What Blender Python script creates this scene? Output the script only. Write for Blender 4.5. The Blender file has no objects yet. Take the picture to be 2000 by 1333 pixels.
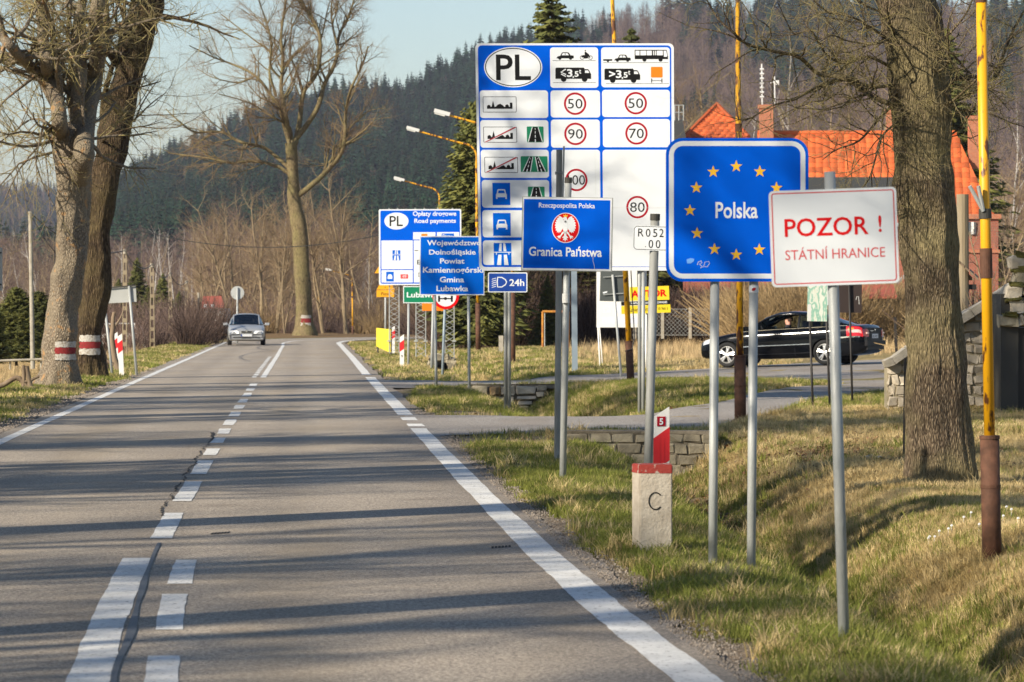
import bpy, bmesh, math, random
import numpy as np
from mathutils import Vector, Matrix
random.seed(7); RNG = np.random.default_rng(7)
R = math.radians
SC = bpy.context.scene
COL = SC.collection
# ---------------------------------------------------------------- camera, sky, sun, exposure
EYE = 1.75; FOC = 7500.0; HOR = 600.0          # eye height (m); focal length and horizon row in photo pixels
cd = bpy.data.cameras.new('camera'); cam = bpy.data.objects.new('camera', cd); COL.objects.link(cam)
cam.location = (0, 0, EYE); cam.rotation_euler = (R(90), 0, 0)
cd.sensor_width = 36; cd.lens = 36*FOC/2000; cd.shift_y = -(666.5-HOR)/2000
cd.clip_start = .5; cd.clip_end = 20000
cd.dof.use_dof = True; cd.dof.focus_distance = 42; cd.dof.aperture_fstop = 9
SC.camera = cam
SUN_AZ, SUN_EL = R(230), R(29)                   # clockwise from +Y: behind the camera, on the left
w = bpy.data.worlds.new('World'); SC.world = w; w.use_nodes = True
nt = w.node_tree; nt.nodes.clear()
sky = nt.nodes.new('ShaderNodeTexSky'); sky.sky_type = 'NISHITA'; sky.sun_disc = False
sky.sun_elevation = SUN_EL; sky.sun_rotation = SUN_AZ; sky.air_density = 1.0; sky.dust_density = .4; sky.ozone_density = 2.0
bg = nt.nodes.new('ShaderNodeBackground'); bg.inputs[1].default_value = .082
ow = nt.nodes.new('ShaderNodeOutputWorld')
nt.links.new(sky.outputs[0], bg.inputs[0]); nt.links.new(bg.outputs[0], ow.inputs[0])
sd_ = bpy.data.lights.new('sun', 'SUN'); sd_.energy = 4.6; sd_.angle = R(.7); sd_.color = (1, .895, .735)
sun = bpy.data.objects.new('sun', sd_); COL.objects.link(sun)
to_sun = Vector((math.sin(SUN_AZ)*math.cos(SUN_EL), math.cos(SUN_AZ)*math.cos(SUN_EL), math.sin(SUN_EL)))
sun.rotation_euler = to_sun.to_track_quat('Z', 'Y').to_euler(); sun.location = (-30, -30, 40)
SC.view_settings.view_transform = 'Standard'; SC.view_settings.look = 'None'
SC.view_settings.exposure = .74; SC.view_settings.gamma = 1; SC.view_settings.use_curve_mapping = False
SC.cycles.max_bounces = 6; SC.cycles.transparent_max_bounces = 16; SC.cycles.volume_bounces = 0
SC.cycles.use_denoising = True

# ---------------------------------------------------------------- helpers
def at(px, py, d):                              # photo pixel at distance d -> point in the world
    return Vector(((px-1000)*d/FOC, d, EYE-(py-HOR)*d/FOC))
ORG = {}
def tag(o, label=None, cat=None, group=None, kind=None):
    if label: o['label'] = label
    if cat: o['category'] = cat
    if group: o['group'] = group
    if kind: o['kind'] = kind
    return o
def thing(name, label, cat, loc=(0, 0, 0), rot=(0, 0, 0), group=None):
    o = bpy.data.objects.new(name, None); COL.objects.link(o); o.empty_display_size = .3
    o.location = loc; o.rotation_euler = rot; ORG[o.name] = Vector(loc)
    return tag(o, label, cat, group)
def mesh_obj(name, V, F, m, parent=None, smooth=False, org=None, local=False, label=None):
    """one mesh object; V in world coordinates (or the parent's own when local)"""
    V = np.asarray(V, float).reshape(-1, 3)
    if parent is not None:
        o0 = np.zeros(3) if local else np.array(ORG[parent.name])
    else:
        o0 = np.array(org if org is not None else (0, 0, 0), float)
    me = bpy.data.meshes.new(name)
    if isinstance(F, np.ndarray):
        n = F.shape[1]
        me.vertices.add(len(V)); me.vertices.foreach_set('co', (V-o0).astype(np.float32).ravel())
        me.loops.add(F.size); me.loops.foreach_set('vertex_index', F.astype(np.int32).ravel())
        me.polygons.add(len(F)); me.polygons.foreach_set('loop_start', np.arange(0, F.size, n, dtype=np.int32))
        me.update(calc_edges=True); me.validate()
    else:
        me.from_pydata((V-o0).tolist(), [], F); me.update()
    if smooth: me.polygons.foreach_set('use_smooth', np.ones(len(me.polygons), bool))
    if m: me.materials.append(m)
    o = bpy.data.objects.new(name, me); COL.objects.link(o)
    if parent is not None:
        o.parent = parent; ORG[o.name] = ORG[parent.name] if not local else Vector((0, 0, 0))
    else:
        o.location = o0; ORG[o.name] = Vector(o0)
    if label: o['label'] = label
    return o
def copy_tree(o, parent=None):
    c = o.copy(); COL.objects.link(c)
    if parent is not None: c.parent = parent
    for ch in list(o.children): copy_tree(ch, c)
    return c
class MB:
    """collects simple shapes into one mesh"""
    def __init__(s): s.V = []; s.F = []
    def add(s, V, F):
        n = len(s.V); s.V += [tuple(v) for v in V]; s.F += [tuple(i+n for i in f) for f in F]; return s
    def box(s, lo, hi, M=None):
        (a, b, c), (x, y, z) = lo, hi
        V = [(a,b,c),(x,b,c),(x,y,c),(a,y,c),(a,b,z),(x,b,z),(x,y,z),(a,y,z)]
        if M is not None: V = [tuple(M @ Vector(v)) for v in V]
        return s.add(V, [(0,3,2,1),(4,5,6,7),(0,1,5,4),(1,2,6,5),(2,3,7,6),(3,0,4,7)])
    def bar(s, p, q, r, n=8, r2=None, caps=True):
        p, q = Vector(p), Vector(q); r2 = r if r2 is None else r2
        d = (q-p).normalized(); u = d.orthogonal().normalized(); v = d.cross(u)
        V = []
        for c, rr in ((p, r), (q, r2)):
            for i in range(n):
                a = 2*math.pi*i/n; V.append(c+(u*math.cos(a)+v*math.sin(a))*rr)
        F = [(i, (i+1) % n, n+(i+1) % n, n+i) for i in range(n)]
        if caps: F += [tuple(range(n))[::-1], tuple(range(n, 2*n))]
        return s.add(V, F)
    def path(s, pts, rads, n=8):
        V, F = tube(pts, rads, n); return s.add(V.tolist(), F.tolist())
    def prism(s, poly, y0, y1, M=None):          # polygon in x,z extruded along y
        n = len(poly); V = [(x, y0, z) for x, z in poly]+[(x, y1, z) for x, z in poly]
        if M is not None: V = [tuple(M @ Vector(v)) for v in V]
        return s.add(V, [tuple(range(n)), tuple(range(2*n-1, n-1, -1))]+[(i, n+i, n+(i+1) % n, (i+1) % n) for i in range(n)])
    def build(s, name, m, parent=None, **k): return mesh_obj(name, s.V, s.F, m, parent, **k)
def tube(pts, rads, n=6, cap=True):
    P = np.asarray([tuple(p) for p in pts], float); rr = np.asarray(rads, float)
    T = np.gradient(P, axis=0); T /= np.linalg.norm(T, axis=1)[:, None]+1e-12
    ref = np.array([0, 0, 1.]) if abs(T[0, 2]) < .9 else np.array([1., 0, 0])
    u = np.cross(T[0], ref); u /= np.linalg.norm(u)
    U = np.empty_like(P)
    for i in range(len(P)):
        u = u-T[i]*np.dot(u, T[i]); u /= np.linalg.norm(u)+1e-12; U[i] = u
    W = np.cross(T, U)
    a = np.arange(n)*2*np.pi/n
    V = (P[:, None]+(U[:, None]*np.cos(a)[None, :, None]+W[:, None]*np.sin(a)[None, :, None])*rr[:, None, None]).reshape(-1, 3)
    k = len(P); i = np.arange(k-1)[:, None]*n; j = np.arange(n)[None]; j2 = (j+1) % n
    F = np.stack([i+j, i+j2, i+n+j2, i+n+j], -1).reshape(-1, 4)
    return V, F
def vnoise(P, scale, seed=0):
    """cheap smooth value noise, vectorised"""
    P = np.asarray(P, float)/scale; I = np.floor(P).astype(np.int64); f = P-I; f = f*f*(3-2*f)
    def h(ix):
        n = np.zeros(ix.shape[:-1], np.int64)+seed*1013
        for k, q in enumerate((374761393, 668265263, 2147483647 % 1274126177)): 
            if k < ix.shape[-1]: n = n+ix[..., k]*q
        n = (n ^ (n >> 13))*1274126177; n = n ^ (n >> 16)
        return (n & 0xffff)/65535.
    D = P.shape[-1]; r = 0
    for c in range(2**D):
        off = np.array([(c >> k) & 1 for k in range(D)]); wgt = 1
        for k in range(D): wgt = wgt*(f[..., k] if off[k] else 1-f[..., k])
        r = r+wgt*h(I+off)
    return r*2-1
def sstep(a, b, x): t = np.clip((np.asarray(x, float)-a)/(b-a), 0, 1); return t*t*(3-2*t)

# ---------------------------------------------------------------- materials
def mat(name, col, rough=.7, metal=0, spec=.5, noise=None, col2=None, nscale=8, bump=0, bscale=40, coat=0, stretch=None, rand=0, detail=5, contrast=(.35, .65), emit=None, coords='Object', alpha=None, trans=0):
    m = bpy.data.materials.new(name); m.use_nodes = True; N = m.node_tree.nodes; L = m.node_tree.links
    b = N['Principled BSDF']; b.inputs['Base Color'].default_value = (*col, 1); b.inputs['Roughness'].default_value = rough
    b.inputs['Metallic'].default_value = metal; b.inputs['Specular IOR Level'].default_value = spec
    if coat: b.inputs['Coat Weight'].default_value = coat; b.inputs['Coat Roughness'].default_value = .05
    if emit: b.inputs['Emission Color'].default_value = (*emit[0], 1); b.inputs['Emission Strength'].default_value = emit[1]
    if trans: b.inputs['Transmission Weight'].default_value = trans
    if alpha is not None: b.inputs['Alpha'].default_value = alpha
    tc = N.new('ShaderNodeTexCoord'); mp = N.new('ShaderNodeMapping'); L.new(tc.outputs[coords], mp.inputs[0])
    if stretch: mp.inputs['Scale'].default_value = stretch
    src = None
    if col2 is not None:
        t = N.new('ShaderNodeTexNoise'); t.inputs['Scale'].default_value = nscale; t.inputs['Detail'].default_value = detail; L.new(mp.outputs[0], t.inputs[0])
        r = N.new('ShaderNodeValToRGB'); r.color_ramp.elements[0].position = contrast[0]; r.color_ramp.elements[1].position = contrast[1]
        r.color_ramp.elements[0].color = (*col, 1); r.color_ramp.elements[1].color = (*col2, 1)
        L.new(t.outputs[0], r.inputs[0]); src = r.outputs[0]
    if rand:
        oi = N.new('ShaderNodeObjectInfo'); mr = N.new('ShaderNodeMapRange'); mr.inputs[3].default_value = 1-rand; mr.inputs[4].default_value = 1+rand
        L.new(oi.outputs['Random'], mr.inputs[0])
        mx = N.new('ShaderNodeVectorMath'); mx.operation = 'SCALE'
        if src is not None: L.new(src, mx.inputs[0])
        else: mx.inputs[0].default_value = col
        L.new(mr.outputs[0], mx.inputs['Scale']); src = mx.outputs[0]
    if src is not None: L.new(src, b.inputs['Base Color'])
    if bump:
        t2 = N.new('ShaderNodeTexNoise'); t2.inputs['Scale'].default_value = bscale; t2.inputs['Detail'].default_value = 6; L.new(mp.outputs[0], t2.inputs[0])
        bp = N.new('ShaderNodeBump'); bp.inputs['Strength'].default_value = bump; bp.inputs['Distance'].default_value = .02
        L.new(t2.outputs[0], bp.inputs['Height']); L.new(bp.outputs[0], b.inputs['Normal'])
    return m
def node(N, t, **k):
    n = N.new(t)
    for a, v in k.items(): setattr(n, a, v)
    return n
M = {}; HAZE = .000105
M['blue'] = mat('sign_blue', (.0, .092, .60), .5, spec=.05, col2=(.0, .10, .64), nscale=3)
M['blue2'] = mat('sign_blue_worn', (.0, .11, .58), .5, spec=.05, col2=(.0, .12, .62), nscale=2)
M['blue_dark'] = mat('sign_blue_deep', (.005, .05, .30), .4, col2=(.008, .06, .36), nscale=3)
M['white'] = mat('sign_white', (.69, .72, .74), .5, col2=(.73, .76, .78), nscale=1.5)
M['white_dirty'] = mat('sign_white_grey', (.55, .55, .52), .5, col2=(.68, .68, .65), nscale=2)
M['red'] = mat('sign_red', (.62, .002, .004), .5, spec=.2)
M['red_pale'] = mat('sign_red_pale', (.60, .07, .075), .5)
M['crimson'] = mat('print_crimson', (.36, .002, .016), .5, spec=.2)
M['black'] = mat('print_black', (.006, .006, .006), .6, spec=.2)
M['green_sign'] = mat('sign_green', (.0, .20, .09), .4)
M['orange'] = mat('print_orange', (.75, .20, .0), .5)
M['yellow_sign'] = mat('sign_yellow', (.80, .60, .02), .4)
M['yellow_dog'] = mat('sign_amber', (.82, .38, .01), .4)
M['star'] = mat('star_yellow', (.90, .50, .02), .4)
M['grey_back'] = mat('sign_back_grey', (.42, .43, .41), .5, metal=.3, col2=(.5, .51, .49), nscale=2)
M['dark_back'] = mat('sign_back_dark', (.055, .065, .065), .6, col2=(.075, .085, .08), nscale=3)
M['galv'] = mat('galvanised_steel', (.32, .335, .325), .5, metal=.15, col2=(.43, .445, .43), nscale=9, bump=.15, bscale=60, stretch=(1, 1, .25))
M['galv_worn'] = mat('galvanised_steel_worn', (.24, .24, .22), .6, metal=.1, col2=(.37, .38, .36), nscale=7, bump=.2, bscale=50, stretch=(1, 1, .3))
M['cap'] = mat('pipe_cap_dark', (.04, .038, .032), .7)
M['steel_blue'] = mat('painted_steel_blue_grey', (.25, .31, .36), .5, metal=.1)
M['alu'] = mat('aluminium_edge', (.35, .35, .32), .5, metal=.6)
M['concrete'] = mat('concrete_post', (.42, .38, .31), .9, col2=(.30, .27, .21), nscale=6, bump=.4, bscale=30)
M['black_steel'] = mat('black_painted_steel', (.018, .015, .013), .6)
M['wood_pole'] = mat('weathered_wood_pole', (.26, .20, .12), .9, col2=(.30, .25, .17), nscale=6, stretch=(1, 1, .1), bump=.3)
M['wood_old'] = mat('grey_brown_wood', (.16, .11, .07), .9, col2=(.27, .20, .13), nscale=7, stretch=(1, 1, .15), bump=.4)
M['white_paint'] = mat('white_paint', (.78, .77, .73), .6)
M['red_paint'] = mat('red_paint', (.62, .015, .02), .5)
M['wire'] = mat('cable_black', (.03, .03, .03), .6)
M['lamp_head'] = mat('lamp_housing', (.62, .62, .60), .4)

def bark(name, c1, c2, c3, sc=(9, 9, 1.6), strength=.8, dist=.03, lichen=None, lich_pos=.58):
    m = bpy.data.materials.new(name); m.use_nodes = True; N = m.node_tree.nodes; L = m.node_tree.links; b = N['Principled BSDF']
    b.inputs['Roughness'].default_value = .95; b.inputs['Specular IOR Level'].default_value = .2
    tc = N.new('ShaderNodeTexCoord'); mp = N.new('ShaderNodeMapping'); mp.inputs['Scale'].default_value = sc; L.new(tc.outputs['Object'], mp.inputs[0])
    wn = node(N, 'ShaderNodeTexNoise'); wn.inputs['Scale'].default_value = 1.5; L.new(mp.outputs[0], wn.inputs[0])
    ad = node(N, 'ShaderNodeMixRGB', blend_type='ADD'); ad.inputs[0].default_value = .6; L.new(mp.outputs[0], ad.inputs[1]); L.new(wn.outputs['Color'], ad.inputs[2])
    vo = node(N, 'ShaderNodeTexVoronoi', feature='DISTANCE_TO_EDGE'); vo.inputs['Scale'].default_value = 2.2; L.new(ad.outputs[0], vo.inputs[0])
    n1 = node(N, 'ShaderNodeTexNoise'); n1.inputs['Scale'].default_value = 4; n1.inputs['Detail'].default_value = 8; L.new(mp.outputs[0], n1.inputs[0])
    n2 = node(N, 'ShaderNodeTexNoise'); n2.inputs['Scale'].default_value = 1.3; n2.inputs['Detail'].default_value = 4; L.new(tc.outputs['Object'], n2.inputs[0])
    rp = N.new('ShaderNodeValToRGB'); e = rp.color_ramp.elements; e[0].position = 0; e[0].color = (*c1, 1); e[1].position = .28; e[1].color = (*c2, 1)
    L.new(vo.outputs[0], rp.inputs[0])
    mx = node(N, 'ShaderNodeMixRGB', blend_type='MIX'); mx.inputs[2].default_value = (*c3, 1)
    r2 = N.new('ShaderNodeValToRGB'); r2.color_ramp.elements[0].position = .42; r2.color_ramp.elements[1].position = .62; L.new(n2.outputs[0], r2.inputs[0])
    L.new(r2.outputs[0], mx.inputs[0]); L.new(rp.outputs[0], mx.inputs[1]); cur = mx.outputs[0]
    ml = node(N, 'ShaderNodeMixRGB', blend_type='MULTIPLY'); ml.inputs[0].default_value = .55; L.new(cur, ml.inputs[1]); L.new(n1.outputs[0], ml.inputs[2])
    r3 = N.new('ShaderNodeValToRGB'); r3.color_ramp.elements[0].position = .3; r3.color_ramp.elements[1].position = .55; L.new(n1.outputs[0], r3.inputs[0]); L.new(r3.outputs[0], ml.inputs[2])
    cur = ml.outputs[0]
    if lichen:
        n3 = node(N, 'ShaderNodeTexNoise'); n3.inputs['Scale'].default_value = 5; n3.inputs['Detail'].default_value = 6; L.new(tc.outputs['Object'], n3.inputs[0])
        r4 = N.new('ShaderNodeValToRGB'); r4.color_ramp.elements[0].position = lich_pos; r4.color_ramp.elements[1].position = lich_pos+.06; L.new(n3.outputs[0], r4.inputs[0])
        m3 = node(N, 'ShaderNodeMixRGB'); m3.inputs[2].default_value = (*lichen, 1); L.new(r4.outputs[0], m3.inputs[0]); L.new(cur, m3.inputs[1]); cur = m3.outputs[0]
    L.new(cur, b.inputs['Base Color'])
    hm = node(N, 'ShaderNodeMath', operation='MULTIPLY_ADD'); hm.inputs[1].default_value = 2.2; L.new(vo.outputs[0], hm.inputs[0]); L.new(n1.outputs[0], hm.inputs[2])
    bp = N.new('ShaderNodeBump'); bp.inputs['Strength'].default_value = strength; bp.inputs['Distance'].default_value = dist; L.new(hm.outputs[0], bp.inputs['Height']); L.new(bp.outputs[0], b.inputs['Normal'])
    return m
M['bark_right'] = bark('bark_oak_brown', (.075, .052, .034), (.34, .26, .17), (.28, .23, .12), (20, 20, 4.2), 1.0, .022)
M['bark_light'] = bark('bark_pale_flaking', (.15, .115, .08), (.42, .35, .26), (.30, .245, .17), (12, 12, 5), .8, .03, (.42, .25, .12), .60)
M['bark_dark'] = bark('bark_dark_ridged', (.03, .02, .013), (.15, .105, .06), (.115, .085, .042), (12, 12, 1.8), 1.0, .03)
M['bark_centre'] = bark('bark_olive_smooth', (.16, .12, .065), (.25, .195, .10), (.20, .165, .075), (4, 4, 1.5), .4, .02)
M['bark_far'] = mat('bark_far', (.20, .15, .09), .95, col2=(.28, .21, .12), nscale=3, rand=.15)
M['twig_purple'] = mat('twigs_purple_brown', (.15, .10, .08), .95, rand=.25)
M['twig_tan'] = mat('twigs_tan', (.24, .165, .09), .95, rand=.2)
M['twig_near'] = mat('twigs_near', (.24, .185, .105), .95, col2=(.33, .28, .10), nscale=5)
M['birch'] = mat('birch_bark', (.44, .41, .37), .8, col2=(.10, .08, .06), nscale=4, stretch=(1, 1, 2), contrast=(.58, .66))
M['spruce'] = mat('spruce_needles', (.065, .08, .018), .9, rand=.2, col2=(.18, .175, .035), nscale=1.2)
M['spruce_far'] = mat('spruce_needles_far', (.018, .040, .022), .95, rand=.6, spec=.1)

# lamp post paint: yellow with rust; rust spots everywhere
def yellow_rust(name, thr):
    m = bpy.data.materials.new(name); m.use_nodes = True; N = m.node_tree.nodes; L = m.node_tree.links; b = N['Principled BSDF']
    tc = N.new('ShaderNodeTexCoord'); mp = N.new('ShaderNodeMapping'); mp.inputs['Scale'].default_value = (1, 1, .35); L.new(tc.outputs['Object'], mp.inputs[0])
    n = N.new('ShaderNodeTexNoise'); n.inputs['Scale'].default_value = 14; n.inputs['Detail'].default_value = 7; L.new(mp.outputs[0], n.inputs[0])
    r = N.new('ShaderNodeValToRGB'); r.color_ramp.elements[0].position = thr; r.color_ramp.elements[1].position = thr+.05
    r.color_ramp.elements[0].color = (.75, .37, .008, 1); r.color_ramp.elements[1].color = (.12, .045, .018, 1)
    L.new(n.outputs[0], r.inputs[0]); L.new(r.outputs[0], b.inputs['Base Color']); b.inputs['Roughness'].default_value = .45
    bp = N.new('ShaderNodeBump'); bp.inputs['Strength'].default_value = .2; bp.inputs['Distance'].default_value = .01; L.new(n.outputs[0], bp.inputs['Height']); L.new(bp.outputs[0], b.inputs['Normal'])
    return m
M['yellow_pole'] = yellow_rust('yellow_paint_rusting', .60)
M['yellow_pole_worse'] = yellow_rust('yellow_paint_half_rusted', .49)
M['rust'] = mat('rusty_brown_steel', (.075, .032, .016), .8, col2=(.15, .065, .035), nscale=9, bump=.2, contrast=(.4, .7))
M['rust_orange'] = mat('rusty_orange_steel', (.35, .12, .025), .8, col2=(.55, .25, .03), nscale=9)

# ---------------------------------------------------------------- the road's plan
def catmull(P, n=12):
    P = [np.array(p, float) for p in P]; P = [2*P[0]-P[1]]+P+[2*P[-1]-P[-2]]; out = []
    for i in range(1, len(P)-2):
        for t in np.linspace(0, 1, n, endpoint=False):
            a, b, c, d = P[i-1:i+3]
            out.append(.5*(2*b+(c-a)*t+(2*a-5*b+4*c-d)*t*t+(3*b-a-3*c+d)*t**3))
    return np.array(out+[P[-2]])
def lin(x0, x1, n): return np.linspace(x0, x1, n)
CD = [(3.0, -40), (1.35, -20), (-.35, 0), (-1.2, 10), (-1.975, 18.75), (-2.68, 29.2), (-4.1, 54.7), (-5.95, 88.7), (-8.3, 133), (-10.55, 175), (-11.25, 190), (-10.9, 203), (-8.2, 215), (-3, 224), (6, 231), (20, 238), (45, 246), (90, 255)]
CL = catmull(CD, 14)
TN = np.gradient(CL, axis=0); TN /= np.linalg.norm(TN, axis=1)[:, None]
NR = np.stack([TN[:, 1], -TN[:, 0]], 1)          # to the right of the road
HW = 2.85
def cline(y): return np.interp(y, CL[:, 1], CL[:, 0])
def lateral(X, Y):
    """signed distance to the road's centre line, right positive"""
    X = np.asarray(X, float); Y = np.asarray(Y, float); best = np.full(X.shape, 1e9); sg = np.zeros(X.shape)
    for i in range(len(CL)-1):
        a, b = CL[i], CL[i+1]; e = b-a; t = np.clip(((X-a[0])*e[0]+(Y-a[1])*e[1])/(e@e), 0, 1)
        dx = X-a[0]-t*e[0]; dy = Y-a[1]-t*e[1]; d2 = dx*dx+dy*dy
        s = dx*e[1]-dy*e[0]; k = d2 < best; best = np.where(k, d2, best); sg = np.where(k, np.sign(s), sg)
    return np.sqrt(best)*sg
def ditch_s(Y): return np.interp(Y, [15, 25, 30, 37, 48, 52, 83, 125], [5.2, 5.27, 5.45, 5.55, 5.95, 5.85, 5.65, 5.5])
DR1 = (52.6, 61.6); DR2 = (83.2, 88.4)
def ground(X, Y, s=None, rough=True):
    X = np.asarray(X, float); Y = np.asarray(Y, float)
    if s is None: s = lateral(X, Y)
    z = np.full(X.shape, -.035)
    # right side
    D = np.interp(Y, [0, 40, 52.3, DR1[0], DR1[1], DR1[1]+.6, 82.6, DR2[0], DR2[1], DR2[1]+.7, 110, 140, 170, 180], [.84, .84, .66, 0, 0, .46, .5, 0, 0, .35, .35, .33, .2, 0])
    sd = ditch_s(Y); wl = np.where(s < sd, .70, .85)
    zb = np.interp(Y, [0, 30, 40, 46, 55, 62, 100, 130, 200], [-.25, -.22, -.22, -.14, 0, .02, .05, .05, -.02])
    rise = np.clip(X-2.2, 0, 9)*.032*sstep(45, 70, Y)*(1-sstep(150, 210, Y))
    bank = (zb+rise)*sstep(0, 1.3, s-sd)+.07*np.exp(-((s-sd-1.7)/.8)**2)*(Y < 45)
    zr = -.02+bank-D*np.exp(-((s-sd)/wl)**2)
    isl = .24*np.exp(-((X-3.2)/2.6)**2-((Y-74)/6.2)**2)
    zr = zr+isl*sstep(0, 1, s-sd+.3)
    hump = .22*np.exp(-((X-.9)/2.6)**2-((Y-132)/22)**2)       # grass rise in front of the thicket
    zr = zr+hump
    # left side
    zl = np.interp(-s, [3.3, 4.2, 5.0, 6.5, 9, 14, 30], [-.02, .02, .0, -.35, -.62, -.7, -.7])
    zl = zl*(1-sstep(170, 230, Y)*.9)
    z = np.where(s > 3.25, zr, z); z = np.where(s < -3.25, zl, z)
    if rough:
        a = sstep(3.3, 3.8, np.abs(s))
        P = np.stack([X, Y], -1)
        z = z+a*(.022*vnoise(P, 1.1, 1)+.012*vnoise(P, .4, 2))+sstep(9, 30, np.abs(s))*.15*vnoise(P, 14, 3)
    z = np.where(np.abs(s) < 3.2, -.04, z)
    return z
def gz(x, y): return float(ground(np.array([x]), np.array([y]))[0])
# ================================================================ GROUND
def ground_material():
    m = bpy.data.materials.new('ground_soil_grass'); m.use_nodes = True; N = m.node_tree.nodes; L = m.node_tree.links; b = N['Principled BSDF']
    b.inputs['Roughness'].default_value = .95; b.inputs['Specular IOR Level'].default_value = .1
    tc = N.new('ShaderNodeTexCoord'); at_ = N.new('ShaderNodeAttribute'); at_.attribute_name = 'cover'
    sp = N.new('ShaderNodeSeparateColor'); L.new(at_.outputs['Color'], sp.inputs[0])
    def noise(s, d=6):
        n = N.new('ShaderNodeTexNoise'); n.inputs['Scale'].default_value = s; n.inputs['Detail'].default_value = d; L.new(tc.outputs['Object'], n.inputs[0]); return n.outputs[0]
    def ramp(f, p0, c0, p1, c1):
        r = N.new('ShaderNodeValToRGB'); r.color_ramp.elements[0].position = p0; r.color_ramp.elements[1].position = p1
        r.color_ramp.elements[0].color = (*c0, 1); r.color_ramp.elements[1].color = (*c1, 1); L.new(f, r.inputs[0]); return r.outputs[0]
    def mix(f, a, c):
        x = N.new('ShaderNodeMixRGB'); L.new(f, x.inputs[0]); L.new(a, x.inputs[1]); L.new(c, x.inputs[2]); return x.outputs[0]
    n1, n2, n3 = noise(1.4), noise(9), noise(45, 8)
    green = ramp(n2, .35, (.075, .075, .02), .65, (.18, .18, .05)); dry = ramp(n2, .35, (.22, .16, .07), .65, (.46, .35, .17))
    soil = ramp(n3, .35, (.13, .095, .065), .65, (.38, .30, .22)); leaf = ramp(n3, .4, (.085, .045, .022), .62, (.30, .19, .10))
    c = mix(sp.outputs[0], green, dry); c = mix(sp.outputs[2], c, leaf); c = mix(sp.outputs[1], c, soil)
    L.new(c, b.inputs['Base Color'])
    ml = node(N, 'ShaderNodeMath', operation='ADD'); L.new(n3, ml.inputs[0]); L.new(n2, ml.inputs[1])
    bp = N.new('ShaderNodeBump'); bp.inputs['Strength'].default_value = .8; bp.inputs['Distance'].default_value = .04; L.new(ml.outputs[0], bp.inputs['Height']); L.new(bp.outputs[0], b.inputs['Normal'])
    return m
M['ground'] = ground_material()
def dryness(X, Y, s):
    P = np.stack([X, Y], -1)
    n = vnoise(P, 2.2, 5)*.28+vnoise(P, .5, 6)*.28
    d = np.where(s > 0, .30+.55*sstep(.2, 1.2, s-ditch_s(Y)), .35)
    d = np.where((s > 0) & (Y < 40), .30+.62*sstep(.2, .8, s-ditch_s(Y)), d)
    d = np.where((s > 0) & (Y > 88) & (Y < 200), .42+.45*sstep(2.5, 5, X), d)
    d = np.where((s > 0) & (Y > 62) & (Y < 84) & (s > ditch_s(Y)), .42, d)
    d = np.where(s < -6.3, .95, d)
    return np.clip(d+n, 0, 1)
def soilness(X, Y, s):
    P = np.stack([X, Y], -1); n = vnoise(P, .8, 9)*.25+vnoise(P, 2.5, 10)*.25
    a = np.abs(s); k = 1-sstep(3.05, 3.5, a+n*.9)
    # worn gravel by the drive mouths
    k = np.maximum(k, (s > 0)*(1-sstep(4.6, 5.4, s+n))*np.exp(-((Y-51)/2.0)**2)*.9)
    k = np.maximum(k, (s > 0)*(1-sstep(4.6, 5.4, s+n))*np.exp(-((Y-63.5)/2.2)**2)*.8)
    k = np.maximum(k, (s > 0)*np.exp(-((s-ditch_s(Y))/.28)**2)*.75)
    return np.clip(k, 0, 1)
def leafness(X, Y, s):
    P = np.stack([X, Y], -1); n = vnoise(P, 1.0, 12)
    k = np.exp(-((X-4.6)/2.4)**2-((Y-50)/6)**2)*(.75+.5*n)
    k = np.maximum(k, .8*sstep(200, 232, Y)); k = np.maximum(k, 1.1*np.exp(-((s-ditch_s(Y))/.26)**2)*(Y < 51)*(s > 0))
    k = np.maximum(k, .8*np.exp(-((X-6.2)/1.5)**2-((Y-36)/9)**2)*np.clip(n, 0, 1))
    k = np.maximum(k, np.exp(-((Y-64)/1.5)**2)*(s > 5)*(X < 4.5)*.5)
    k = np.maximum(k, (s < -3.2)*.35*(n > .1)*(s > -5.5))
    return np.clip(k, 0, 1)
ys = np.concatenate([[-400, -150, -60], lin(-40, 14, 28), np.arange(14.2, 46, .22), np.arange(46, 92, .3), np.arange(92.5, 150, 1.0), np.arange(151, 270, 2.0), np.arange(275, 420, 12), np.geomspace(430, 9000, 16)])
xs = np.concatenate([-np.geomspace(40, 6000, 16)[::-1], np.arange(-38, -14, 1.5), np.arange(-13.2, -1.5, .3), np.arange(-1.4, 10.5, .16), np.arange(11, 38, 1.5), np.geomspace(40, 6000, 16)])
GX, GY = np.meshgrid(xs, ys); GS = lateral(GX, GY); GZ = ground(GX, GY, GS)
far = sstep(330, 520, GY); GZ = GZ*(1-far)+far*(-1.5)
V = np.stack([GX, GY, GZ], -1).reshape(-1, 3); nx = len(xs); ny = len(ys)
i = np.arange(ny-1)[:, None]*nx+np.arange(nx-1)[None]; F = np.stack([i, i+1, i+nx+1, i+nx], -1).reshape(-1, 4)
grd = mesh_obj('ground', V, F, M['ground'], smooth=True); tag(grd, kind='structure')
ca = grd.data.color_attributes.new('cover', 'FLOAT_COLOR', 'POINT')
cc = np.stack([dryness(GX, GY, GS), soilness(GX, GY, GS), leafness(GX, GY, GS), np.ones_like(GX)], -1).reshape(-1)
ca.data.foreach_set('color', cc.astype(np.float32))

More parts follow.
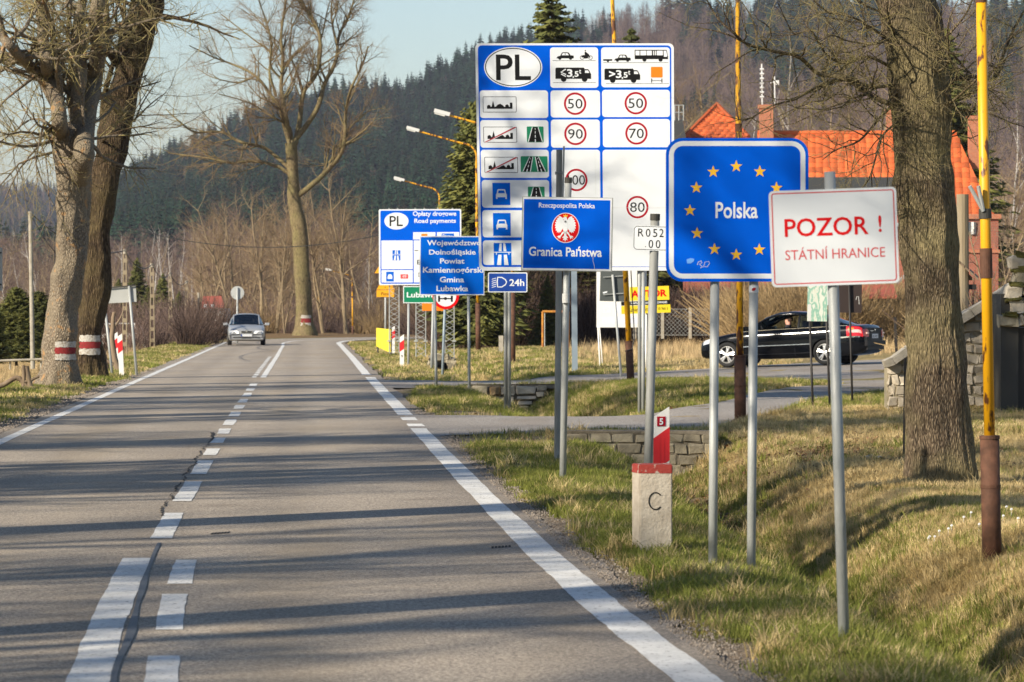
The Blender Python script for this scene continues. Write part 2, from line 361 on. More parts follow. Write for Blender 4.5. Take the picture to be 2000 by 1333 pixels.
# ================================================================ ROAD
def asphalt(name, base, base2, stain, sc=1.0, tracks=False):
    m = bpy.data.materials.new(name); m.use_nodes = True; N = m.node_tree.nodes; L = m.node_tree.links; b = N['Principled BSDF']
    b.inputs['Roughness'].default_value = .8; b.inputs['Specular IOR Level'].default_value = .35
    tc = N.new('ShaderNodeTexCoord')
    v = N.new('ShaderNodeTexVoronoi'); v.inputs['Scale'].default_value = 85*sc; L.new(tc.outputs['Object'], v.inputs[0])
    n = N.new('ShaderNodeTexNoise'); n.inputs['Scale'].default_value = 38*sc; n.inputs['Detail'].default_value = 8; n.inputs['Roughness'].default_value = .8; L.new(tc.outputs['Object'], n.inputs[0])
    r = N.new('ShaderNodeValToRGB'); r.color_ramp.elements[0].position = .36; r.color_ramp.elements[1].position = .66
    r.color_ramp.elements[0].color = (*base, 1); r.color_ramp.elements[1].color = (*base2, 1)
    mxf = node(N, 'ShaderNodeMath', operation='MULTIPLY_ADD'); mxf.inputs[1].default_value = .35; mxf.inputs[2].default_value = 0
    sc2 = N.new('ShaderNodeSeparateColor'); L.new(v.outputs['Color'], sc2.inputs[0])
    mf = node(N, 'ShaderNodeMath', operation='MULTIPLY_ADD'); mf.inputs[1].default_value = .3; L.new(sc2.outputs[0], mf.inputs[0]); 
    sb = node(N, 'ShaderNodeMath', operation='SUBTRACT'); sb.inputs[1].default_value = .15; L.new(n.outputs[0], sb.inputs[0]); L.new(sb.outputs[0], mf.inputs[2])
    L.new(mf.outputs[0], r.inputs[0])
    mp = N.new('ShaderNodeMapping'); mp.inputs['Scale'].default_value = (1, .12, 1); L.new(tc.outputs['Object'], mp.inputs[0])
    s1 = N.new('ShaderNodeTexNoise'); s1.inputs['Scale'].default_value = 1.1; s1.inputs['Detail'].default_value = 6; L.new(mp.outputs[0], s1.inputs[0])
    rs = N.new('ShaderNodeValToRGB'); rs.color_ramp.elements[0].position = .48; rs.color_ramp.elements[1].position = .75; rs.color_ramp.elements[1].color = (.6, .6, .6, 1); L.new(s1.outputs[0], rs.inputs[0])
    mx = N.new('ShaderNodeMixRGB'); mx.inputs[2].default_value = (*stain, 1); L.new(rs.outputs[0], mx.inputs[0]); L.new(r.outputs[0], mx.inputs[1])
    s2 = N.new('ShaderNodeTexNoise'); s2.inputs['Scale'].default_value = .35; s2.inputs['Detail'].default_value = 5; L.new(tc.outputs['Object'], s2.inputs[0])
    r2 = N.new('ShaderNodeValToRGB'); r2.color_ramp.elements[0].position = .3; r2.color_ramp.elements[0].color = (.8, .8, .8, 1); r2.color_ramp.elements[1].position = .7; L.new(s2.outputs[0], r2.inputs[0])
    m2 = node(N, 'ShaderNodeMixRGB', blend_type='MULTIPLY'); m2.inputs[0].default_value = 1; L.new(mx.outputs[0], m2.inputs[1]); L.new(r2.outputs[0], m2.inputs[2])
    src = m2.outputs[0]
    if tracks:
        ta = N.new('ShaderNodeAttribute'); ta.attribute_name = 'lateral'; tn = N.new('ShaderNodeTexNoise'); tn.inputs['Scale'].default_value = .5; L.new(mp.outputs[0], tn.inputs[0])
        ad = node(N, 'ShaderNodeMath', operation='MULTIPLY_ADD'); ad.inputs[1].default_value = .12; L.new(tn.outputs[0], ad.inputs[0]); L.new(ta.outputs['Fac'], ad.inputs[2])
        tr = N.new('ShaderNodeValToRGB'); el = tr.color_ramp.elements; el[0].position = 0; el[0].color = (.86,)*3+(1,); el[1].position = 1.0; el[1].color = (.8,)*3+(1,)
        for p_, v_ in ((.12, .98), (.20, 1.1), (.29, .93), (.38, 1.1), (.47, .95), (.54, .88), (.62, 1.1), (.71, .92), (.80, 1.1), (.90, .97)): e = el.new(p_); e.color = (v_*1.0, v_, v_*.99, 1)
        L.new(ad.outputs[0], tr.inputs[0]); m4 = node(N, 'ShaderNodeMixRGB', blend_type='MULTIPLY'); m4.inputs[0].default_value = 1; L.new(src, m4.inputs[1]); L.new(tr.outputs[0], m4.inputs[2]); src = m4.outputs[0]
        # old squarish repair patches and blotches
        pn = N.new('ShaderNodeTexNoise'); pn.inputs['Scale'].default_value = .9; pn.inputs['Detail'].default_value = 7; pn.inputs['Roughness'].default_value = .65; L.new(tc.outputs['Object'], pn.inputs[0])
        pr = N.new('ShaderNodeValToRGB'); pr.color_ramp.elements[0].position = .60; pr.color_ramp.elements[1].position = .68; pr.color_ramp.elements[0].color = (1, 1, 1, 1); pr.color_ramp.elements[1].color = (.80, .79, .78, 1); L.new(pn.outputs[0], pr.inputs[0])
        m5 = node(N, 'ShaderNodeMixRGB', blend_type='MULTIPLY'); m5.inputs[0].default_value = 1; L.new(src, m5.inputs[1]); L.new(pr.outputs[0], m5.inputs[2]); src = m5.outputs[0]
    L.new(src, b.inputs['Base Color'])
    bp = N.new('ShaderNodeBump'); bp.inputs['Strength'].default_value = .5; bp.inputs['Distance'].default_value = .006; L.new(mf.outputs[0], bp.inputs['Height']); L.new(bp.outputs[0], b.inputs['Normal'])
    return m
M['asphalt'] = asphalt('asphalt_worn', (.165, .142, .118), (.60, .51, .405), (.36, .285, .19), tracks=True)
M['asphalt_side'] = asphalt('asphalt_drive', (.15, .135, .12), (.52, .47, .41), (.26, .21, .16), .8)
def ribbon(s0, s1, y_from, y_to, step=.6, z=0, wob=0, seed=0):
    """strip of the road between lateral offsets s0..s1 along the centre line, between two arc positions given by Y (or all)"""
    P = []; k0 = np.interp(y_from, CL[:, 1], np.arange(len(CL))); k1 = np.interp(y_to, CL[:, 1], np.arange(len(CL)))
    n = max(2, int((y_to-y_from)/step)+1)
    kk = np.linspace(k0, k1, n); ii = np.arange(len(CL))
    cx = np.interp(kk, ii, CL[:, 0]); cy = np.interp(kk, ii, CL[:, 1]); rx = np.interp(kk, ii, NR[:, 0]); ry = np.interp(kk, ii, NR[:, 1])
    yy = np.linspace(y_from, y_to, n)[:, None]; w0 = wob*(vnoise(yy, 1.3, seed)+.5*vnoise(yy, .35, seed+1)); w1 = wob*(vnoise(yy, 1.3, seed+2)+.5*vnoise(yy, .35, seed+3))
    A = np.stack([cx+rx*(s0+w0), cy+ry*(s0+w0), np.full(n, z)], 1); B = np.stack([cx+rx*(s1+w1), cy+ry*(s1+w1), np.full(n, z)], 1)
    V = np.stack([A, B], 1).reshape(-1, 3); i = np.arange(n-1)[:, None]*2; F = np.hstack([i, i+1, i+3, i+2])
    return V, F
V, F = ribbon(-3.2, 3.07, -38, 254, .25, 0, .05, 3)
nr = len(V)//2; nc = 24; tt = np.linspace(0, 1, nc)[None, :, None]; E = V.reshape(nr, 2, 3); G = E[:, :1]*(1-tt)+E[:, 1:]*tt; i = np.arange(nr-1)[:, None]*nc+np.arange(nc-1)[None]
road = mesh_obj('road', G.reshape(-1, 3), np.stack([i, i+1, i+nc+1, i+nc], -1).reshape(-1, 4), M['asphalt']); tag(road, kind='structure')
la = road.data.attributes.new('lateral', 'FLOAT', 'POINT'); la.data.foreach_set('value', np.repeat(tt[:, :, 0], nr, 0).ravel().astype(np.float32))
def paint_material():
    m = mat('road_paint', (.62, .61, .57), .7, col2=(.78, .77, .73), nscale=3, bump=.3, bscale=60)
    N = m.node_tree.nodes; L = m.node_tree.links; b = N['Principled BSDF']
    tc = N.new('ShaderNodeTexCoord'); n = N.new('ShaderNodeTexNoise'); n.inputs['Scale'].default_value = 26; n.inputs['Detail'].default_value = 8; L.new(tc.outputs['Object'], n.inputs[0])
    r = N.new('ShaderNodeValToRGB'); r.color_ramp.elements[0].position = .585; r.color_ramp.elements[1].position = .68; L.new(n.outputs[0], r.inputs[0])
    mx = N.new('ShaderNodeMixRGB'); mx.inputs[2].default_value = (.2, .18, .16, 1); L.new(r.outputs[0], mx.inputs[0])
    old = b.inputs['Base Color'].links[0].from_socket; L.new(old, mx.inputs[1]); L.new(mx.outputs[0], b.inputs['Base Color'])
    return m
M['paint'] = paint_material()
M['tar'] = mat('crack_sealant', (.065, .07, .078), .55, col2=(.085, .09, .10), nscale=4)
M['crack'] = mat('crack_dark', (.012, .011, .010), .95)
road.select_set(False)
def yd(py): return EYE*FOC/(py-HOR)             # distance of a road point from its photo row
def mark(name, s0, s1, y0, y1, wob=.010, z=.004, m='paint', seed=0, step=.2, label=None):
    V, F = ribbon(s0, s1, y0, y1, step, z, wob, seed); return mesh_obj(name, V, F, M[m], road, label=label)
# right edge line (broad, with a broken bit at the drive mouth), left edge line
mark('edge_line', 2.66, 2.89, -38, yd(838), seed=1, label='broad white line along the right edge of the near road')
mark('edge_line', 2.66, 2.90, yd(834), yd(829)); mark('edge_line', 2.66, 2.90, yd(822), yd(816), seed=2)
mark('edge_line', 2.66, 2.90, yd(812), yd(737.5), seed=3); mark('edge_line', 2.64, 2.86, yd(733), 172, seed=4, step=1)
mark('edge_line', 2.62, 2.86, 172, 252, seed=4, step=.8)
mark('edge_line', -2.88, -2.72, -38, 252, seed=5, step=.8, label='white line along the left edge of the road')
# centre: solid line beside dashes nearest the camera, then single dashes, then dashes beside a solid line again
def s_at(px, py): 
    d = yd(py); return (px-1000)*d/FOC-float(cline(d))
mark('centre_line', -.17, .03, -38, yd(1091), wob=.008, seed=8, step=.15, label='long solid white centre line at the bottom of the photo')
for a, b in ((1500, 1400), (1362, 1283), (1232, 1162), (1142, 1095)):
    mark('centre_dash', .19, .35, yd(a), yd(b), seed=a)
for a, b in ((1053, 1003), (980, 941), (927, 900), (890, 877), (866, 856), (848, 838), (831, 820), (814, 805), (799, 792), (787, 780), (775, 768), (764, 759), (755, 750)):
    mark('centre_dash', -.07+.0*a, .10, yd(a), yd(b), seed=a, z=.0045)
for k in range(14):
    a = yd(738)+k*2.9; mark('centre_dash', -.16, -.04, a, a+1.9, seed=k)
mark('centre_line', .06, .20, yd(738), 176, seed=12, step=1, label='long solid white centre line running to the bend'); mark('centre_line', .0, .14, 177, 252, seed=13, step=.8)
# sealed and open crack along the middle
n = 120; t = np.linspace(0, 1, n); Y = 2+(yd(1062)-2)*t; cx = cline(Y)+.075+.022*vnoise(Y[:, None], 2.3, 4)-.03*t; hw = (.030+.012*vnoise(Y[:, None], 1.6, 5))*(1-.5*t)
V = np.stack([np.stack([cx-hw, Y, np.full(n, .0075)], 1), np.stack([cx+hw, Y, np.full(n, .0075)], 1)], 1).reshape(-1, 3); i = np.arange(n-1)[:, None]*2
mesh_obj('crack_seal', V, np.hstack([i, i+1, i+3, i+2]), M['tar'], road)
n = 420; t = np.linspace(0, 1, n); Y = yd(1010)+(yd(846)-yd(1010))*t; cx = cline(Y)-.10+.03*vnoise(Y[:, None], .7, 14)+.014*vnoise(Y[:, None], .12, 15)+.0*t; hw = np.clip(.006+.010*vnoise(Y[:, None], .09, 16)+.02*sstep(.8, 1, t), .0025, .1)
V = np.stack([np.stack([cx-hw, Y, np.full(n, .0085)], 1), np.stack([cx+hw, Y, np.full(n, .0085)], 1)], 1).reshape(-1, 3); i = np.arange(n-1)[:, None]*2
mesh_obj('open_crack', V, np.hstack([i, i+1, i+3, i+2]), M['crack'], road)
# small tyre-scuffed drain grooves
for px, py in ((415, 1043), (962, 1070)):
    for q in range(6):
        d = yd(py)+.03*q; x = (px-1000)*d/FOC+.025*q
        MB().box((x-.008, d-.1, .002), (x+.008, d+.1, .004)).build('scuff_mark', M['crack'], road)

# ---------------------------------------------------------------- side drives and the yard: draped sheets
def drape(name, near, farr, m, nu=90, nv=26, lift=.02):
    A = np.array([[(px-1000)*d/FOC, d] for px, d in near], float); B = np.array([[(px-1000)*d/FOC, d] for px, d in farr], float)
    def rs(P): 
        l = np.r_[0, np.cumsum(np.linalg.norm(np.diff(P, axis=0), axis=1))]; u = np.linspace(0, l[-1], nu); return np.stack([np.interp(u, l, P[:, 0]), np.interp(u, l, P[:, 1])], 1)
    A, B = rs(A), rs(B); t = np.linspace(0, 1, nv)[None, :, None]; G = A[:, None]*(1-t)+B[:, None]*t
    G[:, 0] += 0; X, Y = G[..., 0], G[..., 1]
    e = np.zeros(X.shape); e[:, 0] = e[:, -1] = 1
    X = X+.05*e*vnoise(np.stack([X, Y], -1), .3, 21); Y = Y+.12*e*vnoise(np.stack([X, Y], -1), .5, 22)
    s = lateral(X, Y); Z = np.maximum(ground(X, Y, s, rough=False), -.05)+lift
    Z = np.where(s < 3.25, np.clip(Z, .0015, .0015), Z)
    V = np.stack([X, Y, Z], -1).reshape(-1, 3); i = np.arange(nu-1)[:, None]*nv+np.arange(nv-1)[None]
    F = np.stack([i, i+nv, i+nv+1, i+1], -1).reshape(-1, 4)
    o = mesh_obj(name, V, F, m, smooth=True); tag(o, kind='structure'); return o, np.vstack([np.array([A[k] for k in range(nu)]), B[::-1]])
dy = lambda py, z=.0: (EYE-z)*FOC/(py-HOR)
_, PG1 = drape('driveway', [(806, 50.8), (880, 52.5), (1100, 53.4), (1390, 55.4), (1500, 60.5), (1600, 66.5), (1740, 70.5), (2100, 74)],
               [(790, 62.5), (850, 62.2), (1000, 62.0), (1200, 62.6), (1400, 66), (1560, 73), (1660, 78), (2100, 84)], M['asphalt_side'])
_, PG2 = drape('side_lane', [(735, 83.0), (800, 83.4), (900, 83.8), (1080, 84.5), (1300, 86), (1450, 84), (1560, 80), (1680, 76), (2150, 76)],
               [(712, 92.5), (800, 92), (1000, 93.4), (1200, 97), (1400, 101), (1500, 103.5), (1700, 106), (2150, 108)], M['asphalt_side'], lift=.013)
def inpoly(P, X, Y):
    r = np.zeros(X.shape, bool); n = len(P)
    for k in range(n):
        (x1, y1), (x2, y2) = P[k], P[(k+1) % n]
        if y1 == y2: continue
        c = ((y1 > Y) != (y2 > Y)) & (X < (x2-x1)*(Y-y1)/(y2-y1)+x1); r ^= c
    return r
def paved(X, Y): return inpoly(PG1, X, Y) | inpoly(PG2, X, Y)

# ================================================================ HILLS
def hill(name, pts, d0, d1, pxs, m, base_py=600, pw=.85, drop=33):
    dd = np.concatenate([np.geomspace(d0, d1, 46), [d1*1.12, d1*1.3]]); P = np.array(pxs)
    sk = np.interp(P, [p[0] for p in pts], [p[1]+drop for p in pts])
    t = np.clip((dd-d0)/(d1-d0), 0, 1)**pw
    py = base_py+(sk[None]-base_py)*t[:, None]
    rl = vnoise(np.stack(np.meshgrid(P/60., dd/90.), -1), 1.0, 31)*14*t[:, None]*(1-t[:, None]**6)
    Z = EYE+(HOR-py+rl)*dd[:, None]/FOC; Z[-2] = Z[-3]*.95; Z[-1] = Z[-3]*.55
    X = (P[None]-1000)*dd[:, None]/FOC; Y = np.repeat(dd[:, None], len(P), 1)
    V = np.stack([X, Y, Z], -1).reshape(-1, 3); nx = len(P); i = np.arange(len(dd)-1)[:, None]*nx+np.arange(nx-1)[None]
    F = np.stack([i, i+1, i+nx+1, i+nx], -1).reshape(-1, 4)
    o = mesh_obj(name, V, F, m, smooth=True); tag(o, kind='structure')
    def zf(px, d):
        from math import log
        s_ = np.interp(px, [p[0] for p in pts], [p[1]+drop for p in pts]); t_ = np.clip((d-d0)/(d1-d0), 0, 1)**pw
        py_ = base_py+(s_-base_py)*t_
        r_ = vnoise(np.stack([px/60., d/90.], -1), 1.0, 31)*14*t_*(1-t_**6)
        return EYE+(HOR-py_+r_)*d/FOC
    return zf
M['forest_floor'] = mat('forest_floor', (.05, .04, .025), .95, col2=(.12, .085, .05), nscale=.02)
SKY_A = [(-800, 600), (120, 560), (200, 395), (230, 368), (285, 338), (330, 318), (390, 292), (440, 265), (500, 238), (560, 216), (620, 206), (650, 194), (700, 188), (750, 188), (790, 196), (850, 160), (930, 118), (1000, 92), (1060, 78), (1130, 62), (1200, 44), (1300, 26), (1400, 18), (1500, 14), (1700, 8), (1850, 14), (2000, 22), (2900, 30)]
zA = hill('hill', SKY_A, 900, 2000, np.linspace(-400, 2700, 120), M['forest_floor'])
SKY_B = [(-1500, 392), (-300, 366), (0, 356), (100, 358), (200, 372), (300, 380), (420, 380), (700, 420), (1500, 560)]
zB = hill('far_hill', SKY_B, 2100, 3700, np.linspace(-1300, 1400, 70), M['forest_floor'], base_py=590)

# ---------------------------------------------------------------- instanced masses (stuff)
def template(name, V, F, mats, midx=None, smooth=False):
    me = bpy.data.meshes.new(name)
    V = np.asarray(V, float); F = np.asarray(F)
    me.from_pydata(V.tolist(), [], F.tolist()); me.update()
    for m in mats: me.materials.append(m)
    if midx is not None: me.polygons.foreach_set('material_index', np.asarray(midx, np.int32))
    if smooth: me.polygons.foreach_set('use_smooth', np.ones(len(me.polygons), bool))
    return bpy.data.objects.new(name, me)      # stays out of the scene: only a source for the mass
_ng = {}
def mass(name, P, rot, scl, src, label=None, cat=None, structure=False):
    """one 'stuff' object made of many small copies of src"""
    P = np.asarray(P, float); me = bpy.data.meshes.new(name); me.vertices.add(len(P)); me.vertices.foreach_set('co', P.astype(np.float32).ravel())
    a = me.attributes.new('rot', 'FLOAT_VECTOR', 'POINT'); a.data.foreach_set('vector', np.asarray(rot, np.float32).ravel())
    scl = np.asarray(scl, float); scl = np.repeat(scl[:, None], 3, 1) if scl.ndim == 1 else scl
    a = me.attributes.new('scl', 'FLOAT_VECTOR', 'POINT'); a.data.foreach_set('vector', scl.astype(np.float32).ravel())
    o = bpy.data.objects.new(name, me); COL.objects.link(o)
    ng = bpy.data.node_groups.new(name+'_scatter', 'GeometryNodeTree')
    ng.interface.new_socket('Geometry', in_out='INPUT', socket_type='NodeSocketGeometry'); ng.interface.new_socket('Geometry', in_out='OUTPUT', socket_type='NodeSocketGeometry')
    N = ng.nodes; L = ng.links; gi = N.new('NodeGroupInput'); go = N.new('NodeGroupOutput'); ip = N.new('GeometryNodeInstanceOnPoints'); oi = N.new('GeometryNodeObjectInfo')
    oi.inputs['Object'].default_value = src; oi.inputs['As Instance'].default_value = True
    ra = N.new('GeometryNodeInputNamedAttribute'); ra.data_type = 'FLOAT_VECTOR'; ra.inputs[0].default_value = 'rot'
    sa = N.new('GeometryNodeInputNamedAttribute'); sa.data_type = 'FLOAT_VECTOR'; sa.inputs[0].default_value = 'scl'
    L.new(gi.outputs[0], ip.inputs['Points']); L.new(oi.outputs['Geometry'], ip.inputs['Instance']); L.new(ra.outputs[0], ip.inputs['Rotation']); L.new(sa.outputs[0], ip.inputs['Scale']); L.new(ip.outputs[0], go.inputs[0])
    md = o.modifiers.new('scatter', 'NODES'); md.node_group = ng
    return tag(o, label, cat, kind='stuff')

def conifer(h=18, r=2.6, tiers=16, per=9, seed=0, z0=.12, droop=.35, thin=.8):
    rg = np.random.default_rng(seed); V, F, I = [], [], []
    tv, tf = tube([(0, 0, 0), (0, 0, h*.5), (0, 0, h)], [h*.012, h*.008, .02], 5); V += tv.tolist(); F += [list(f) for f in tf]; I += [0]*len(tf)
    for k in range(tiers):
        t = k/(tiers-1); z = h*(z0+(1-z0)*(t**.92))*.995; rr = r*(1-t)**.75*(.85+.3*rg.random())+.12
        for j in range(per):
            a = rg.random()*6.283; l = rr*(.65+.5*rg.random()); w_ = l*(.30+.16*rg.random()); dz = -l*droop*(.6+.8*rg.random())
            ca, sa = math.cos(a), math.sin(a); n = len(V); zz = z+rg.normal(0, h*.012)
            V += [(0, 0, zz+.10*l), (ca*l*.55-sa*w_, sa*l*.55+ca*w_, zz+dz*.55-.1*l), (ca*l, sa*l, zz+dz*.7), (ca*l*.55+sa*w_, sa*l*.55-ca*w_, zz+dz*.55-.1*l)]
            F += [[n, n+1, n+2, n+3]]; I += [1]
    return np.array(V), F, I
def tpl_conifer(name, m, **k):
    V, F, I = conifer(**k); me = bpy.data.meshes.new(name); me.from_pydata(V.tolist(), [], F); me.materials.append(M['bark_dark']); me.materials.append(m)
    me.polygons.foreach_set('material_index', np.array(I, np.int32)); me.update(); return bpy.data.objects.new(name, me)
def bare_far(seed, h=14, m='twig_purple', nb=70, trunk='bark_far', spread=.32):
    """light-weight leafless tree for far woods: trunk and many thin spikes"""
    rg = np.random.default_rng(seed); V, F, I = [], [], []
    tv, tf = tube([(0, 0, 0), (.1, 0, h*.45), (0, .1, h*.95)], [h*.011, h*.008, .02], 4); V += tv.tolist(); F += [list(f) for f in tf]; I += [0]*len(tf)
    for k in range(nb):
        z = h*(.25+.7*rg.random()); a = rg.random()*6.283; l = h*spread*(1.15-z/h)*(.5+.7*rg.random()); up = .5+.8*rg.random(); wd = .035+.03*rg.random()
        e = np.array([math.cos(a)*l, math.sin(a)*l, z+l*up]); s = np.array([0, 0, z]); n = len(V)
        q = np.array([-math.sin(a), math.cos(a), 0])*wd
        V += [tuple(s-q), tuple(s+q), tuple(e)]; F += [[n, n+1, n+2]]; I += [1]
        for _ in range(4):
            f = .3+.6*rg.random(); b_ = s+(e-s)*f; dd = np.array([rg.normal(), rg.normal(), .8+rg.random()]); dd *= l*.45/np.linalg.norm(dd); n = len(V); q2 = np.cross(dd, [0.3, 1, 0]); q2 = q2/np.linalg.norm(q2)*wd*.6
            V += [tuple(b_-q2), tuple(b_+q2), tuple(b_+dd)]; F += [[n, n+1, n+2]]; I += [1]
    me = bpy.data.meshes.new('bare_tree_source'); me.from_pydata([tuple(v) for v in V], [], F); me.materials.append(M[trunk]); me.materials.append(M[m]); me.polygons.foreach_set('material_index', np.array(I, np.int32)); me.update()
    return bpy.data.objects.new('bare_tree_source', me)
SRC_CON = [tpl_conifer('conifer_source', M['spruce_far'], h=19, r=3.9, tiers=16, per=12, seed=k) for k in range(3)]
SRC_BARE = [bare_far(k, 15) for k in range(2)]
rg = np.random.default_rng(11)
def forest(n, zf, pxr, dr, dens, srcs, name, label, hs=(.7, 1.25), seed=0):
    px = rg.uniform(*pxr, n); d = np.sqrt(rg.uniform(dr[0]**2, dr[1]**2, n)); k = rg.random(n) < dens(px, d); px, d = px[k], d[k]
    z = zf(px, d)-.4; P = np.stack([(px-1000)*d/FOC, d, z], 1); ix = rg.integers(0, len(srcs), len(P))
    for q, s in enumerate(srcs):
        K = ix == q; nK = K.sum(); sc = rg.uniform(hs[0], hs[1], nK); S = np.stack([sc*rg.uniform(.8, 1.15, nK), sc*rg.uniform(.8, 1.15, nK), sc], 1)
        mass(name, P[K], np.stack([rg.normal(0, .02, nK), rg.normal(0, .02, nK), rg.uniform(0, 6.28, nK)], 1), S, s, label[q] if isinstance(label, list) else label, 'forest')
def bare_patch(px, d):
    t = (d-900)/1100.
    n = vnoise(np.stack([px/90., d/150.], -1), 1., 41)*.5+vnoise(np.stack([px/35., d/60.], -1), 1., 42)*.3
    base = np.where(px > 1130, .60, .0)+np.where((px > 1130) & (t > .85), -.3, 0)+np.where(px < 1130, -.7, 0)-.05
    base = base+.9*(1-sstep(.02, .12, t))
    return np.clip((base+n)*2.2, 0, 1)
forest(17000, zA, (-60, 2100), (900, 2010), lambda p, d: (1-bare_patch(p, d))*.97, SRC_CON, 'conifer_forest', ['dark spruce forest on the hillside in the middle of the photo', 'spruces of the hillside forest, blue green with haze', 'tall dark spruces of the hillside forest up to its ridge'])
forest(13000, zA, (-60, 2100), (900, 2005), lambda p, d: bare_patch(p, d)*.95+.05, SRC_BARE, 'bare_forest', ['leafless purple brown woodland patches on the hillside', 'bare grey brown trees mixed into the hillside forest'], hs=(.8, 1.3))
forest(3500, zB, (-120, 700), (2150, 3720), lambda p, d: .8+0*p, SRC_CON[:1], 'far_forest', 'dark forest on the distant hazy hill at far left')
forest(3000, zB, (-120, 700), (2150, 3720), lambda p, d: .8+0*p, SRC_BARE[:1], 'far_bare_forest', 'leafless purple woodland on the distant hazy hill at far left', hs=(.9, 1.3))
# ================================================================ TREES
class Buf:
    def __init__(s): s.V = []; s.F = []; s.n = 0
    def tube(s, P, r, n):
        V, F = tube(P, r, n); s.V.append(V); s.F.append(F+s.n); s.n += len(V)
    def build(s, name, m, parent, label=None):
        if not s.V: return None
        return mesh_obj(name, np.vstack(s.V), np.vstack(s.F), m, parent, smooth=True, label=label)
def wander(p, d, L, n, rg, wob, up):
    P = [np.array(p, float)]; d = np.array(d, float); d /= np.linalg.norm(d); st = L/n
    for _ in range(n):
        d = d+rg.normal(0, wob, 3)+np.array([0, 0, up]); d /= np.linalg.norm(d); P.append(P[-1]+d*st)
    return np.array(P)
def sprout(bufs, P, R0, R1, level, rg, cfg):
    """children along a limb. bufs = (boughs, twigs)"""
    L = np.linalg.norm(np.diff(P, axis=0), axis=1).sum()
    nch = cfg['n'][level]; nch = int(nch*L/cfg['ref'][level]+rg.random())
    for _ in range(nch):
        f = cfg.get('f0', .25) + (1-cfg.get('f0', .25))*rg.random(); k = f*(len(P)-1); i = min(int(k), len(P)-2); p = P[i]+(P[i+1]-P[i])*(k-i)
        t = P[i+1]-P[i]; t = t/np.linalg.norm(t)
        q = rg.normal(0, 1, 3); q -= t*q.dot(t); q /= np.linalg.norm(q)
        a = R(rg.uniform(*cfg['ang'])); d = t*math.cos(a)+q*math.sin(a)
        r = (R0+(R1-R0)*f); l = cfg['len'][level]*(.45+.8*rg.random())*(1.15-.6*f)
        cr = min(r*.62, cfg['rad'][level]*(.7+.6*rg.random())); ns = cfg['seg'][level]
        C = wander(p, d, l, ns, rg, cfg['wob'], cfg['up'])
        rr = np.linspace(cr, cr*.25, ns+1)
        bufs[0 if level < cfg['split'] else 1].tube(C, rr, 5 if level == 0 else 3)
        if level+1 < len(cfg['n']): sprout(bufs, C, cr, cr*.3, level+1, rg, cfg)
def px_poly(pts, d, dj=0, rg=None):
    return np.array([at(x, y, d+(rg.normal(0, dj) if dj and k else 0)) for k, (x, y) in enumerate(pts)])
def dense(P, r, k=5):
    """smooth resample of a limb"""
    n = len(P); Q = catmull(P, k); rr = np.interp(np.linspace(0, n-1, len(Q)), np.arange(n), r); return Q, rr
def lumpy(V, amp, sc, seed): 
    n = np.stack([vnoise(V, sc, seed+q) for q in range(3)], 1); return V+n*amp
def big_tree(name, label, d, trunk, limbs, m_bark, cfg, seed, lump=(.03, .35), flare=.5, twig='twig_near', nseg=28, ridge=0, rings=10, group=None, extra_dir=None, z_base=None, dj=.9, trunk_sprout=0, marks=None, twkw=None):
    rg = np.random.default_rng(seed)
    base = at(*trunk[0][:2], d)
    t = thing(name, label, 'tree', base, group=group)
    P = np.array([at(x, y, d) for x, y, w_ in trunk]); r = np.array([w_/2*d/FOC for x, y, w_ in trunk])
    Q, rr = dense(P, r, rings)
    # sink the foot a little
    Q = np.vstack([Q[0]-[0, 0, .35], Q]); rr = np.r_[rr[0]*1.08, rr]
    V, F = tube(Q, rr, nseg)
    h = V[:, 2]-base.z; ang = np.arctan2(V[:, 1]-np.repeat(Q[:, 1], nseg), V[:, 0]-np.repeat(Q[:, 0], nseg))
    ctr = np.repeat(Q, nseg, 0); out = V-ctr
    fl = 1+flare*np.exp(-np.clip(h, 0, 9)/.35)*(.45+.55*np.cos(ang*5+seed)**2)
    V = ctr+out*fl[:, None]*(1+.05*np.sin(ang*3+h*.7+seed)+.03*np.sin(ang*7+1.3*h))[:, None]
    V = lumpy(V, lump[0], lump[1], seed)
    if ridge:
        q = np.stack([np.cos(ang)*9, np.sin(ang)*9, h*1.5], 1); q2 = np.stack([np.cos(ang)*16, np.sin(ang)*16, h*3.5], 1); rd = 1-np.abs(vnoise(q, 1, 61))*2; rd2 = 1-np.abs(vnoise(q2, 1, 62))*2; un = out/np.linalg.norm(out, axis=1)[:, None]; V = V+un*(ridge*(rd+.6*rd2))[:, None]
    tr = mesh_obj('trunk', V, F, m_bark, t, smooth=True)
    B = Buf(); T = Buf()
    for lb in limbs:
        pts, w0, w1 = lb[:3]; P2 = px_poly(pts, d, dj, rg); s = d/FOC/2
        dd = lb[3] if len(lb) > 3 else 0
        P2[:, 1] += np.linspace(0, 1, len(P2))*dd+(.22 if w0 > 36 else 0)
        Q2, r2 = dense(P2, np.linspace(w0*s, w1*s, len(P2)), 6)
        Q2[1:] = lumpy(Q2[1:], .02+.05*w1*s, .6, seed+5)
        r2 = r2*cfg.get('thin', 1); B.tube(Q2, r2, 9); sprout((B, T), Q2, r2[0], r2[-1], 0, rg, cfg)
    if trunk_sprout: 
        c2 = dict(cfg); c2.update(trunk_sprout); sprout((B, T), Q[len(Q)//3:], rr[0]*.4, rr[-1]*.4, 0, rg, c2)
    B.build('bough', m_bark, t, label=None); o = T.build('twigs', M[twig], t)
    if o is not None: o['kind'] = 'stuff'
    t['_r'] = 1; del t['_r']
    return t, tr, (Q, rr)
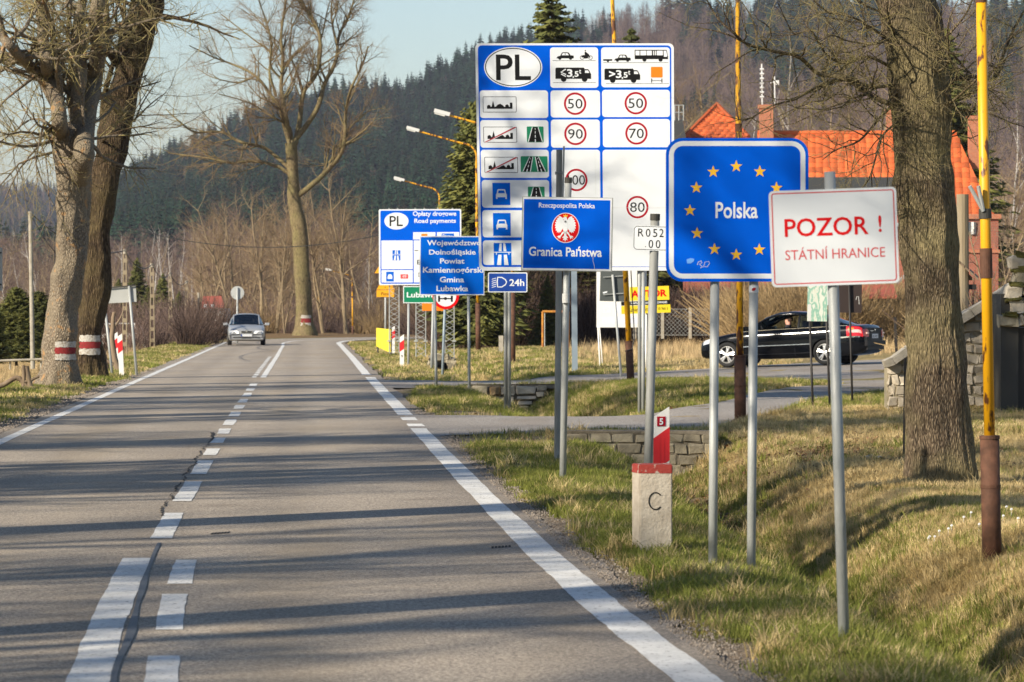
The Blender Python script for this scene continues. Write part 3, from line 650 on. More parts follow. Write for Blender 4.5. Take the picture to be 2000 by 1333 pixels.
def trail_mark(tree, Q, rr, d, py0, py1, px0, px1, bands, seed=3):
    """painted hiking blaze hugging the trunk on the side that faces the road user"""
    zc = EYE-(np.array([py0, py1])-HOR)*d/FOC
    for k, (f0, f1, mname) in enumerate(bands):
        V = []; F = []; nu, nv = 14, 7
        for j in range(nv+1):
            z = zc[0]+(zc[1]-zc[0])*(f0+(f1-f0)*j/nv)
            c = np.array([np.interp(z, Q[:, 2], Q[:, a]) for a in (0, 1)]); r = np.interp(z, Q[:, 2], rr)
            for i in range(nu+1):
                px = px0+(px1-px0)*i/nu+random.uniform(-1.2, 1.2)*(i in (0, nu)); x = (px-1000)*d/FOC; u = max(-.97, min(.97, (x-c[0])/r))
                a = math.acos(u); zz = z+random.uniform(-.012, .012)*(j in (0, nv))
                V.append((c[0]+r*1.07*math.cos(a), c[1]-r*1.07*math.sin(a)-.03, zz))
        for j in range(nv):
            for i in range(nu): a = j*(nu+1)+i; F.append((a, a+1, a+nu+2, a+nu+1))
        mesh_obj('trail_mark', V, F, M[mname], tree, smooth=True, label='red painted band of the hiking mark' if 'red' in mname else 'white painted band of the hiking mark')
M['blaze_white'] = mat('blaze_white', (.48, .45, .40), .9, col2=(.30, .25, .19), nscale=22, contrast=(.5, .62), bump=.6, bscale=30)
M['blaze_red'] = mat('blaze_red', (.25, .018, .02), .9, col2=(.16, .03, .02), nscale=22, contrast=(.5, .66), bump=.6, bscale=30)

CFG_L = dict(n=[5, 7, 7], ref=[3, 2, 1.1], len=[2.4, 1.3, .6], rad=[.05, .016, .008], seg=[6, 5, 3], ang=(30, 75), wob=.16, up=.035, split=1, f0=.15)
CFG_C = dict(n=[8, 8, 8, 4], ref=[4, 3, 1.6, .9], len=[3.2, 1.7, .85, .45], rad=[.06, .026, .014, .009], seg=[6, 5, 4, 3], ang=(20, 55), wob=.13, up=.03, split=1, f0=.2)
CFG_R = dict(thin=.78, n=[6, 7, 6], ref=[1.0, .8, .5], len=[1.1, .5, .22], rad=[.014, .007, .004], seg=[7, 5, 3], ang=(30, 85), wob=.24, up=.03, split=1, f0=.1)
# pale tree on the left verge (nearer of the pair)
dA = 85
tA, _, (QA, rA) = big_tree('broadleaf_tree', 'pale flaking tree with several upright stems, red and white mark, nearer of the left pair', dA,
    [(112, 757, 82), (117, 705, 68), (119, 650, 62), (127, 580, 61), (136, 500, 60), (141, 420, 60), (142, 350, 68), (142, 300, 78), (139, 268, 72), (136, 240, 56)],
    [([(149, 365), (156, 330), (162, 295), (165, 250), (172, 200), (183, 150), (190, 90), (184, 40), (192, -20), (188, -120), (200, -260), (195, -480)], 46, 20),
     ([(152, 300), (148, 210), (152, 150), (150, 100), (143, 50), (150, 0), (160, -100), (150, -300)], 32, 14, 1.5),
     ([(134, 365), (127, 330), (121, 290), (117, 240), (110, 190), (98, 150), (92, 120), (88, 60), (83, 10), (90, -60), (70, -200), (80, -380)], 38, 14, -1),
     ([(114, 210), (85, 155), (60, 128), (30, 95), (5, 65), (-40, 20), (-90, -60)], 26, 12, -2),
     ([(100, 175), (60, 133), (20, 112), (-40, 100), (-100, 60)], 20, 10, 1),
     ([(118, 215), (117, 150), (112, 90), (105, 40), (95, -10), (90, -120)], 14, 5, -1.5),
     ([(108, 255), (85, 238), (60, 234), (20, 262), (-30, 300)], 7, 2),
     ([(104, 250), (85, 262), (70, 290), (40, 330), (10, 390)], 7, 2),
     ([(150, 250), (135, 210), (128, 160), (130, 110), (118, 60), (122, 0), (110, -90)], 16, 5, 2)],
    M['bark_light'], CFG_L, 5, lump=(.07, .4), flare=.28, twig='twig_near', nseg=70, ridge=.012, rings=20)
trail_mark(tA, QA, rA, dA, 667, 703, 112, 148, [(0, .33, 'blaze_white'), (.33, .68, 'blaze_red'), (.68, 1, 'blaze_white')])
dB = 94
tB, _, (QB, rB) = big_tree('broadleaf_tree', 'dark furrowed tree leaning right with a red and white mark, farther of the left pair', dB,
    [(173, 738, 62), (174, 700, 53), (174, 655, 50), (180, 600, 54), (187, 560, 57), (189, 500, 56), (191, 440, 52), (207, 345, 56), (221, 270, 58), (243, 170, 56), (258, 111, 57), (272, 50, 62), (288, 0, 60), (300, -60, 50)],
    [([(278, 60), (285, 10), (275, -60), (270, -200), (285, -420)], 40, 8), ([(290, 10), (312, -60), (335, -160), (350, -360)], 40, 7, 1),
     ([(230, 125), (214, 100), (207, 65), (212, 30), (210, -20), (200, -120), (185, -300)], 18, 5, -1), ([(200, 262), (205, 200), (220, 140), (240, 80), (250, 20), (240, -60)], 13, 5, -1),
     ([(245, 40), (235, 10), (215, -30), (200, -90)], 10, 4), ([(196, 280), (220, 262), (262, 238), (300, 205), (330, 185)], 6, 1.5, -.8), ([(262, 238), (285, 190), (310, 155)], 4, 1.2), ([(255, 250), (290, 245), (320, 238)], 3, 1)],
    M['bark_dark'], CFG_L, 8, lump=(.06, .5), flare=.25, twig='twig_near', nseg=70, ridge=.014, rings=16)
trail_mark(tB, QB, rB, dB, 655, 693, 159, 196, [(0, .33, 'blaze_white'), (.33, .68, 'blaze_red'), (.68, 1, 'blaze_white')])
# centre tree beyond the bend
def c3(pts): return [(350+x/2.962, y/2.962) for x, y in pts]
dC = 243
tC, _, (QC, rC) = big_tree('broadleaf_tree', 'tall smooth olive barked tree with wide fan crown beyond the bend in the road', dC,
    [(597, 650, 40), (594, 620, 33), (591, 560, 31), (588, 500, 30), (584, 440, 31), (575, 390, 24), (572, 340, 22), (569, 300, 21), (568, 280, 22)],
    [(c3([(690, 1130), (760, 1080), (860, 990), (940, 890), (962, 800), (970, 650), (1000, 520), (1060, 400), (1100, 280)]), 12, 3, -2),
     (c3([(640, 1010), (560, 960), (430, 930), (300, 940), (150, 910), (0, 890), (-80, 880)]), 8, 2, 2),
     (c3([(640, 980), (500, 860), (370, 830), (250, 770), (100, 770), (0, 700), (-60, 640)]), 8, 2, -2),
     (c3([(645, 850), (610, 740), (580, 620), (520, 540), (440, 440), (330, 380), (200, 330), (50, 260)]), 10, 2, 1),
     (c3([(640, 800), (610, 640), (590, 500), (600, 350), (590, 200), (620, 0), (640, -160)]), 10, 3, 0),
     (c3([(670, 840), (700, 690), (720, 540), (800, 420), (820, 250), (780, 120), (700, 0), (660, -120)]), 11, 3, -1),
     (c3([(680, 800), (790, 640), (840, 480), (900, 350), (920, 200), (980, 60), (1020, -60)]), 11, 3, 2),
     (c3([(910, 260), (880, 100), (880, 0), (900, -100)]), 5, 2, 1), (c3([(560, 560), (520, 420), (520, 300), (420, 220), (230, 70)]), 6, 2, 2),
     (c3([(660, 850), (640, 740), (560, 690), (480, 640), (400, 600), (250, 560)]), 6, 2, -3), (c3([(590, 460), (530, 380), (540, 250), (500, 100), (450, -40)]), 5, 2, -2),
     (c3([(850, 470), (800, 330), (830, 150), (860, 0)]), 5, 2, 2), (c3([(960, 760), (1040, 690), (1100, 640), (1190, 620)]), 3, 1, 1), (c3([(960, 860), (860, 940), (800, 960), (720, 930)]), 3, 1, 1),
     (c3([(440, 440), (340, 480), (200, 450), (100, 400)]), 4, 1, 0), (c3([(720, 540), (680, 420), (640, 300), (650, 150), (700, 60)]), 5, 1.5, 1)],
    M['bark_centre'], CFG_C, 12, lump=(.05, .8), flare=.3, twig='twig_tan', nseg=20, dj=.6)
trail_mark(tC, QC, rC, dC, 616, 637, 589, 607, [(0, .3, 'blaze_white'), (.3, .7, 'blaze_red'), (.7, 1, 'blaze_white')])
# big tree on the right bank
def c5(pts): return [(1000+x/2, y/2) for x, y in pts]
dR_ = 42
tR, _, _ = big_tree('broadleaf_tree', 'massive brown ridged trunk with long twiggy side branches on the right bank', dR_,
    [(1836, 948, 134), (1831, 850, 124), (1827, 745, 116), (1822, 650, 108), (1820, 582, 104), (1817, 520, 104), (1815, 465, 106), (1811, 400, 116), (1808, 350, 120), (1802, 290, 106), (1802, 220, 106), (1796, 150, 112), (1785, 50, 116), (1772, 0, 106), (1760, -100, 96), (1765, -260, 80), (1760, -520, 60)],
    [(c5([(1500, 410), (1430, 390), (1350, 345), (1290, 318), (1180, 300), (1100, 240), (1000, 222), (900, 198), (840, 150), (790, 110), (740, 40), (700, -20)]), 15, 3, -1.5),
     (c5([(1500, 330), (1400, 345), (1300, 320), (1200, 340), (1100, 400), (1000, 430), (900, 480), (830, 470)]), 10, 2, -.8),
     (c5([(1500, 180), (1400, 120), (1300, 80), (1200, 60), (1120, 0)]), 9, 3, -1), (c5([(1480, 260), (1380, 230), (1280, 260), (1200, 230), (1140, 150), (1060, 160), (1000, 60)]), 9, 2, -1.6),
     (c5([(1500, 400), (1420, 470), (1340, 560), (1240, 600), (1180, 640)]), 8, 2, -1.2), (c5([(1520, 460), (1440, 540), (1380, 700), (1320, 760), (1230, 800), (1170, 900)]), 6, 1.5, -1.4),
     (c5([(1620, 330), (1700, 310), (1800, 290), (1900, 300), (1950, 200), (2000, 100), (2060, 0)]), 13, 6, 1),
     (c5([(1640, 200), (1700, 140), (1760, 60), (1790, -40)]), 9, 3, -.5), (c5([(1640, 420), (1720, 390), (1810, 300), (1880, 200), (1960, 120)]), 8, 2, -1),
     (c5([(1640, 150), (1720, 200), (1800, 270), (1900, 350), (1980, 420)]), 7, 2, .8), (c5([(1640, 560), (1740, 500), (1800, 400), (1880, 330), (1960, 300)]), 6, 1.5, -1),
     (c5([(1540, 280), (1500, 180), (1440, 80), (1420, -20)]), 8, 3, -1.2), (c5([(1600, 300), (1680, 260), (1660, 120), (1700, 0)]), 7, 2, -1.4), (c5([(1520, 350), (1440, 420), (1420, 520), (1380, 600)]), 5, 1.5, -1.3),
     (c5([(1640, 350), (1740, 420), (1860, 440), (1960, 480), (2040, 500)]), 7, 2, .2), (c5([(1520, 100), (1440, 60), (1340, 20), (1280, -40)]), 8, 3, -.7),
     (c5([(1530, 420), (1560, 520), (1600, 640), (1570, 740)]), 4, 1.2, -.9), (c5([(1520, 120), (1420, 180), (1320, 190), (1220, 170), (1150, 210)]), 7, 2, -1.8)],
    M['bark_right'], CFG_R, 21, lump=(.03, .3), flare=.14, twig='twig_near', nseg=150, ridge=.010, rings=26, dj=.25)

# ---------------------------------------------------------------- generic leafless trees
def gen_tree_mesh(seed, h=14, r=.16, m_bark='bark_far', m_twig='twig_tan', clear=.25, dens=1.0, spread=.34, forks=2, birch=False, wob=.13):
    """returns (trunk, boughs, twigs) meshes with origin at the foot"""
    rg = np.random.default_rng(seed); T = Buf(); B = Buf(); W = Buf()
    for f in range(forks):
        lean = rg.normal(0, .10, 2)*(1 if forks > 1 else .4)
        P = wander((rg.normal(0, r*.6)*(forks > 1), rg.normal(0, r*.6)*(forks > 1), -.3), (lean[0], lean[1], 1), h*(1-.2*f*rg.random()), 9, rg, .05, .05)
        rr = np.linspace(r, r*.18, 10); T.tube(P, rr, 8)
        cfg = dict(n=[int(13*dens), int(5*dens)+2, int(5*dens)+1], ref=[h*.75, h*.22, h*.1], len=[h*spread, h*.15, h*.07], rad=[r*.34, r*.13, r*.075], seg=[5, 4, 3], ang=(25, 62) if not birch else (20, 45), wob=wob, up=.07 if not birch else -.03, split=1, f0=clear)
        sprout((B, W), P, r*.9, r*.3, 0, rg, cfg)
    out = []
    for nm, b, mm in (('trunk', T, m_bark), ('bough', B, m_bark), ('twigs', W, m_twig)):
        V = np.vstack(b.V); F = np.vstack(b.F); me = bpy.data.meshes.new(nm); me.vertices.add(len(V)); me.vertices.foreach_set('co', V.astype(np.float32).ravel())
        me.loops.add(F.size); me.loops.foreach_set('vertex_index', F.astype(np.int32).ravel()); me.polygons.add(len(F)); me.polygons.foreach_set('loop_start', np.arange(0, F.size, 4, dtype=np.int32)); me.update(calc_edges=True)
        me.polygons.foreach_set('use_smooth', np.ones(len(F), bool)); me.materials.append(M[mm]); out.append(me)
    return out
def put_tree(meshes, name, label, x, y, rz=0, s=1, group=None, cat='tree', z=None):
    t = thing(name, label, cat, (x, y, gz(x, y)-.05 if z is None else z), (0, 0, rz), group); t.scale = (s, s, s)
    for me in meshes:
        o = bpy.data.objects.new(me.name, me); COL.objects.link(o); o.parent = t
        if me.name.startswith('twig'): o['kind'] = 'stuff'
    return t
TV = [gen_tree_mesh(100+k, 13, .17, 'bark_far', 'twig_tan', .22, 1.0, .34, 2) for k in range(3)]
TP = [gen_tree_mesh(120+k, 13, .13, 'bark_far', 'twig_purple', .2, 1.0, .30, 2) for k in range(3)]
TB = [gen_tree_mesh(140+k, 14, .11, 'birch', 'twig_purple', .35, .8, .22, 1, True) for k in range(2)]
# trees one can tell apart beyond the bend, from left to right in the photo
spots = [(512, 640, 268, TV[0], 1.0, 'leafless tan tree with dense round crown behind the silver car'), (540, 650, 262, TV[1], .95, 'forked leafless tree just right of the silver car'),
         (560, 655, 290, TV[2], .9, 'slim bare tree seen between the silver car and the tall centre tree'), (558, 650, 255, TV[2], .55, 'short bare tree with pale trunk left of the tall centre tree'),
         (630, 652, 262, TV[1], 1.0, 'bare tree close behind the right side of the tall centre tree'), (674, 652, 258, TV[0], 1.15, 'big bare tree with tan crown right of the tall centre tree'),
         (455, 640, 300, TV[2], .95, 'bare tan tree behind the round sign on the left verge'), (715, 650, 280, TP[0], .9, 'purple twigged bare tree left of the road payments sign'),
         (605, 648, 300, TP[1], 1.05, 'purple brown bare tree half hidden by the tall centre tree'), (650, 648, 310, TP[2], 1.1, 'purple brown bare tree between two tan trees right of centre'),
         (485, 648, 320, TP[0], 1.0, 'brownish bare tree above the roof of the silver car')]
for k, (px, py, d, ms, s, lb) in enumerate(spots):
    x = (px-1000)*d/FOC; put_tree(ms, 'bare_tree', lb, x, d, k*1.3, s*.74*d/270, 'leafless trees behind the bend')
for k, (px, d, s, lb) in enumerate([(722, 270, .85, 'white birch trunk left of the yellow dog warning sign'), (734, 285, .9, 'thin white birch just behind the yellow dog warning sign'), (700, 320, 1.0, 'slender birch between the lamp post and the dog warning sign'),
        (232, 330, 1.1, 'white birch above the sign turned away on the left'), (322, 380, 1.1, 'leaning white birch among the wooden poles'), (298, 400, 1.15, 'pale birch left of the leaning birch'), (395, 420, 1.05, 'white forked birch above the far red roof'), (345, 400, 1.1, 'thin birch between two wooden poles')]):
    put_tree(TB[k % 2], 'birch_tree', lb, (px-1000)*d/FOC, d, k, s*d*165/105000, 'birches along the foot of the hill')
# right: bare trees in front of and behind the orange-roofed house, dark thicket trunks
for k, (px, d, ms, s, lb) in enumerate([(1350, 205, TV[0], 1.1, 'tall bare tree just right of the speed limit table'), (1500, 210, TP[1], 1.0, 'bare tree with pale trunk behind the brick chimney'), (1420, 230, TV[2], 1.15, 'bare tree behind the pyramid roof'),
        (1600, 240, TP[0], 1.1, 'bare tree above the long orange roof'), (1940, 120, TP[2], .75, 'dark bare tree at the right edge behind the stone wall'), (1985, 100, TP[1], .6, 'bare bushy tree at the far right edge behind the stone wall'),
        (1330, 235, TP[2], 1.2, 'bare purplish tree behind the left corner of the blue Polska sign'), (1540, 260, TB[0], 1.2, 'birch behind the orange roof near the chimney'), (1700, 250, TP[0], 1.2, 'bare tree behind the roof left of the massive trunk')]):
    put_tree(ms, 'bare_tree', lb, (px-1000)*d/FOC, d, k*.9, s*d/220, 'leafless trees around the house')
dark = [gen_tree_mesh(160+k, 9, .12, 'bark_dark', 'twig_purple', .12, 1.1, .3, 2) for k in range(2)]
for k, (px, d, s, lb) in enumerate([(905, 150, .5, 'dark leaning trunk at the left end of the thicket'), (935, 152, .5, 'dark bare tree behind the blue commune sign post'), (968, 150, .9, 'dark multi stemmed tree behind the concrete stub'), (1020, 156, 1.05, 'thicket trunk right of the headlight sign post'),
        (1036, 152, .95, 'thicket trunk left of the rusty goal frame'), (1050, 158, 1., 'mossy trunk beside the rusty goal frame'), (1150, 170, 1., 'dark tree behind the white board'), (1210, 175, 1., 'dark tree behind the yellow lamp post')]):
    put_tree(dark[k % 2], 'bare_tree', lb, (px-1000)*d/FOC, d, k*1.7, s*d/160, 'dark trees of the roadside thicket')

# ---------------------------------------------------------------- avenue trees outside the left edge of the frame (they cast the long shadows)
av = gen_tree_mesh(180, 17, .36, 'bark_dark', 'twig_near', .38, 1.6, .27, 2)
av2 = gen_tree_mesh(183, 16, .32, 'bark_dark', 'twig_near', .45, 1.4, .25, 2)
for k, (x, y, s) in enumerate([(-7.2, 8.5, 1), (-6.9, 17, .95), (-7.4, 27, 1.05), (-8.4, 36, 1), (-8.9, 46, 1.02), (-10.3, 58, 1), (-11.6, 70, .95), (-7.6, -2, 1), (-7.4, -14, 1.05)]):
    put_tree([av, av2][k % 2], 'avenue_tree', 'bare avenue tree on the left verge outside the photo', x, y, k*2.1, s, 'avenue trees left of the frame')

for k, (x, y, s) in enumerate([(-19, 0, 1), (-24, 6, .95), (-21, 14, 1.05), (-27, 20, 1), (-20, 25, .9), (-29, 32, 1.05), (-24, 38, .9), (-31, 46, 1), (-17, -8, .95), (-26, -6, 1.1), (-23, 52, .9), (-36, 58, 1), (-15, 3, .9), (-16.5, 9, .85), (-15.5, 15, .9), (-16, 28, .95), (-15.5, 33, .85), (-17, 39, .95), (-18, 50, .9), (-19, 60, .95), (-20, 70, 1)]):
    put_tree([av2, av][k % 2], 'field_tree', 'bare tree in the field left of the avenue, outside the photo', x, y, k*1.7, s, 'field trees left of the frame')
# ---------------------------------------------------------------- spruces
def spruce_tree(seed, h, r, tiers, per, mname='spruce', pw=.8, up=0, big=1.0):
    V, F, I = [], [], []
    rg = np.random.default_rng(seed)
    tv, tf = tube([(0, 0, -.2), (0, 0, h*.5), (0, 0, h)], [h*.013, h*.009, .02], 7)
    trunk = (tv, tf)
    for k in range(tiers):
        t = k/(tiers-1); z = h*(.06+.94*t**.95); rr = r*(1-t)**pw+.10
        for j in range(per):
            a = rg.random()*6.283; l = rr*(.55+.55*rg.random()); dz = -l*(.12+.4*rg.random())+up*l
            ca, sa = math.cos(a), math.sin(a); s0 = np.array([0, 0, z+rg.normal(0, .06)]); e = np.array([ca*l, sa*l, z+dz+.12*l])
            for q in range(9):                       # needle fans along the branch
                f = .2+.8*(q+.5*rg.random())/9; p = s0+(e-s0)*f+np.array([0, 0, -.12*l*math.sin(f*3.1)]); wv = ((.30*(1-f)+.12)*l*rg.uniform(.6, 1.2)+.04)*big
                an = a+rg.choice([-1, 1])*rg.uniform(.5, 1.2); c2, s2 = math.cos(an), math.sin(an); hh = rg.uniform(.03, .07)+.04*wv; n = len(V); dr = -.35*wv*rg.random()
                V += [tuple(p+[0, 0, hh]), tuple(p+[c2*wv, s2*wv, dr]), tuple(p+[c2*wv*.5-s2*hh, s2*wv*.5+c2*hh, -hh+dr*.5])]; F.append((n, n+1, n+2))
                n = len(V); an = a+rg.uniform(-.5, .5); c2, s2 = math.cos(an), math.sin(an)
                V += [tuple(p+[-s2*hh, c2*hh, .02]), tuple(p+[c2*wv*.8, s2*wv*.8, dr-.02]), tuple(p+[s2*hh, -c2*hh, -.05])]; F.append((n, n+1, n+2))
    mt = bpy.data.meshes.new('trunk'); mt.from_pydata(trunk[0].tolist(), [], trunk[1].tolist()); mt.materials.append(M['bark_dark'])
    mc = bpy.data.meshes.new('crown'); mc.from_pydata([tuple(v) for v in V], [], F); mc.materials.append(M[mname])
    return [mt, mc]
SP = [spruce_tree(k, 10, 2.4, 46, 18, big=1.15) for k in range(2)]; SPb = spruce_tree(9, 10, 2.2, 52, 22, pw=.5, up=.55, big=1.25); SP.append(SPb)
def put_spruce(ms, px, pyb, pyt, d, lb, rz=0, gr='spruces', wd=1.25):
    h = (pyb-pyt)*d/FOC; s = h/10; p = at(px, pyb, d); t_ = put_tree(ms, 'spruce_tree', lb, p.x, d, rz, s, gr, z=p.z); t_.scale = (s*wd, s*wd, s)
put_spruce(SP[0], 1078, 680, -20, 168, 'tall spruce rising above the speed limit table', wd=1.35)
put_spruce(SPb, 934, 692, 200, 147, 'full olive green conifer left of the speed limit table, behind the road payments sign', wd=.95)
put_spruce(SP[1], 1233, 660, 60, 200, 'thin spruce top peeking over the right part of the speed limit table', 2)
put_spruce(SP[0], 1110, 690, 420, 160, 'dark spruce below the speed limit table near the goal frame', 1, wd=1.9)
put_spruce(SP[1], 1000, 685, 440, 158, 'dark spruce behind the headlight sign', 3, wd=1.8)
put_spruce(SP[0], 1145, 680, 450, 165, 'shaded spruce left of the white board', 4, wd=1.9)
put_spruce(SP[1], 1070, 690, 540, 150, 'small dark spruce behind the rusty goal frame', 5)
put_spruce(SP[0], 1850, 620, 60, 190, 'dark spruce behind the massive right trunk')
for k, (px, b, t, d) in enumerate([(32, 712, 562, 130), (-25, 715, 575, 120), (75, 705, 570, 150), (105, 700, 585, 160), (5, 700, 600, 165), (-60, 700, 560, 140)]):
    put_spruce(SPb, px, b, t, d, ['broad green spruce left of the pale tree', 'spruce cut by the left photo edge', 'spruce directly behind the concrete pole', 'small spruce half hidden by the pale tree', 'low spruce behind the others on the left', 'spruce outside the left photo edge'][k], k, 'spruces in the left field', wd=1.6)
for k, (px, b, t, d, lb) in enumerate([(268, 672, 505, 250, 'dark spruce behind the sign turned away'), (318, 668, 535, 260, 'spruce between the second and third wooden poles'), (350, 665, 570, 270, 'small spruce beside the fourth wooden pole'), (232, 676, 545, 240, 'spruce left of the sign turned away'), (290, 670, 560, 240, 'low spruce by the second wooden pole')]):
    put_spruce(SP[k % 2], px, b, t, d, lb, k, 'spruces left of the road')

# ---------------------------------------------------------------- far woods at the hill foot (mass) and shrubs
def woodsrc(ms, nm):
    bm = bmesh.new()
    me = bpy.data.meshes.new(nm); mats = []; Vs = []; Fs = []; mi = []; n = 0
    for k, x in enumerate(ms):
        v = np.empty(len(x.vertices)*3, np.float32); x.vertices.foreach_get('co', v); v = v.reshape(-1, 3); f = [tuple(i+n for i in p.vertices) for p in x.polygons]; Vs += v.tolist(); Fs += f; mi += [k]*len(f); n += len(v); mats.append(x.materials[0])
    me.from_pydata(Vs, [], Fs)
    for m_ in mats: me.materials.append(m_)
    me.polygons.foreach_set('material_index', np.array(mi, np.int32)); me.update(); return bpy.data.objects.new(nm, me)
WS = [woodsrc(TV[0], 'wood_a'), woodsrc(TP[0], 'wood_b'), woodsrc(TP[1], 'wood_c'), woodsrc(TB[0], 'wood_d'), woodsrc(TP[2], 'wood_e')]
def wood(n, pxr, dr, srcs, name, label, hs, seed, zfun=None):
    rg = np.random.default_rng(seed)
    px = rg.uniform(*pxr, n); d = rg.uniform(*dr, n); X = (px-1000)*d/FOC; Z = ground(X, d)-.1 if zfun is None else zfun(px, d); ix = rg.integers(0, len(srcs), n)
    for q, s in enumerate(srcs):
        K = ix == q; nK = K.sum(); mass(name, np.stack([X, d, Z], 1)[K], np.stack([rg.normal(0, .04, nK), rg.normal(0, .04, nK), rg.uniform(0, 6.28, nK)], 1), rg.uniform(*hs, nK), s, label, 'wood')
wood(150, (380, 900), (300, 420), [WS[1], WS[2], WS[0]], 'bare_wood', 'brown leafless wood behind the bend of the road', (.5, .8), 51)
wood(260, (-60, 900), (420, 600), [WS[1], WS[2], WS[3], WS[4]], 'bare_wood', 'purple brown leafless wood at the foot of the hill', (.6, 1.0), 52, lambda p, d: np.full(p.shape, -1.4))
wood(110, (1150, 2060), (270, 430), [WS[0], WS[1], WS[4], WS[3]], 'bare_wood', 'leafless trees massed behind the orange roofed house', (.8, 1.25), 53)
wood(160, (1150, 2060), (430, 600), [WS[1], WS[2], WS[3]], 'bare_wood', 'leafless wood rising behind the house to the hill', (.9, 1.3), 54, lambda p, d: np.full(p.shape, -1.4))
def shrub_src(seed, m, h=2.0, n=150):
    rg = np.random.default_rng(seed); B = Buf()
    for _ in range(n):
        a = rg.random()*6.283; r0 = rg.random()*.5; P = wander((r0*math.cos(a), r0*math.sin(a), -.1), (math.cos(a)*.45, math.sin(a)*.45, 1), h*rg.uniform(.5, 1.1), 4, rg, .22, .05); B.tube(P, np.linspace(.012, .004, 5), 3)
    V = np.vstack(B.V); F = np.vstack(B.F); me = bpy.data.meshes.new('shrub_source'); me.from_pydata(V.tolist(), [], F.tolist()); me.materials.append(M[m]); return bpy.data.objects.new('shrub_source', me)
M['shrub_dark'] = mat('shrub_dark_brown', (.075, .045, .03), .95, rand=.4); M['shrub_tan'] = mat('shrub_straw_brown', (.26, .18, .085), .95, rand=.3)
SH = [shrub_src(1, 'shrub_dark'), shrub_src(2, 'shrub_tan'), shrub_src(3, 'twig_purple')]
def shrubs(n, pxr, dr, srcs, name, label, hs, seed, cat='shrubs'):
    rg = np.random.default_rng(seed); px = rg.uniform(*pxr, n); d = rg.uniform(*dr, n); X = (px-1000)*d/FOC; Z = ground(X, d)-.05; ix = rg.integers(0, len(srcs), n)
    for q, s in enumerate(srcs):
        K = ix == q; nK = K.sum(); mass(name, np.stack([X, d, Z], 1)[K], np.stack([rg.normal(0, .08, nK), rg.normal(0, .08, nK), rg.uniform(0, 6.28, nK)], 1), rg.uniform(*hs, nK), s, label, cat)
shrubs(150, (880, 1130), (152, 185), [SH[0]], 'thicket', 'dark tangled undergrowth behind the grass rise', (.8, 1.8), 61)
shrubs(430, (1130, 1530), (151.5, 157), [SH[0], SH[2]], 'thicket', 'dark brown hedge thicket behind the wire fence', (.9, 1.35), 62)
shrubs(230, (1460, 1770), (134, 147), [SH[1]], 'straw_bushes', 'straw coloured bushes behind the black car', (.9, 1.55), 63)
shrubs(220, (400, 900), (262, 330), [SH[2], SH[1]], 'undergrowth', 'brown undergrowth along the outside of the bend', (.6, 1.6), 64)
shrubs(120, (-40, 420), (170, 260), [SH[0], SH[2]], 'undergrowth', 'dark brown scrub left of the road', (.6, 1.5), 65)
shrubs(60, (1890, 2080), (70, 95), [SH[1], SH[2]], 'undergrowth', 'dry stems behind the sloping stone wall', (.5, 1.2), 66)
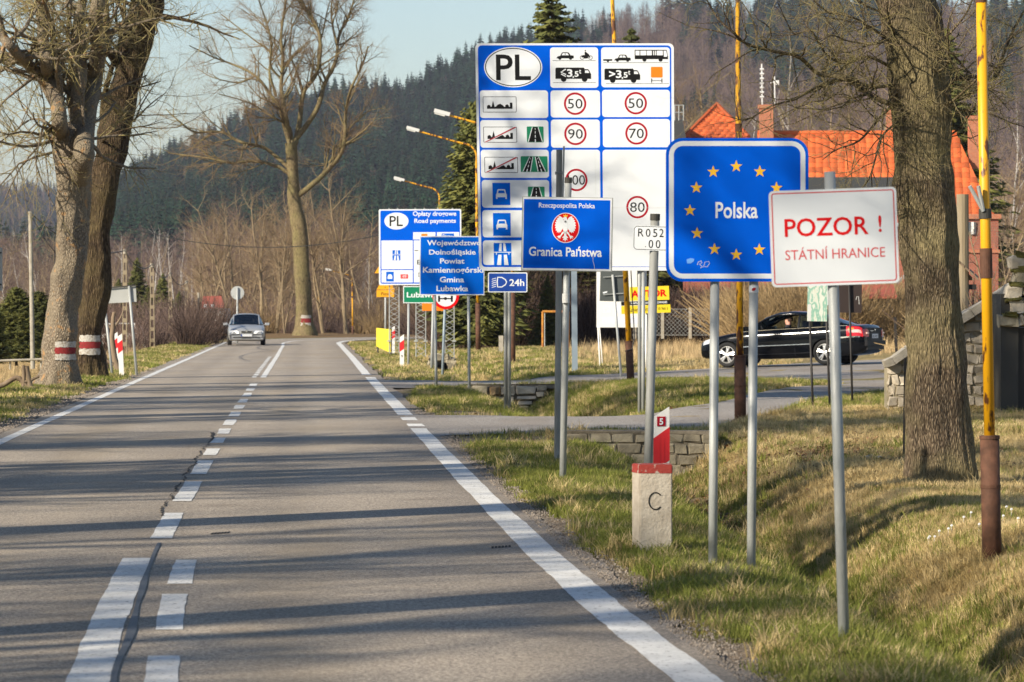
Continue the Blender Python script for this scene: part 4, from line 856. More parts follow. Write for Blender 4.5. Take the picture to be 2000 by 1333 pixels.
# ================================================================ SIGNS
class Sign:
    """sign drawn in photo-pixel units on a plane at distance d; prints are thin sheets stacked on the panel"""
    def __init__(s, name, label, d, base, cat='sign', pivot=None, rot=0, group=None, warp=None):
        s.d = d; s.k = d/FOC; s.root = thing(name, label, cat, base, group=group); s.layer = 0; s.pivot = pivot; s.rot = R(rot); s.warp = warp; s.front = 0
    def xz(s, x, y):
        if s.warp: x, y = s.warp(x, y)
        if s.pivot and s.rot:
            a, b = x-s.pivot[0], y-s.pivot[1]; c, n = math.cos(s.rot), math.sin(s.rot); x = s.pivot[0]+a*c+b*n; y = s.pivot[1]-a*n+b*c
        return (x-1000)*s.k, EYE-(y-HOR)*s.k
    def Y(s, l): return s.d-.0005*l*(1+s.d/60)
    def poly(s, name, pts, m, layer, holes=None, parent=None, label=None):
        V = []; F = []
        for P in (pts if isinstance(pts[0][0], (tuple, list)) else [pts]):
            n = len(V); V += [(s.xz(*p)[0], s.Y(layer), s.xz(*p)[1]) for p in P]; F.append(tuple(range(n, len(V))))
        bm = bmesh.new(); vs = [bm.verts.new(v) for v in V]
        for f in F: bm.faces.new([vs[i] for i in f]).normal_update()
        bmesh.ops.triangulate(bm, faces=bm.faces[:]); V2 = [tuple(v.co) for v in bm.verts]; bm.verts.index_update(); F2 = [tuple(v.index for v in f.verts) for f in bm.faces]; bm.free()
        return mesh_obj(name, V2, F2, M[m], parent or s.root, label=label)
    def rr(s, x0, y0, x1, y1, r=0, n=6):
        if not r: return [(x0, y0), (x1, y0), (x1, y1), (x0, y1)]
        out = []
        for cx, cy, a0 in ((x1-r, y0+r, -90), (x1-r, y1-r, 0), (x0+r, y1-r, 90), (x0+r, y0+r, 180)):
            for i in range(n+1): a = R(a0+90*i/n); out.append((cx+r*math.cos(a), cy+r*math.sin(a)))
        return out
    def rect(s, name, x0, y0, x1, y1, m, layer, r=0, **k): return s.poly(name, s.rr(x0, y0, x1, y1, r), m, layer, **k)
    def ell(s, cx, cy, rx, ry, n=40): return [(cx+rx*math.cos(2*math.pi*i/n), cy+ry*math.sin(2*math.pi*i/n)) for i in range(n)]
    def ring(s, name, cx, cy, rx, ry, w_, m, layer, n=44, **k):
        V = []; F = []
        for i in range(n):
            a = 2*math.pi*i/n
            for q in (0, w_): x, z = s.xz(cx+(rx-q)*math.cos(a), cy+(ry-q)*math.sin(a)); V.append((x, s.Y(layer), z))
        for i in range(n): j = (i+1) % n; F.append((2*i, 2*j, 2*j+1, 2*i+1))
        return mesh_obj(name, V, F, M[m], k.get('parent') or s.root)
    def frame(s, name, x0, y0, x1, y1, r, w_, m, layer, **k):
        A = s.rr(x0, y0, x1, y1, r); B = s.rr(x0+w_, y0+w_, x1-w_, y1-w_, max(r-w_, .01) if r else 0); n = len(A)
        V = [(s.xz(*p)[0], s.Y(layer), s.xz(*p)[1]) for p in A+B]; F = [(i, (i+1) % n, n+(i+1) % n, n+i) for i in range(n)]
        return mesh_obj(name, V, F, M[m], k.get('parent') or s.root)
    def panel(s, x0, y0, x1, y1, r, m, thick=.012, edge='alu', name='panel', label=None):
        P = s.rr(x0, y0, x1, y1, r, 8); return s.slab(name, P, m, thick, edge, label)
    def slab(s, name, P, m, thick=.012, edge='alu', label=None, y=0):
        n = len(P); Q = [s.xz(*p) for p in P]; V = [(x, s.d+y, z) for x, z in Q]+[(x, s.d+y+thick, z) for x, z in Q]
        F = [tuple(range(n)), tuple(range(2*n-1, n-1, -1))]+[(i, n+i, n+(i+1) % n, (i+1) % n) for i in range(n)]
        o = mesh_obj(name, V, F, M[m], s.root, label=label); o.data.materials.append(M[edge])
        for k, p in enumerate(o.data.polygons):
            if k: p.material_index = 1
        return o
    def text(s, body, x0, y0, x1, y1, m, layer=6, bold=0, name='lettering', parent=None, slant=0, thin=0):
        Vt, Ft = glyphs(body, bold); lo, hi = Vt.min(0), Vt.max(0); V = []
        for x, y in Vt: V.append((x0+(x-lo[0])/(hi[0]-lo[0])*(x1-x0)+slant*(y-lo[1]), y1-(y-lo[1])/(hi[1]-lo[1])*(y1-y0)))
        W = [(s.xz(*p)[0], s.Y(layer), s.xz(*p)[1]) for p in V]; return mesh_obj(name, W, Ft, M[m], parent or s.root)
    def post(s, x0, y0, x1, y1, r, m='galv', dy=.05, name='post', cap=None, label=None, n=14):
        a = at(x0, y0, s.d+dy); b = at(x1, y1, s.d+dy); b2 = b+(b-a).normalized()*.5
        mb = MB().bar(a, b2, r, n); o = mb.build(name, M[m], s.root, smooth=False, label=label); smooth_sides(o)
        if cap: MB().bar(a+(a-b).normalized()*.015, a-(a-b).normalized()*cap, r*1.12, n).build('post_cap', M['cap'], s.root)
        return o
def smooth_sides(o):
    for p in o.data.polygons: p.use_smooth = len(p.vertices) == 4
_gl = {}
def glyphs(body, bold=0):
    if (body, bold) in _gl: return _gl[(body, bold)]
    cu = bpy.data.curves.new('t', 'FONT'); cu.body = body; cu.size = 1; cu.resolution_u = 3; cu.offset = bold; cu.fill_mode = 'FRONT'
    ob = bpy.data.objects.new('t', cu); me = bpy.data.meshes.new_from_object(ob)
    v = np.empty(len(me.vertices)*3); me.vertices.foreach_get('co', v); v = v.reshape(-1, 3)[:, :2]; f = [tuple(p.vertices) for p in me.polygons]
    bpy.data.objects.remove(ob); bpy.data.curves.remove(cu); bpy.data.meshes.remove(me); _gl[(body, bold)] = (v, f); return v, f
def loop(P, w_, S, nm, m, l, closed=False):
    V = []; F = []; n = len(P)
    for i in range(n):
        a = P[(i-1) % n] if closed or i else P[i]; b = P[(i+1) % n] if closed or i < n-1 else P[i]; tx, ty = b[0]-a[0], b[1]-a[1]; q = math.hypot(tx, ty) or 1
        for sg in (-1, 1): x, z = S.xz(P[i][0]-ty/q*w_/2*sg, P[i][1]+tx/q*w_/2*sg); V.append((x, S.Y(l), z))
    for i in range(n if closed else n-1): j = (i+1) % n; F.append((2*i, 2*i+1, 2*j+1, 2*j))
    return mesh_obj(nm, V, F, M[m], S.root)
def star5(cx, cy, r, r2=None):
    r2 = r2 or r*.40; return [(cx+(r if k % 2 == 0 else r2)*math.sin(math.pi*k/5), cy-(r if k % 2 == 0 else r2)*math.cos(math.pi*k/5)) for k in range(10)]
def base_at(px, py, d): return at(px, py, d)
def clampset(S, x, y, w_, n=2):
    for q in range(n): a = at(x-w_, y+q*2, S.d+.03); b = at(x+w_, y+q*2, S.d+.03); MB().bar(a, b, .006, 6).build('clamp', M['galv'], S.root)

# ---- speed limit table
S = Sign('speed_limit_table', 'huge blue and white PL table of speed limits on double steel posts', 65, at(1000, 806, 65), warp=lambda x, y: (x+(y-85)*(.018-.015*(x-928)/387), y))
S.panel(928, 85, 1316, 529, 10, 'white', .03)
S.rect('blue_field', 933, 89, 1311, 522, 'blue', 1, 8)
S.poly('white_oval', S.ell(1001.5, 131.5, 57, 39.5), 'white', 2); S.ring('oval_outline', 1001.5, 131.5, 55, 37.5, 1.8, 'black', 3); S.text('PL', 968, 107, 1036, 157, 'black', 4, .012)
cells = [(1074, 93, 1168, 172), (1174, 93, 1308, 171), (935, 177, 1069, 231), (1074, 177, 1171, 230), (1175, 176, 1308, 229), (935, 235, 1069, 289), (1074, 234, 1170, 289), (1176, 233, 1308, 288),
         (935, 293, 1069, 348), (1074, 293, 1170, 522), (1175, 293, 1308, 521), (936, 352, 1069, 406), (936, 411, 1069, 464), (936, 470, 1069, 518)]
for c in cells: S.rect('white_cell', *c, 'white', 2, 6)
def ltd(num, cx, cy, w_=24): 
    S.ring('red_ring', cx, cy, 22, 22, 4.0, 'crimson', 3); h = 9.5; S.text(num, cx-w_/2-2, cy-h, cx+w_/2+2, cy+h, 'black', 3)
for a in (('50', 1122, 203), ('50', 1241, 202), ('90', 1122, 262), ('70', 1242, 261), ('100', 1123, 352), ('80', 1243, 405)): ltd(*a, w_=30 if a[0] == '100' else 25)
def skyline(x, y, cross):
    S.frame('plate_outline', x, y, x+66, y+31, 2, 1, 'black', 3)
    S.poly('town_silhouette', [(x+8, y+24), (x+8, y+18), (x+12, y+16), (x+15, y+18), (x+15, y+20), (x+17, y+20), (x+20, y+8), (x+23, y+20), (x+25, y+20), (x+29, y+16), (x+34, y+14), (x+39, y+17), (x+42, y+20), (x+44, y+20), (x+44, y+17), (x+48, y+15), (x+51, y+18), (x+51, y+20), (x+53, y+20), (x+53, y+12), (x+58, y+12), (x+58, y+24)], 'black', 3)
    if cross: S.poly('white_edging', [(x+1, y+31), (x+6, y+31.2), (x+65, y+2.2), (x+65, y), (x+59, y)], 'white', 4); S.poly('red_slash', [(x+1, y+30.5), (x+5, y+30.5), (x+65, y+1.5), (x+65, y+.5), (x+61, y+.5)], 'crimson', 5)
skyline(941, 189, 0); skyline(941, 248, 1); skyline(942, 307, 1)
def roadpic(x0, y0, w_, h, two=False):
    S.rect('green_plate', x0, y0, x0+w_, y0+h, 'green_sign', 3, 2)
    def carr(cx0, ct, cb, wt, wb):
        S.poly('white_kerb', [(ct-wt/2-1.3, y0+1), (ct+wt/2+1.3, y0+1), (cb+wb/2+1.8, y0+h-1), (cb-wb/2-1.8, y0+h-1)], 'white', 4)
        S.poly('carriageway', [(ct-wt/2, y0+1), (ct+wt/2, y0+1), (cb+wb/2, y0+h-1), (cb-wb/2, y0+h-1)], 'black', 5)
        for a, b, q in ((.1, .2, .7), (.3, .44, 1.), (.54, .7, 1.4), (.8, .98, 1.9)):
            xa = ct+(cb-ct)*a; xb = ct+(cb-ct)*b; S.poly('lane_dash', [(xa-q/2, y0+h*a), (xa+q/2, y0+h*a), (xb+q*.6, y0+h*b), (xb-q*.6, y0+h*b)], 'white', 6)
    m_ = x0+w_/2
    if two: carr(0, m_-5.5, m_-15, 5, 13); carr(0, m_+5.5, m_+15, 5, 13)
    else: carr(0, m_, m_, 10, 26)
roadpic(1026.5, 247.5, 33, 31); roadpic(1013.5, 305.5, 53, 31, True); roadpic(1027, 365, 33, 31); roadpic(1027, 424, 33, 31); roadpic(1027, 482, 33, 31)
def carplate(x0, y0, x1, y1, S=S):
    S.rect('blue_plate', x0, y0, x1, y1, 'blue2', 3); cx = (x0+x1)/2; cy = (y0+y1)/2+1; q = (x1-x0)/36
    S.poly('car_silhouette', [(cx+a*q, cy+b*q) for a, b in [(-11, 9), (-11, 0), (-9.5, -2), (-8, -9), (-6.5, -10.5), (6.5, -10.5), (8, -9), (9.5, -2), (11, 0), (11, 9), (8, 9), (8, 5.5), (-8, 5.5), (-8, 9)]], 'white', 4)
    S.poly('car_silhouette_window', [(cx+a*q, cy+b*q) for a, b in [(-7, -2.5), (-5.8, -8), (5.8, -8), (7, -2.5)]], 'blue2', 5)
carplate(957, 357.5, 992, 401); carplate(957, 416.5, 992, 461)
def motorway(x0, y0, x1, y1, S=S, m='blue2'):
    S.rect('blue_plate', x0, y0, x1, y1, m, 3); w_ = x1-x0; h = y1-y0; cx = (x0+x1)/2; f = lambda a, b: (cx+a*w_, y0+b*h)
    for sg in (-1, 1):
        S.poly('motorway_lane', [f(sg*.04, .02), f(sg*.16, .02), f(sg*.22, .37), f(sg*.055, .37)], 'white', 4); S.poly('motorway_lane', [f(sg*.065, .52), f(sg*.24, .52), f(sg*.33, .98), f(sg*.09, .98)], 'white', 4)
        S.poly('bridge_pier', [f(sg*.33, .42), f(sg*.38, .42), f(sg*.38, .52), f(sg*.33, .52)], 'white', 4)
    S.poly('bridge_deck', [f(-.5, .395), f(.5, .395), f(.5, .43), f(-.5, .43)], 'white', 5)
motorway(957.5, 475, 992.5, 519)
def wheel(cx, cy, r, m='black', l=3.6): S.poly('wheel_silhouette', S.ell(cx, cy, r, r, 14), m, l)
def carsil(x, y, q=1.):
    S.poly('car_silhouette', [(x+a*q, y-b*q) for a, b in [(0, 3), (3, 7), (8, 8), (11, 14), (13, 15), (22, 15), (25, 14), (28, 9), (34, 8.5), (34.5, 3)]], 'black', 3); wheel(x+7*q, y-3.2*q, 3.1*q); wheel(x+28*q, y-3.2*q, 3.1*q)
    S.poly('car_silhouette_window', [(x+a*q, y-b*q) for a, b in [(10.5, 9), (13, 13.3), (17, 13.3), (17, 9)]], 'white', 4); S.poly('car_silhouette_window', [(x+a*q, y-b*q) for a, b in [(18, 9), (18, 13.3), (22, 13.3), (25, 9)]], 'white', 4)
carsil(1086, 117.5); carsil(1199, 121.5, .95)
for y, x0, x1 in ((118.5, 1079, 1163), (161.5, 1079, 1163), (122.5, 1178, 1305), (163.5, 1183, 1306)): S.rect('ground_line', x0, y, x1, y+.8, 'black', 3)
# motorcycle
S.ring('wheel_silhouette', 1136.5, 113, 4.2, 4.2, 1.1, 'black', 3, 16); S.ring('wheel_silhouette', 1153, 113, 4.2, 4.2, 1.1, 'black', 3, 16)
S.poly('motorcycle_silhouette', [(1135, 111), (1138, 108), (1142, 108), (1141.5, 104), (1142.5, 101), (1144.5, 102), (1150, 106.5), (1153, 113), (1151, 113), (1149, 110.5), (1147.5, 114.5), (1141, 115), (1139, 112.5), (1136, 113)], 'black', 4); S.poly('rider_head_silhouette', S.ell(1143, 99.3, 1.3, 1.3, 10), 'black', 4)
def truck(x, y, tx, q=1.):
    S.poly('truck_silhouette', [(x+a*q, y-b*q) for a, b in [(0, 6), (0, 26), (2, 28), (56, 28), (57.5, 25), (64, 25), (66, 23), (70, 15), (70, 6)]], 'black', 3); wheel(x+16*q, y-5.5*q, 5.5*q); wheel(x+57*q, y-5.5*q, 5.5*q)
    S.poly('truck_silhouette_window', [(x+a*q, y-b*q) for a, b in [(58, 17.5), (58, 22.5), (64, 22.5), (66.5, 17.5)]], 'white', 4)
    if tx == '>': S.text(tx, x+9*q, y-23.5*q, x+21*q, y-11.5*q, 'white', 5, .025)
    else: loop([(x+20.5, y-25), (x+11, y-19), (x+20.5, y-14.5)], 2.6, S, 'lettering', 'white', 5); loop([(x+11, y-15.5), (x+20.5, y-10.5)], 2, S, 'lettering', 'white', 5)
    S.text('3', x+22.5*q, y-25*q, x+33.5*q, y-9.5*q, 'white', 5, .025); S.text(',', x+33.5*q, y-11.5*q, x+36.5*q, y-7*q, 'white', 5, .02); S.text('5', x+37.5*q, y-21*q, x+45.5*q, y-10*q, 'white', 5, .025); S.text('t', x+46.5*q, y-24.5*q, x+50.5*q, y-16*q, 'white', 5, .02)
truck(1084, 160.5, '\u2264', 1.0); truck(1180, 162.5, '>', 1.0)
S.rect('trailer_silhouette', 1178, 116, 1195.5, 119.3, 'black', 3); wheel(1187, 120, 2)
S.poly('bus_silhouette', [(1239.5, 97.8), (1302, 97.8), (1304.6, 110), (1304.6, 116), (1239.5, 116)], 'black', 3, ); wheel(1258.5, 117, 4); wheel(1290, 117, 4)
for a, b in ((1241, 1249), (1250.5, 1262), (1263, 1273), (1275.5, 1277.5), (1279, 1281), (1282.5, 1294.5)): S.rect('bus_window_print', a, 99.5, b, 108.5, 'white', 4, 1)
S.poly('bus_window_print', [(1296, 99.5), (1301, 99.5), (1303.4, 109), (1302, 111.5), (1296.5, 111.5)], 'white', 4)
S.rect('orange_plate_print', 1271, 131, 1294, 152, 'orange', 3, 2); S.rect('wheel_silhouette', 1271.5, 154, 1273.5, 162, 'black', 3); S.rect('wheel_silhouette', 1291.5, 154, 1293.5, 162, 'black', 3); S.rect('axle_silhouette', 1273, 157.5, 1292, 158.6, 'black', 3)
S.rect('panel_seam', 1176, 406, 1308, 406.5, 'white_dirty', 5); S.rect('panel_seam', 1160, 295, 1160.5, 380, 'white_dirty', 5)
for x, (b, c) in ((987.5, (987.5, 770)), (995, (994.5, 806))): S.post(x, 300, b, c, .030, 'galv', .09, label='grey post left of the table, doubled')
S.post(1249, 300, 1249, 797, .030, dy=.09); S.post(1256.5, 532, 1256, 797, .030, dy=.06)
for yy in (180, 350, 490): MB().box(tuple(at(935, yy+5, 65.035)), tuple(at(1310, yy, 65.06))).build('cross_rail', M['galv'], S.root)

# ---- 24h headlights plate
S = Sign('headlights_sign', 'small blue sign with a headlamp symbol and 24h under the speed limit table', 64.6, at(991, 806, 64.6))
S.panel(953, 532.5, 1030, 571.5, 3, 'white'); S.rect('blue_field', 955, 534.5, 1028, 569.5, 'blue_dark', 1, 2)
S.text('24h', 995, 545.5, 1024, 559, 'white', 2, .02)
loop([(972, 542), (980, 542.3), (987, 546.5), (989.5, 551.5), (987, 556.5), (980, 561), (972, 561), (971, 551.5)], 2.2, S, 'headlamp_symbol', 'white', 2, True)
for q in range(5): loop([(960.5, 546+q*4), (969, 543.5+q*4)], 1.2, S, 'light_ray_symbol', 'white', 2)
for q in range(9): loop([(993+3.6*q, 565-1.6*(q % 3 == 1)), (995+3.6*q, 565.4-1.2*(q % 2))], .6, S, 'scribble', 'blue2', 2)
clampset(S, 991, 540, 8); clampset(S, 991, 564, 8)

# ---- Granica Państwa
S = Sign('state_border_sign', 'blue sign with white eagle on red reading Granica Państwa', 38.3, at(1099, 943, 38.3), pivot=(1107, 458), rot=-.9)
S.panel(1019, 385.5, 1196.5, 530, 0, 'alu', .03); S.rect('white_border', 1020.5, 386.5, 1194.5, 528.5, 'white', 1); S.rect('blue_field', 1022.5, 390.5, 1191, 525, 'blue', 2)
S.text('Rzeczpospolita Polska', 1051.5, 397, 1161, 409.5, 'white', 3, .012); S.text('Granica Państwa', 1033.5, 481.5, 1176, 501.5, 'white', 3, .022)
S.poly('white_disc', S.ell(1104.5, 445.5, 27, 29.5), 'white', 3); S.poly('red_disc', S.ell(1104.5, 445.5, 25.7, 28.2), 'red', 4)
def eagle(cx, cy, k, S, l=5):
    f = lambda pts: [(cx+a*k, cy+b*k) for a, b in pts]
    wing = [(1.5, -9), (3, -14), (6, -19), (10, -21.5), (13, -21), (12, -18.5), (15.5, -18), (14.5, -15.5), (17.5, -14), (16, -12), (19, -9.5), (17, -8), (19.5, -4.5), (17.2, -3.6), (19, .5), (16.6, .6), (17.6, 5), (15, 4.4), (15, 8.5), (12.6, 6.6), (11.6, 9.5), (9.8, 6.4), (8.2, 8), (7, 4), (5, 2), (3.5, -3)]
    S.poly('eagle_wing', f(wing), 'white', l); S.poly('eagle_wing', f([(-a, b) for a, b in wing][::-1]), 'white', l)
    S.poly('eagle_body', f([(0, -14), (3, -10), (4.2, -4), (4.2, 3), (2.4, 8), (0, 10), (-2.4, 8), (-4.2, 3), (-4.2, -4), (-3, -10)]), 'white', l+1)
    S.poly('eagle_head', f([(2.5, -10), (3, -15), (2.4, -19), (0, -21), (-2.4, -20), (-6.5, -16.5), (-3, -16), (-2.4, -12), (-1, -10)]), 'white', l+1)
    S.poly('crown', f([(-3.2, -20.4), (-4.2, -24.5), (-1.6, -22.6), (0, -25.5), (1.6, -22.6), (4.2, -24.5), (3.2, -20.4)]), 'star', l+2)
    S.poly('eagle_tail', f([(-1.8, 8), (1.8, 8), (2.2, 14), (6, 17.5), (2.6, 18), (4.5, 22.5), (1.4, 20.6), (0, 25.5), (-1.4, 20.6), (-4.5, 22.5), (-2.6, 18), (-6, 17.5), (-2.2, 14)]), 'white', l+1)
    for g in (1, -1):
        leg = [(2.5, 5), (6, 8), (9, 13.5), (12.5, 14), (15.5, 16.5), (12, 16.3), (14, 19.5), (10.5, 17.6), (9.5, 20.5), (8.3, 16.5), (5.5, 12), (1.5, 8)]; P = f([(a*g, b) for a, b in leg]); S.poly('eagle_leg', P if g > 0 else P[::-1], 'white', l+1)
eagle(1104, 446, 1.08, S)
loop([(1158.5, 498), (1159, 510), (1161.5, 518), (1162.5, 525)], .8, S, 'scratch', 'white_dirty', 4)
S.post(1110, 350, 1099, 943, .034, 'galv', .08, cap=.04, label='front post with a dark cap')
MB().bar(at(1105, 592, 38.34), at(1105, 574, 38.34), .0365, 14).build('sticker', M['white_dirty'], S.root, label='pale oval sticker wrapped on the post')

P_ = thing('leaning_pole', 'tall uncapped steel pole with a thin rod clamped on, rising behind the state border sign', 'pole', at(1088, 900, 43.7))
o = MB().path([at(1088, 915, 43.7), at(1089, 800, 43.7), at(1091, 600, 43.7), at(1092.5, 293, 43.7)], [.036]*4, 14).build('pole', M['galv_worn'], P_, smooth=True)
MB().path([at(1096, 520, 43.62), at(1099, 400, 43.62), at(1101.5, 286, 43.62)], [.010]*3, 8).build('rod', M['galv'], P_, smooth=True)
for q in (337, 340): MB().bar(at(1084, q, 43.63), at(1101, q, 43.63), .008, 6).build('clamp', M['galv_worn'], P_)

# ---- R052 kilometre plate
S = Sign('road_number_plate', 'small white plate reading R052 .00 on a capped pole behind the concrete stone', 29.2, at(1262, 1060, 29.2), pivot=(1275, 465), rot=-1.6)
S.panel(1236.5, 441.5, 1312, 490, 8, 'white', .006); S.frame('black_border', 1237.8, 442.8, 1310.7, 488.7, 7, 1, 'black', 1)
S.text('R', 1246, 447.5, 1257, 463, 'black', 2); S.text('0', 1261, 447.5, 1270, 463.3, 'black', 2); S.text('5', 1275, 447.5, 1283.5, 463.3, 'black', 2); S.text('2', 1287.5, 447, 1296, 463, 'black', 2)
S.text('.', 1260.5, 481.5, 1262, 483.5, 'black', 2); S.text('0', 1267, 469, 1276, 485, 'black', 2); S.text('0', 1281, 469, 1290, 485, 'black', 2)
S.rot = 0; S.post(1279.5, 422, 1262, 1062, .034, 'galv_worn', .04, cap=.035)

# ---- EU sign
S = Sign('country_sign', 'blue rounded sign with ring of yellow stars reading Polska on two posts', 26, at(1430, 1108, 26))
S.panel(1300.5, 270, 1579, 550.5, 32, 'blue', .02, 'grey_back'); S.frame('white_border', 1306.5, 276, 1573, 544.5, 27, 9.5, 'white', 1)
S.text('Polska', 1397.5, 395, 1480, 427, 'white', 2, .016)
cx, cy = 1438, 410
for px, py in ((1438, 324.5), (1484, 334.5), (1516.5, 366.5), (1483, 487), (1438, 497), (1395.5, 486), (1361.5, 455), (1347.5, 410.5), (1360, 366), (1393, 335), (1529, 411), (1516.5, 455)):
    S.poly('star', star5(px, py+1, 12.4), 'star', 2)
loop([(1362, 518), (1364, 512), (1370, 510), (1371, 514), (1366, 516), (1372, 522), (1368, 524)], 1.1, S, 'graffiti_scribble', 'white_dirty', 2); loop([(1374, 522), (1377, 512), (1384, 511), (1386, 515), (1381, 522), (1376, 521)], .9, S, 'graffiti_scribble', 'white_dirty', 2)
M['chalk'] = mat('pale_blue_smear', (.12, .32, .75), .8); S.poly('pale_smear', [(1341, 507), (1349, 504.5), (1356, 506), (1355, 511), (1349, 515), (1342, 515)], 'chalk', 2)
S.post(1396, 545, 1392, 1101, .0305); S.post(1472, 545, 1467, 1118, .0305)
MB().bar(at(1472.3, 558, 26.05), at(1472, 572, 26.05), .0325, 14).build('sticker', M['white'], S.root, label='white sticker with a red oval near the top of the right post')
S.poly('sticker_print', [(1468, 567), (1470, 563), (1475, 562), (1477, 564), (1474, 568), (1470, 569)], 'crimson', -14)

# ---- Pozor
S = Sign('border_warning_sign', 'tilted white sign with red frame reading POZOR ! STÁTNÍ HRANICE', 20.3, at(1648, 1255, 20.3), pivot=(1629, 463.5), rot=2.05)
S.panel(1504.5, 369.5, 1753.5, 557.5, 9, 'white', .012, 'white_dirty'); S.frame('red_border', 1509, 374, 1749, 553, 6, 2.3, 'red_pale', 1)
S.text('POZOR', 1533, 424.5, 1697, 460.5, 'red', 2, .012); S.text('!', 1716.5, 424, 1722.5, 457, 'red', 2, .015); S.text('STÁTNÍ HRANICE', 1532.5, 481, 1727.5, 505.5, 'red_pale', 2)
S.rot = 0; S.post(1620.5, 336, 1648.5, 1256, .0295, 'galv', .04)
for yy in (400, 520): MB().bar(at(1600, yy, 20.36), at(1650, yy-2, 20.36), .006, 6).build('clamp', M['galv'], S.root)

# ---- road payments
S = Sign('road_payments_sign', 'blue and white PL sign reading Opłaty drogowe Road payments on lattice masts', 128, at(822, 700, 128), pivot=(822, 482), rot=.2)
S.panel(740, 409, 901, 557, 3, 'white', .04); S.rect('blue_field', 743, 411.5, 898.5, 554.5, 'blue', 1, 3)
S.poly('white_oval', S.ell(774.5, 432, 23.5, 16.5), 'white', 2); S.text('PL', 761, 422, 787, 442, 'black', 3, .01)
S.text('Opłaty drogowe', 806.5, 413, 891.5, 425, 'white', 2, .02); S.text('Road payments', 809.5, 427.5, 890.5, 438.5, 'white', 2, .02)
for c in ((745, 470, 806, 526), (745, 528, 806, 552), (807, 454, 850.5, 468), (853.5, 454, 897, 468), (808, 470, 897, 552)): S.rect('white_cell', *c, 'white', 2)
motorway(766.5, 489, 782, 509, S); S.rect('blue_plate', 754, 531, 769, 550, 'blue2', 3); S.poly('car_silhouette', [(757, 545), (757, 540), (759, 536), (764, 536), (766, 540), (766, 545)], 'white', 4)
S.rect('red_plate', 782, 536, 797, 544.5, 'red_pale', 3); S.text('49', 785.5, 537.5, 793.5, 543, 'white', 4); S.rect('orange_plate_print', 823, 457, 835, 468, 'orange', 3); S.rect('blue_plate', 862.5, 456.5, 887, 466, 'blue2', 3); S.text('Płatna', 864.5, 458.5, 884, 465, 'white', 4)
S.text('E', 814.5, 508, 820, 517, 'black', 3, .02); S.rect('dash_print', 810, 489, 817, 490.5, 'black', 3); S.frame('plate_outline', 817, 533, 822, 541, 0, 1, 'black', 3)
for q in (760, 777, 811, 829, 855, 884): S.rect('bolt_head', q-1, 406.5, q+1, 410, 'galv', -1)
for cx, w_, yb in ((770, 9.5, 690), (822, 9.5, 697), (878, 9, 702)):
    mb = MB(); a = (cx-w_, cx+w_)
    for x in a: mb.bar(at(x, 556, 128.1), at(x, yb, 128.1), .018, 5)
    n = 13
    for q in range(n):
        y0 = 558+(yb-558)*q/n; y1 = 558+(yb-558)*(q+1)/n; x0, x1 = (a if q % 2 else a[::-1]); mb.bar(at(x0, y0, 128.1), at(x1, y1, 128.1), .010, 4); 
        mb.bar(at(x1, y0, 128.35), at(x0, y1, 128.35), .010, 4)
    for x in a: mb.bar(at(x, 556, 128.35), at(x, yb, 128.35), .014, 4); mb.box(tuple(at(x-4, 668, 128.0)), tuple(at(x+4, 665, 128.5)))
    mb.build('lattice_mast', M['galv'], S.root)

# ---- commune sign
S = Sign('commune_sign', 'blue sign reading Województwo Dolnośląskie Powiat Kamiennogórski Gmina Lubawka', 82, at(885, 760, 82), pivot=(882, 519), rot=0)
S.panel(819.5, 461.5, 946, 577, 0, 'white', .02); S.rect('blue_field', 821.5, 463.5, 944.5, 575, 'blue2', 1)
for tx, x0, y0, x1, y1 in (('Województwo', 834, 469.5, 940, 483), ('Dolnośląskie', 838, 487, 929, 500.5), ('Powiat', 859.5, 505, 907, 515.5), ('Kamiennogórski', 826, 522, 944, 536.5), ('Gmina', 859, 541, 906.5, 552), ('Lubawka', 852.5, 558.5, 914.5, 569.5)): S.text(tx, x0, y0, x1, y1, 'white', 2, .02)
S.post(849, 575, 852, 750, .031); S.post(915, 575, 916.5, 766, .031)

# ---- green town sign
S = Sign('town_sign', 'green sign reading Lubawka partly behind the blue commune sign', 112, at(797, 717, 112))
S.panel(787.5, 559.5, 872, 592.5, 0, 'white', .02); S.rect('green_field', 789, 561, 870.5, 591, 'green_sign', 1); S.text('Lubawka', 794.5, 571, 858, 581.5, 'white', 2, .02)
S.post(798, 592, 797.5, 717, .035); S.post(846, 592, 842.5, 727, .035)
# ---- axle load sign
S = Sign('axle_load_sign', 'round white sign with red rim and black axle, half behind the commune sign', 98, at(864, 736, 98))
S.slab('panel', S.ell(870.5, 578.5, 26, 26), 'red', .02); S.poly('white_disc', S.ell(870.5, 578.5, 20.5, 20.5), 'white', 1)
S.rect('axle_symbol', 859, 582.5, 884, 585, 'black', 2); S.rect('axle_symbol', 855.5, 578, 859.5, 590, 'black', 2, 1); S.rect('axle_symbol', 880.5, 578, 884.5, 590, 'black', 2, 1); S.poly('axle_symbol', S.ell(870, 583.5, 3, 3, 12), 'black', 3); S.text('5 t', 862, 566, 880, 576, 'black', 2)
S.post(870.5, 556, 864, 736, .034, 'steel_blue', .05)
S = Sign('orange_plate_sign', 'blank orange plate low behind the round axle load sign', 120, at(846, 712, 120))
S.panel(824.5, 592.5, 868, 607.5, 0, 'orange', .02); S.post(847, 585, 846, 712, .03); 
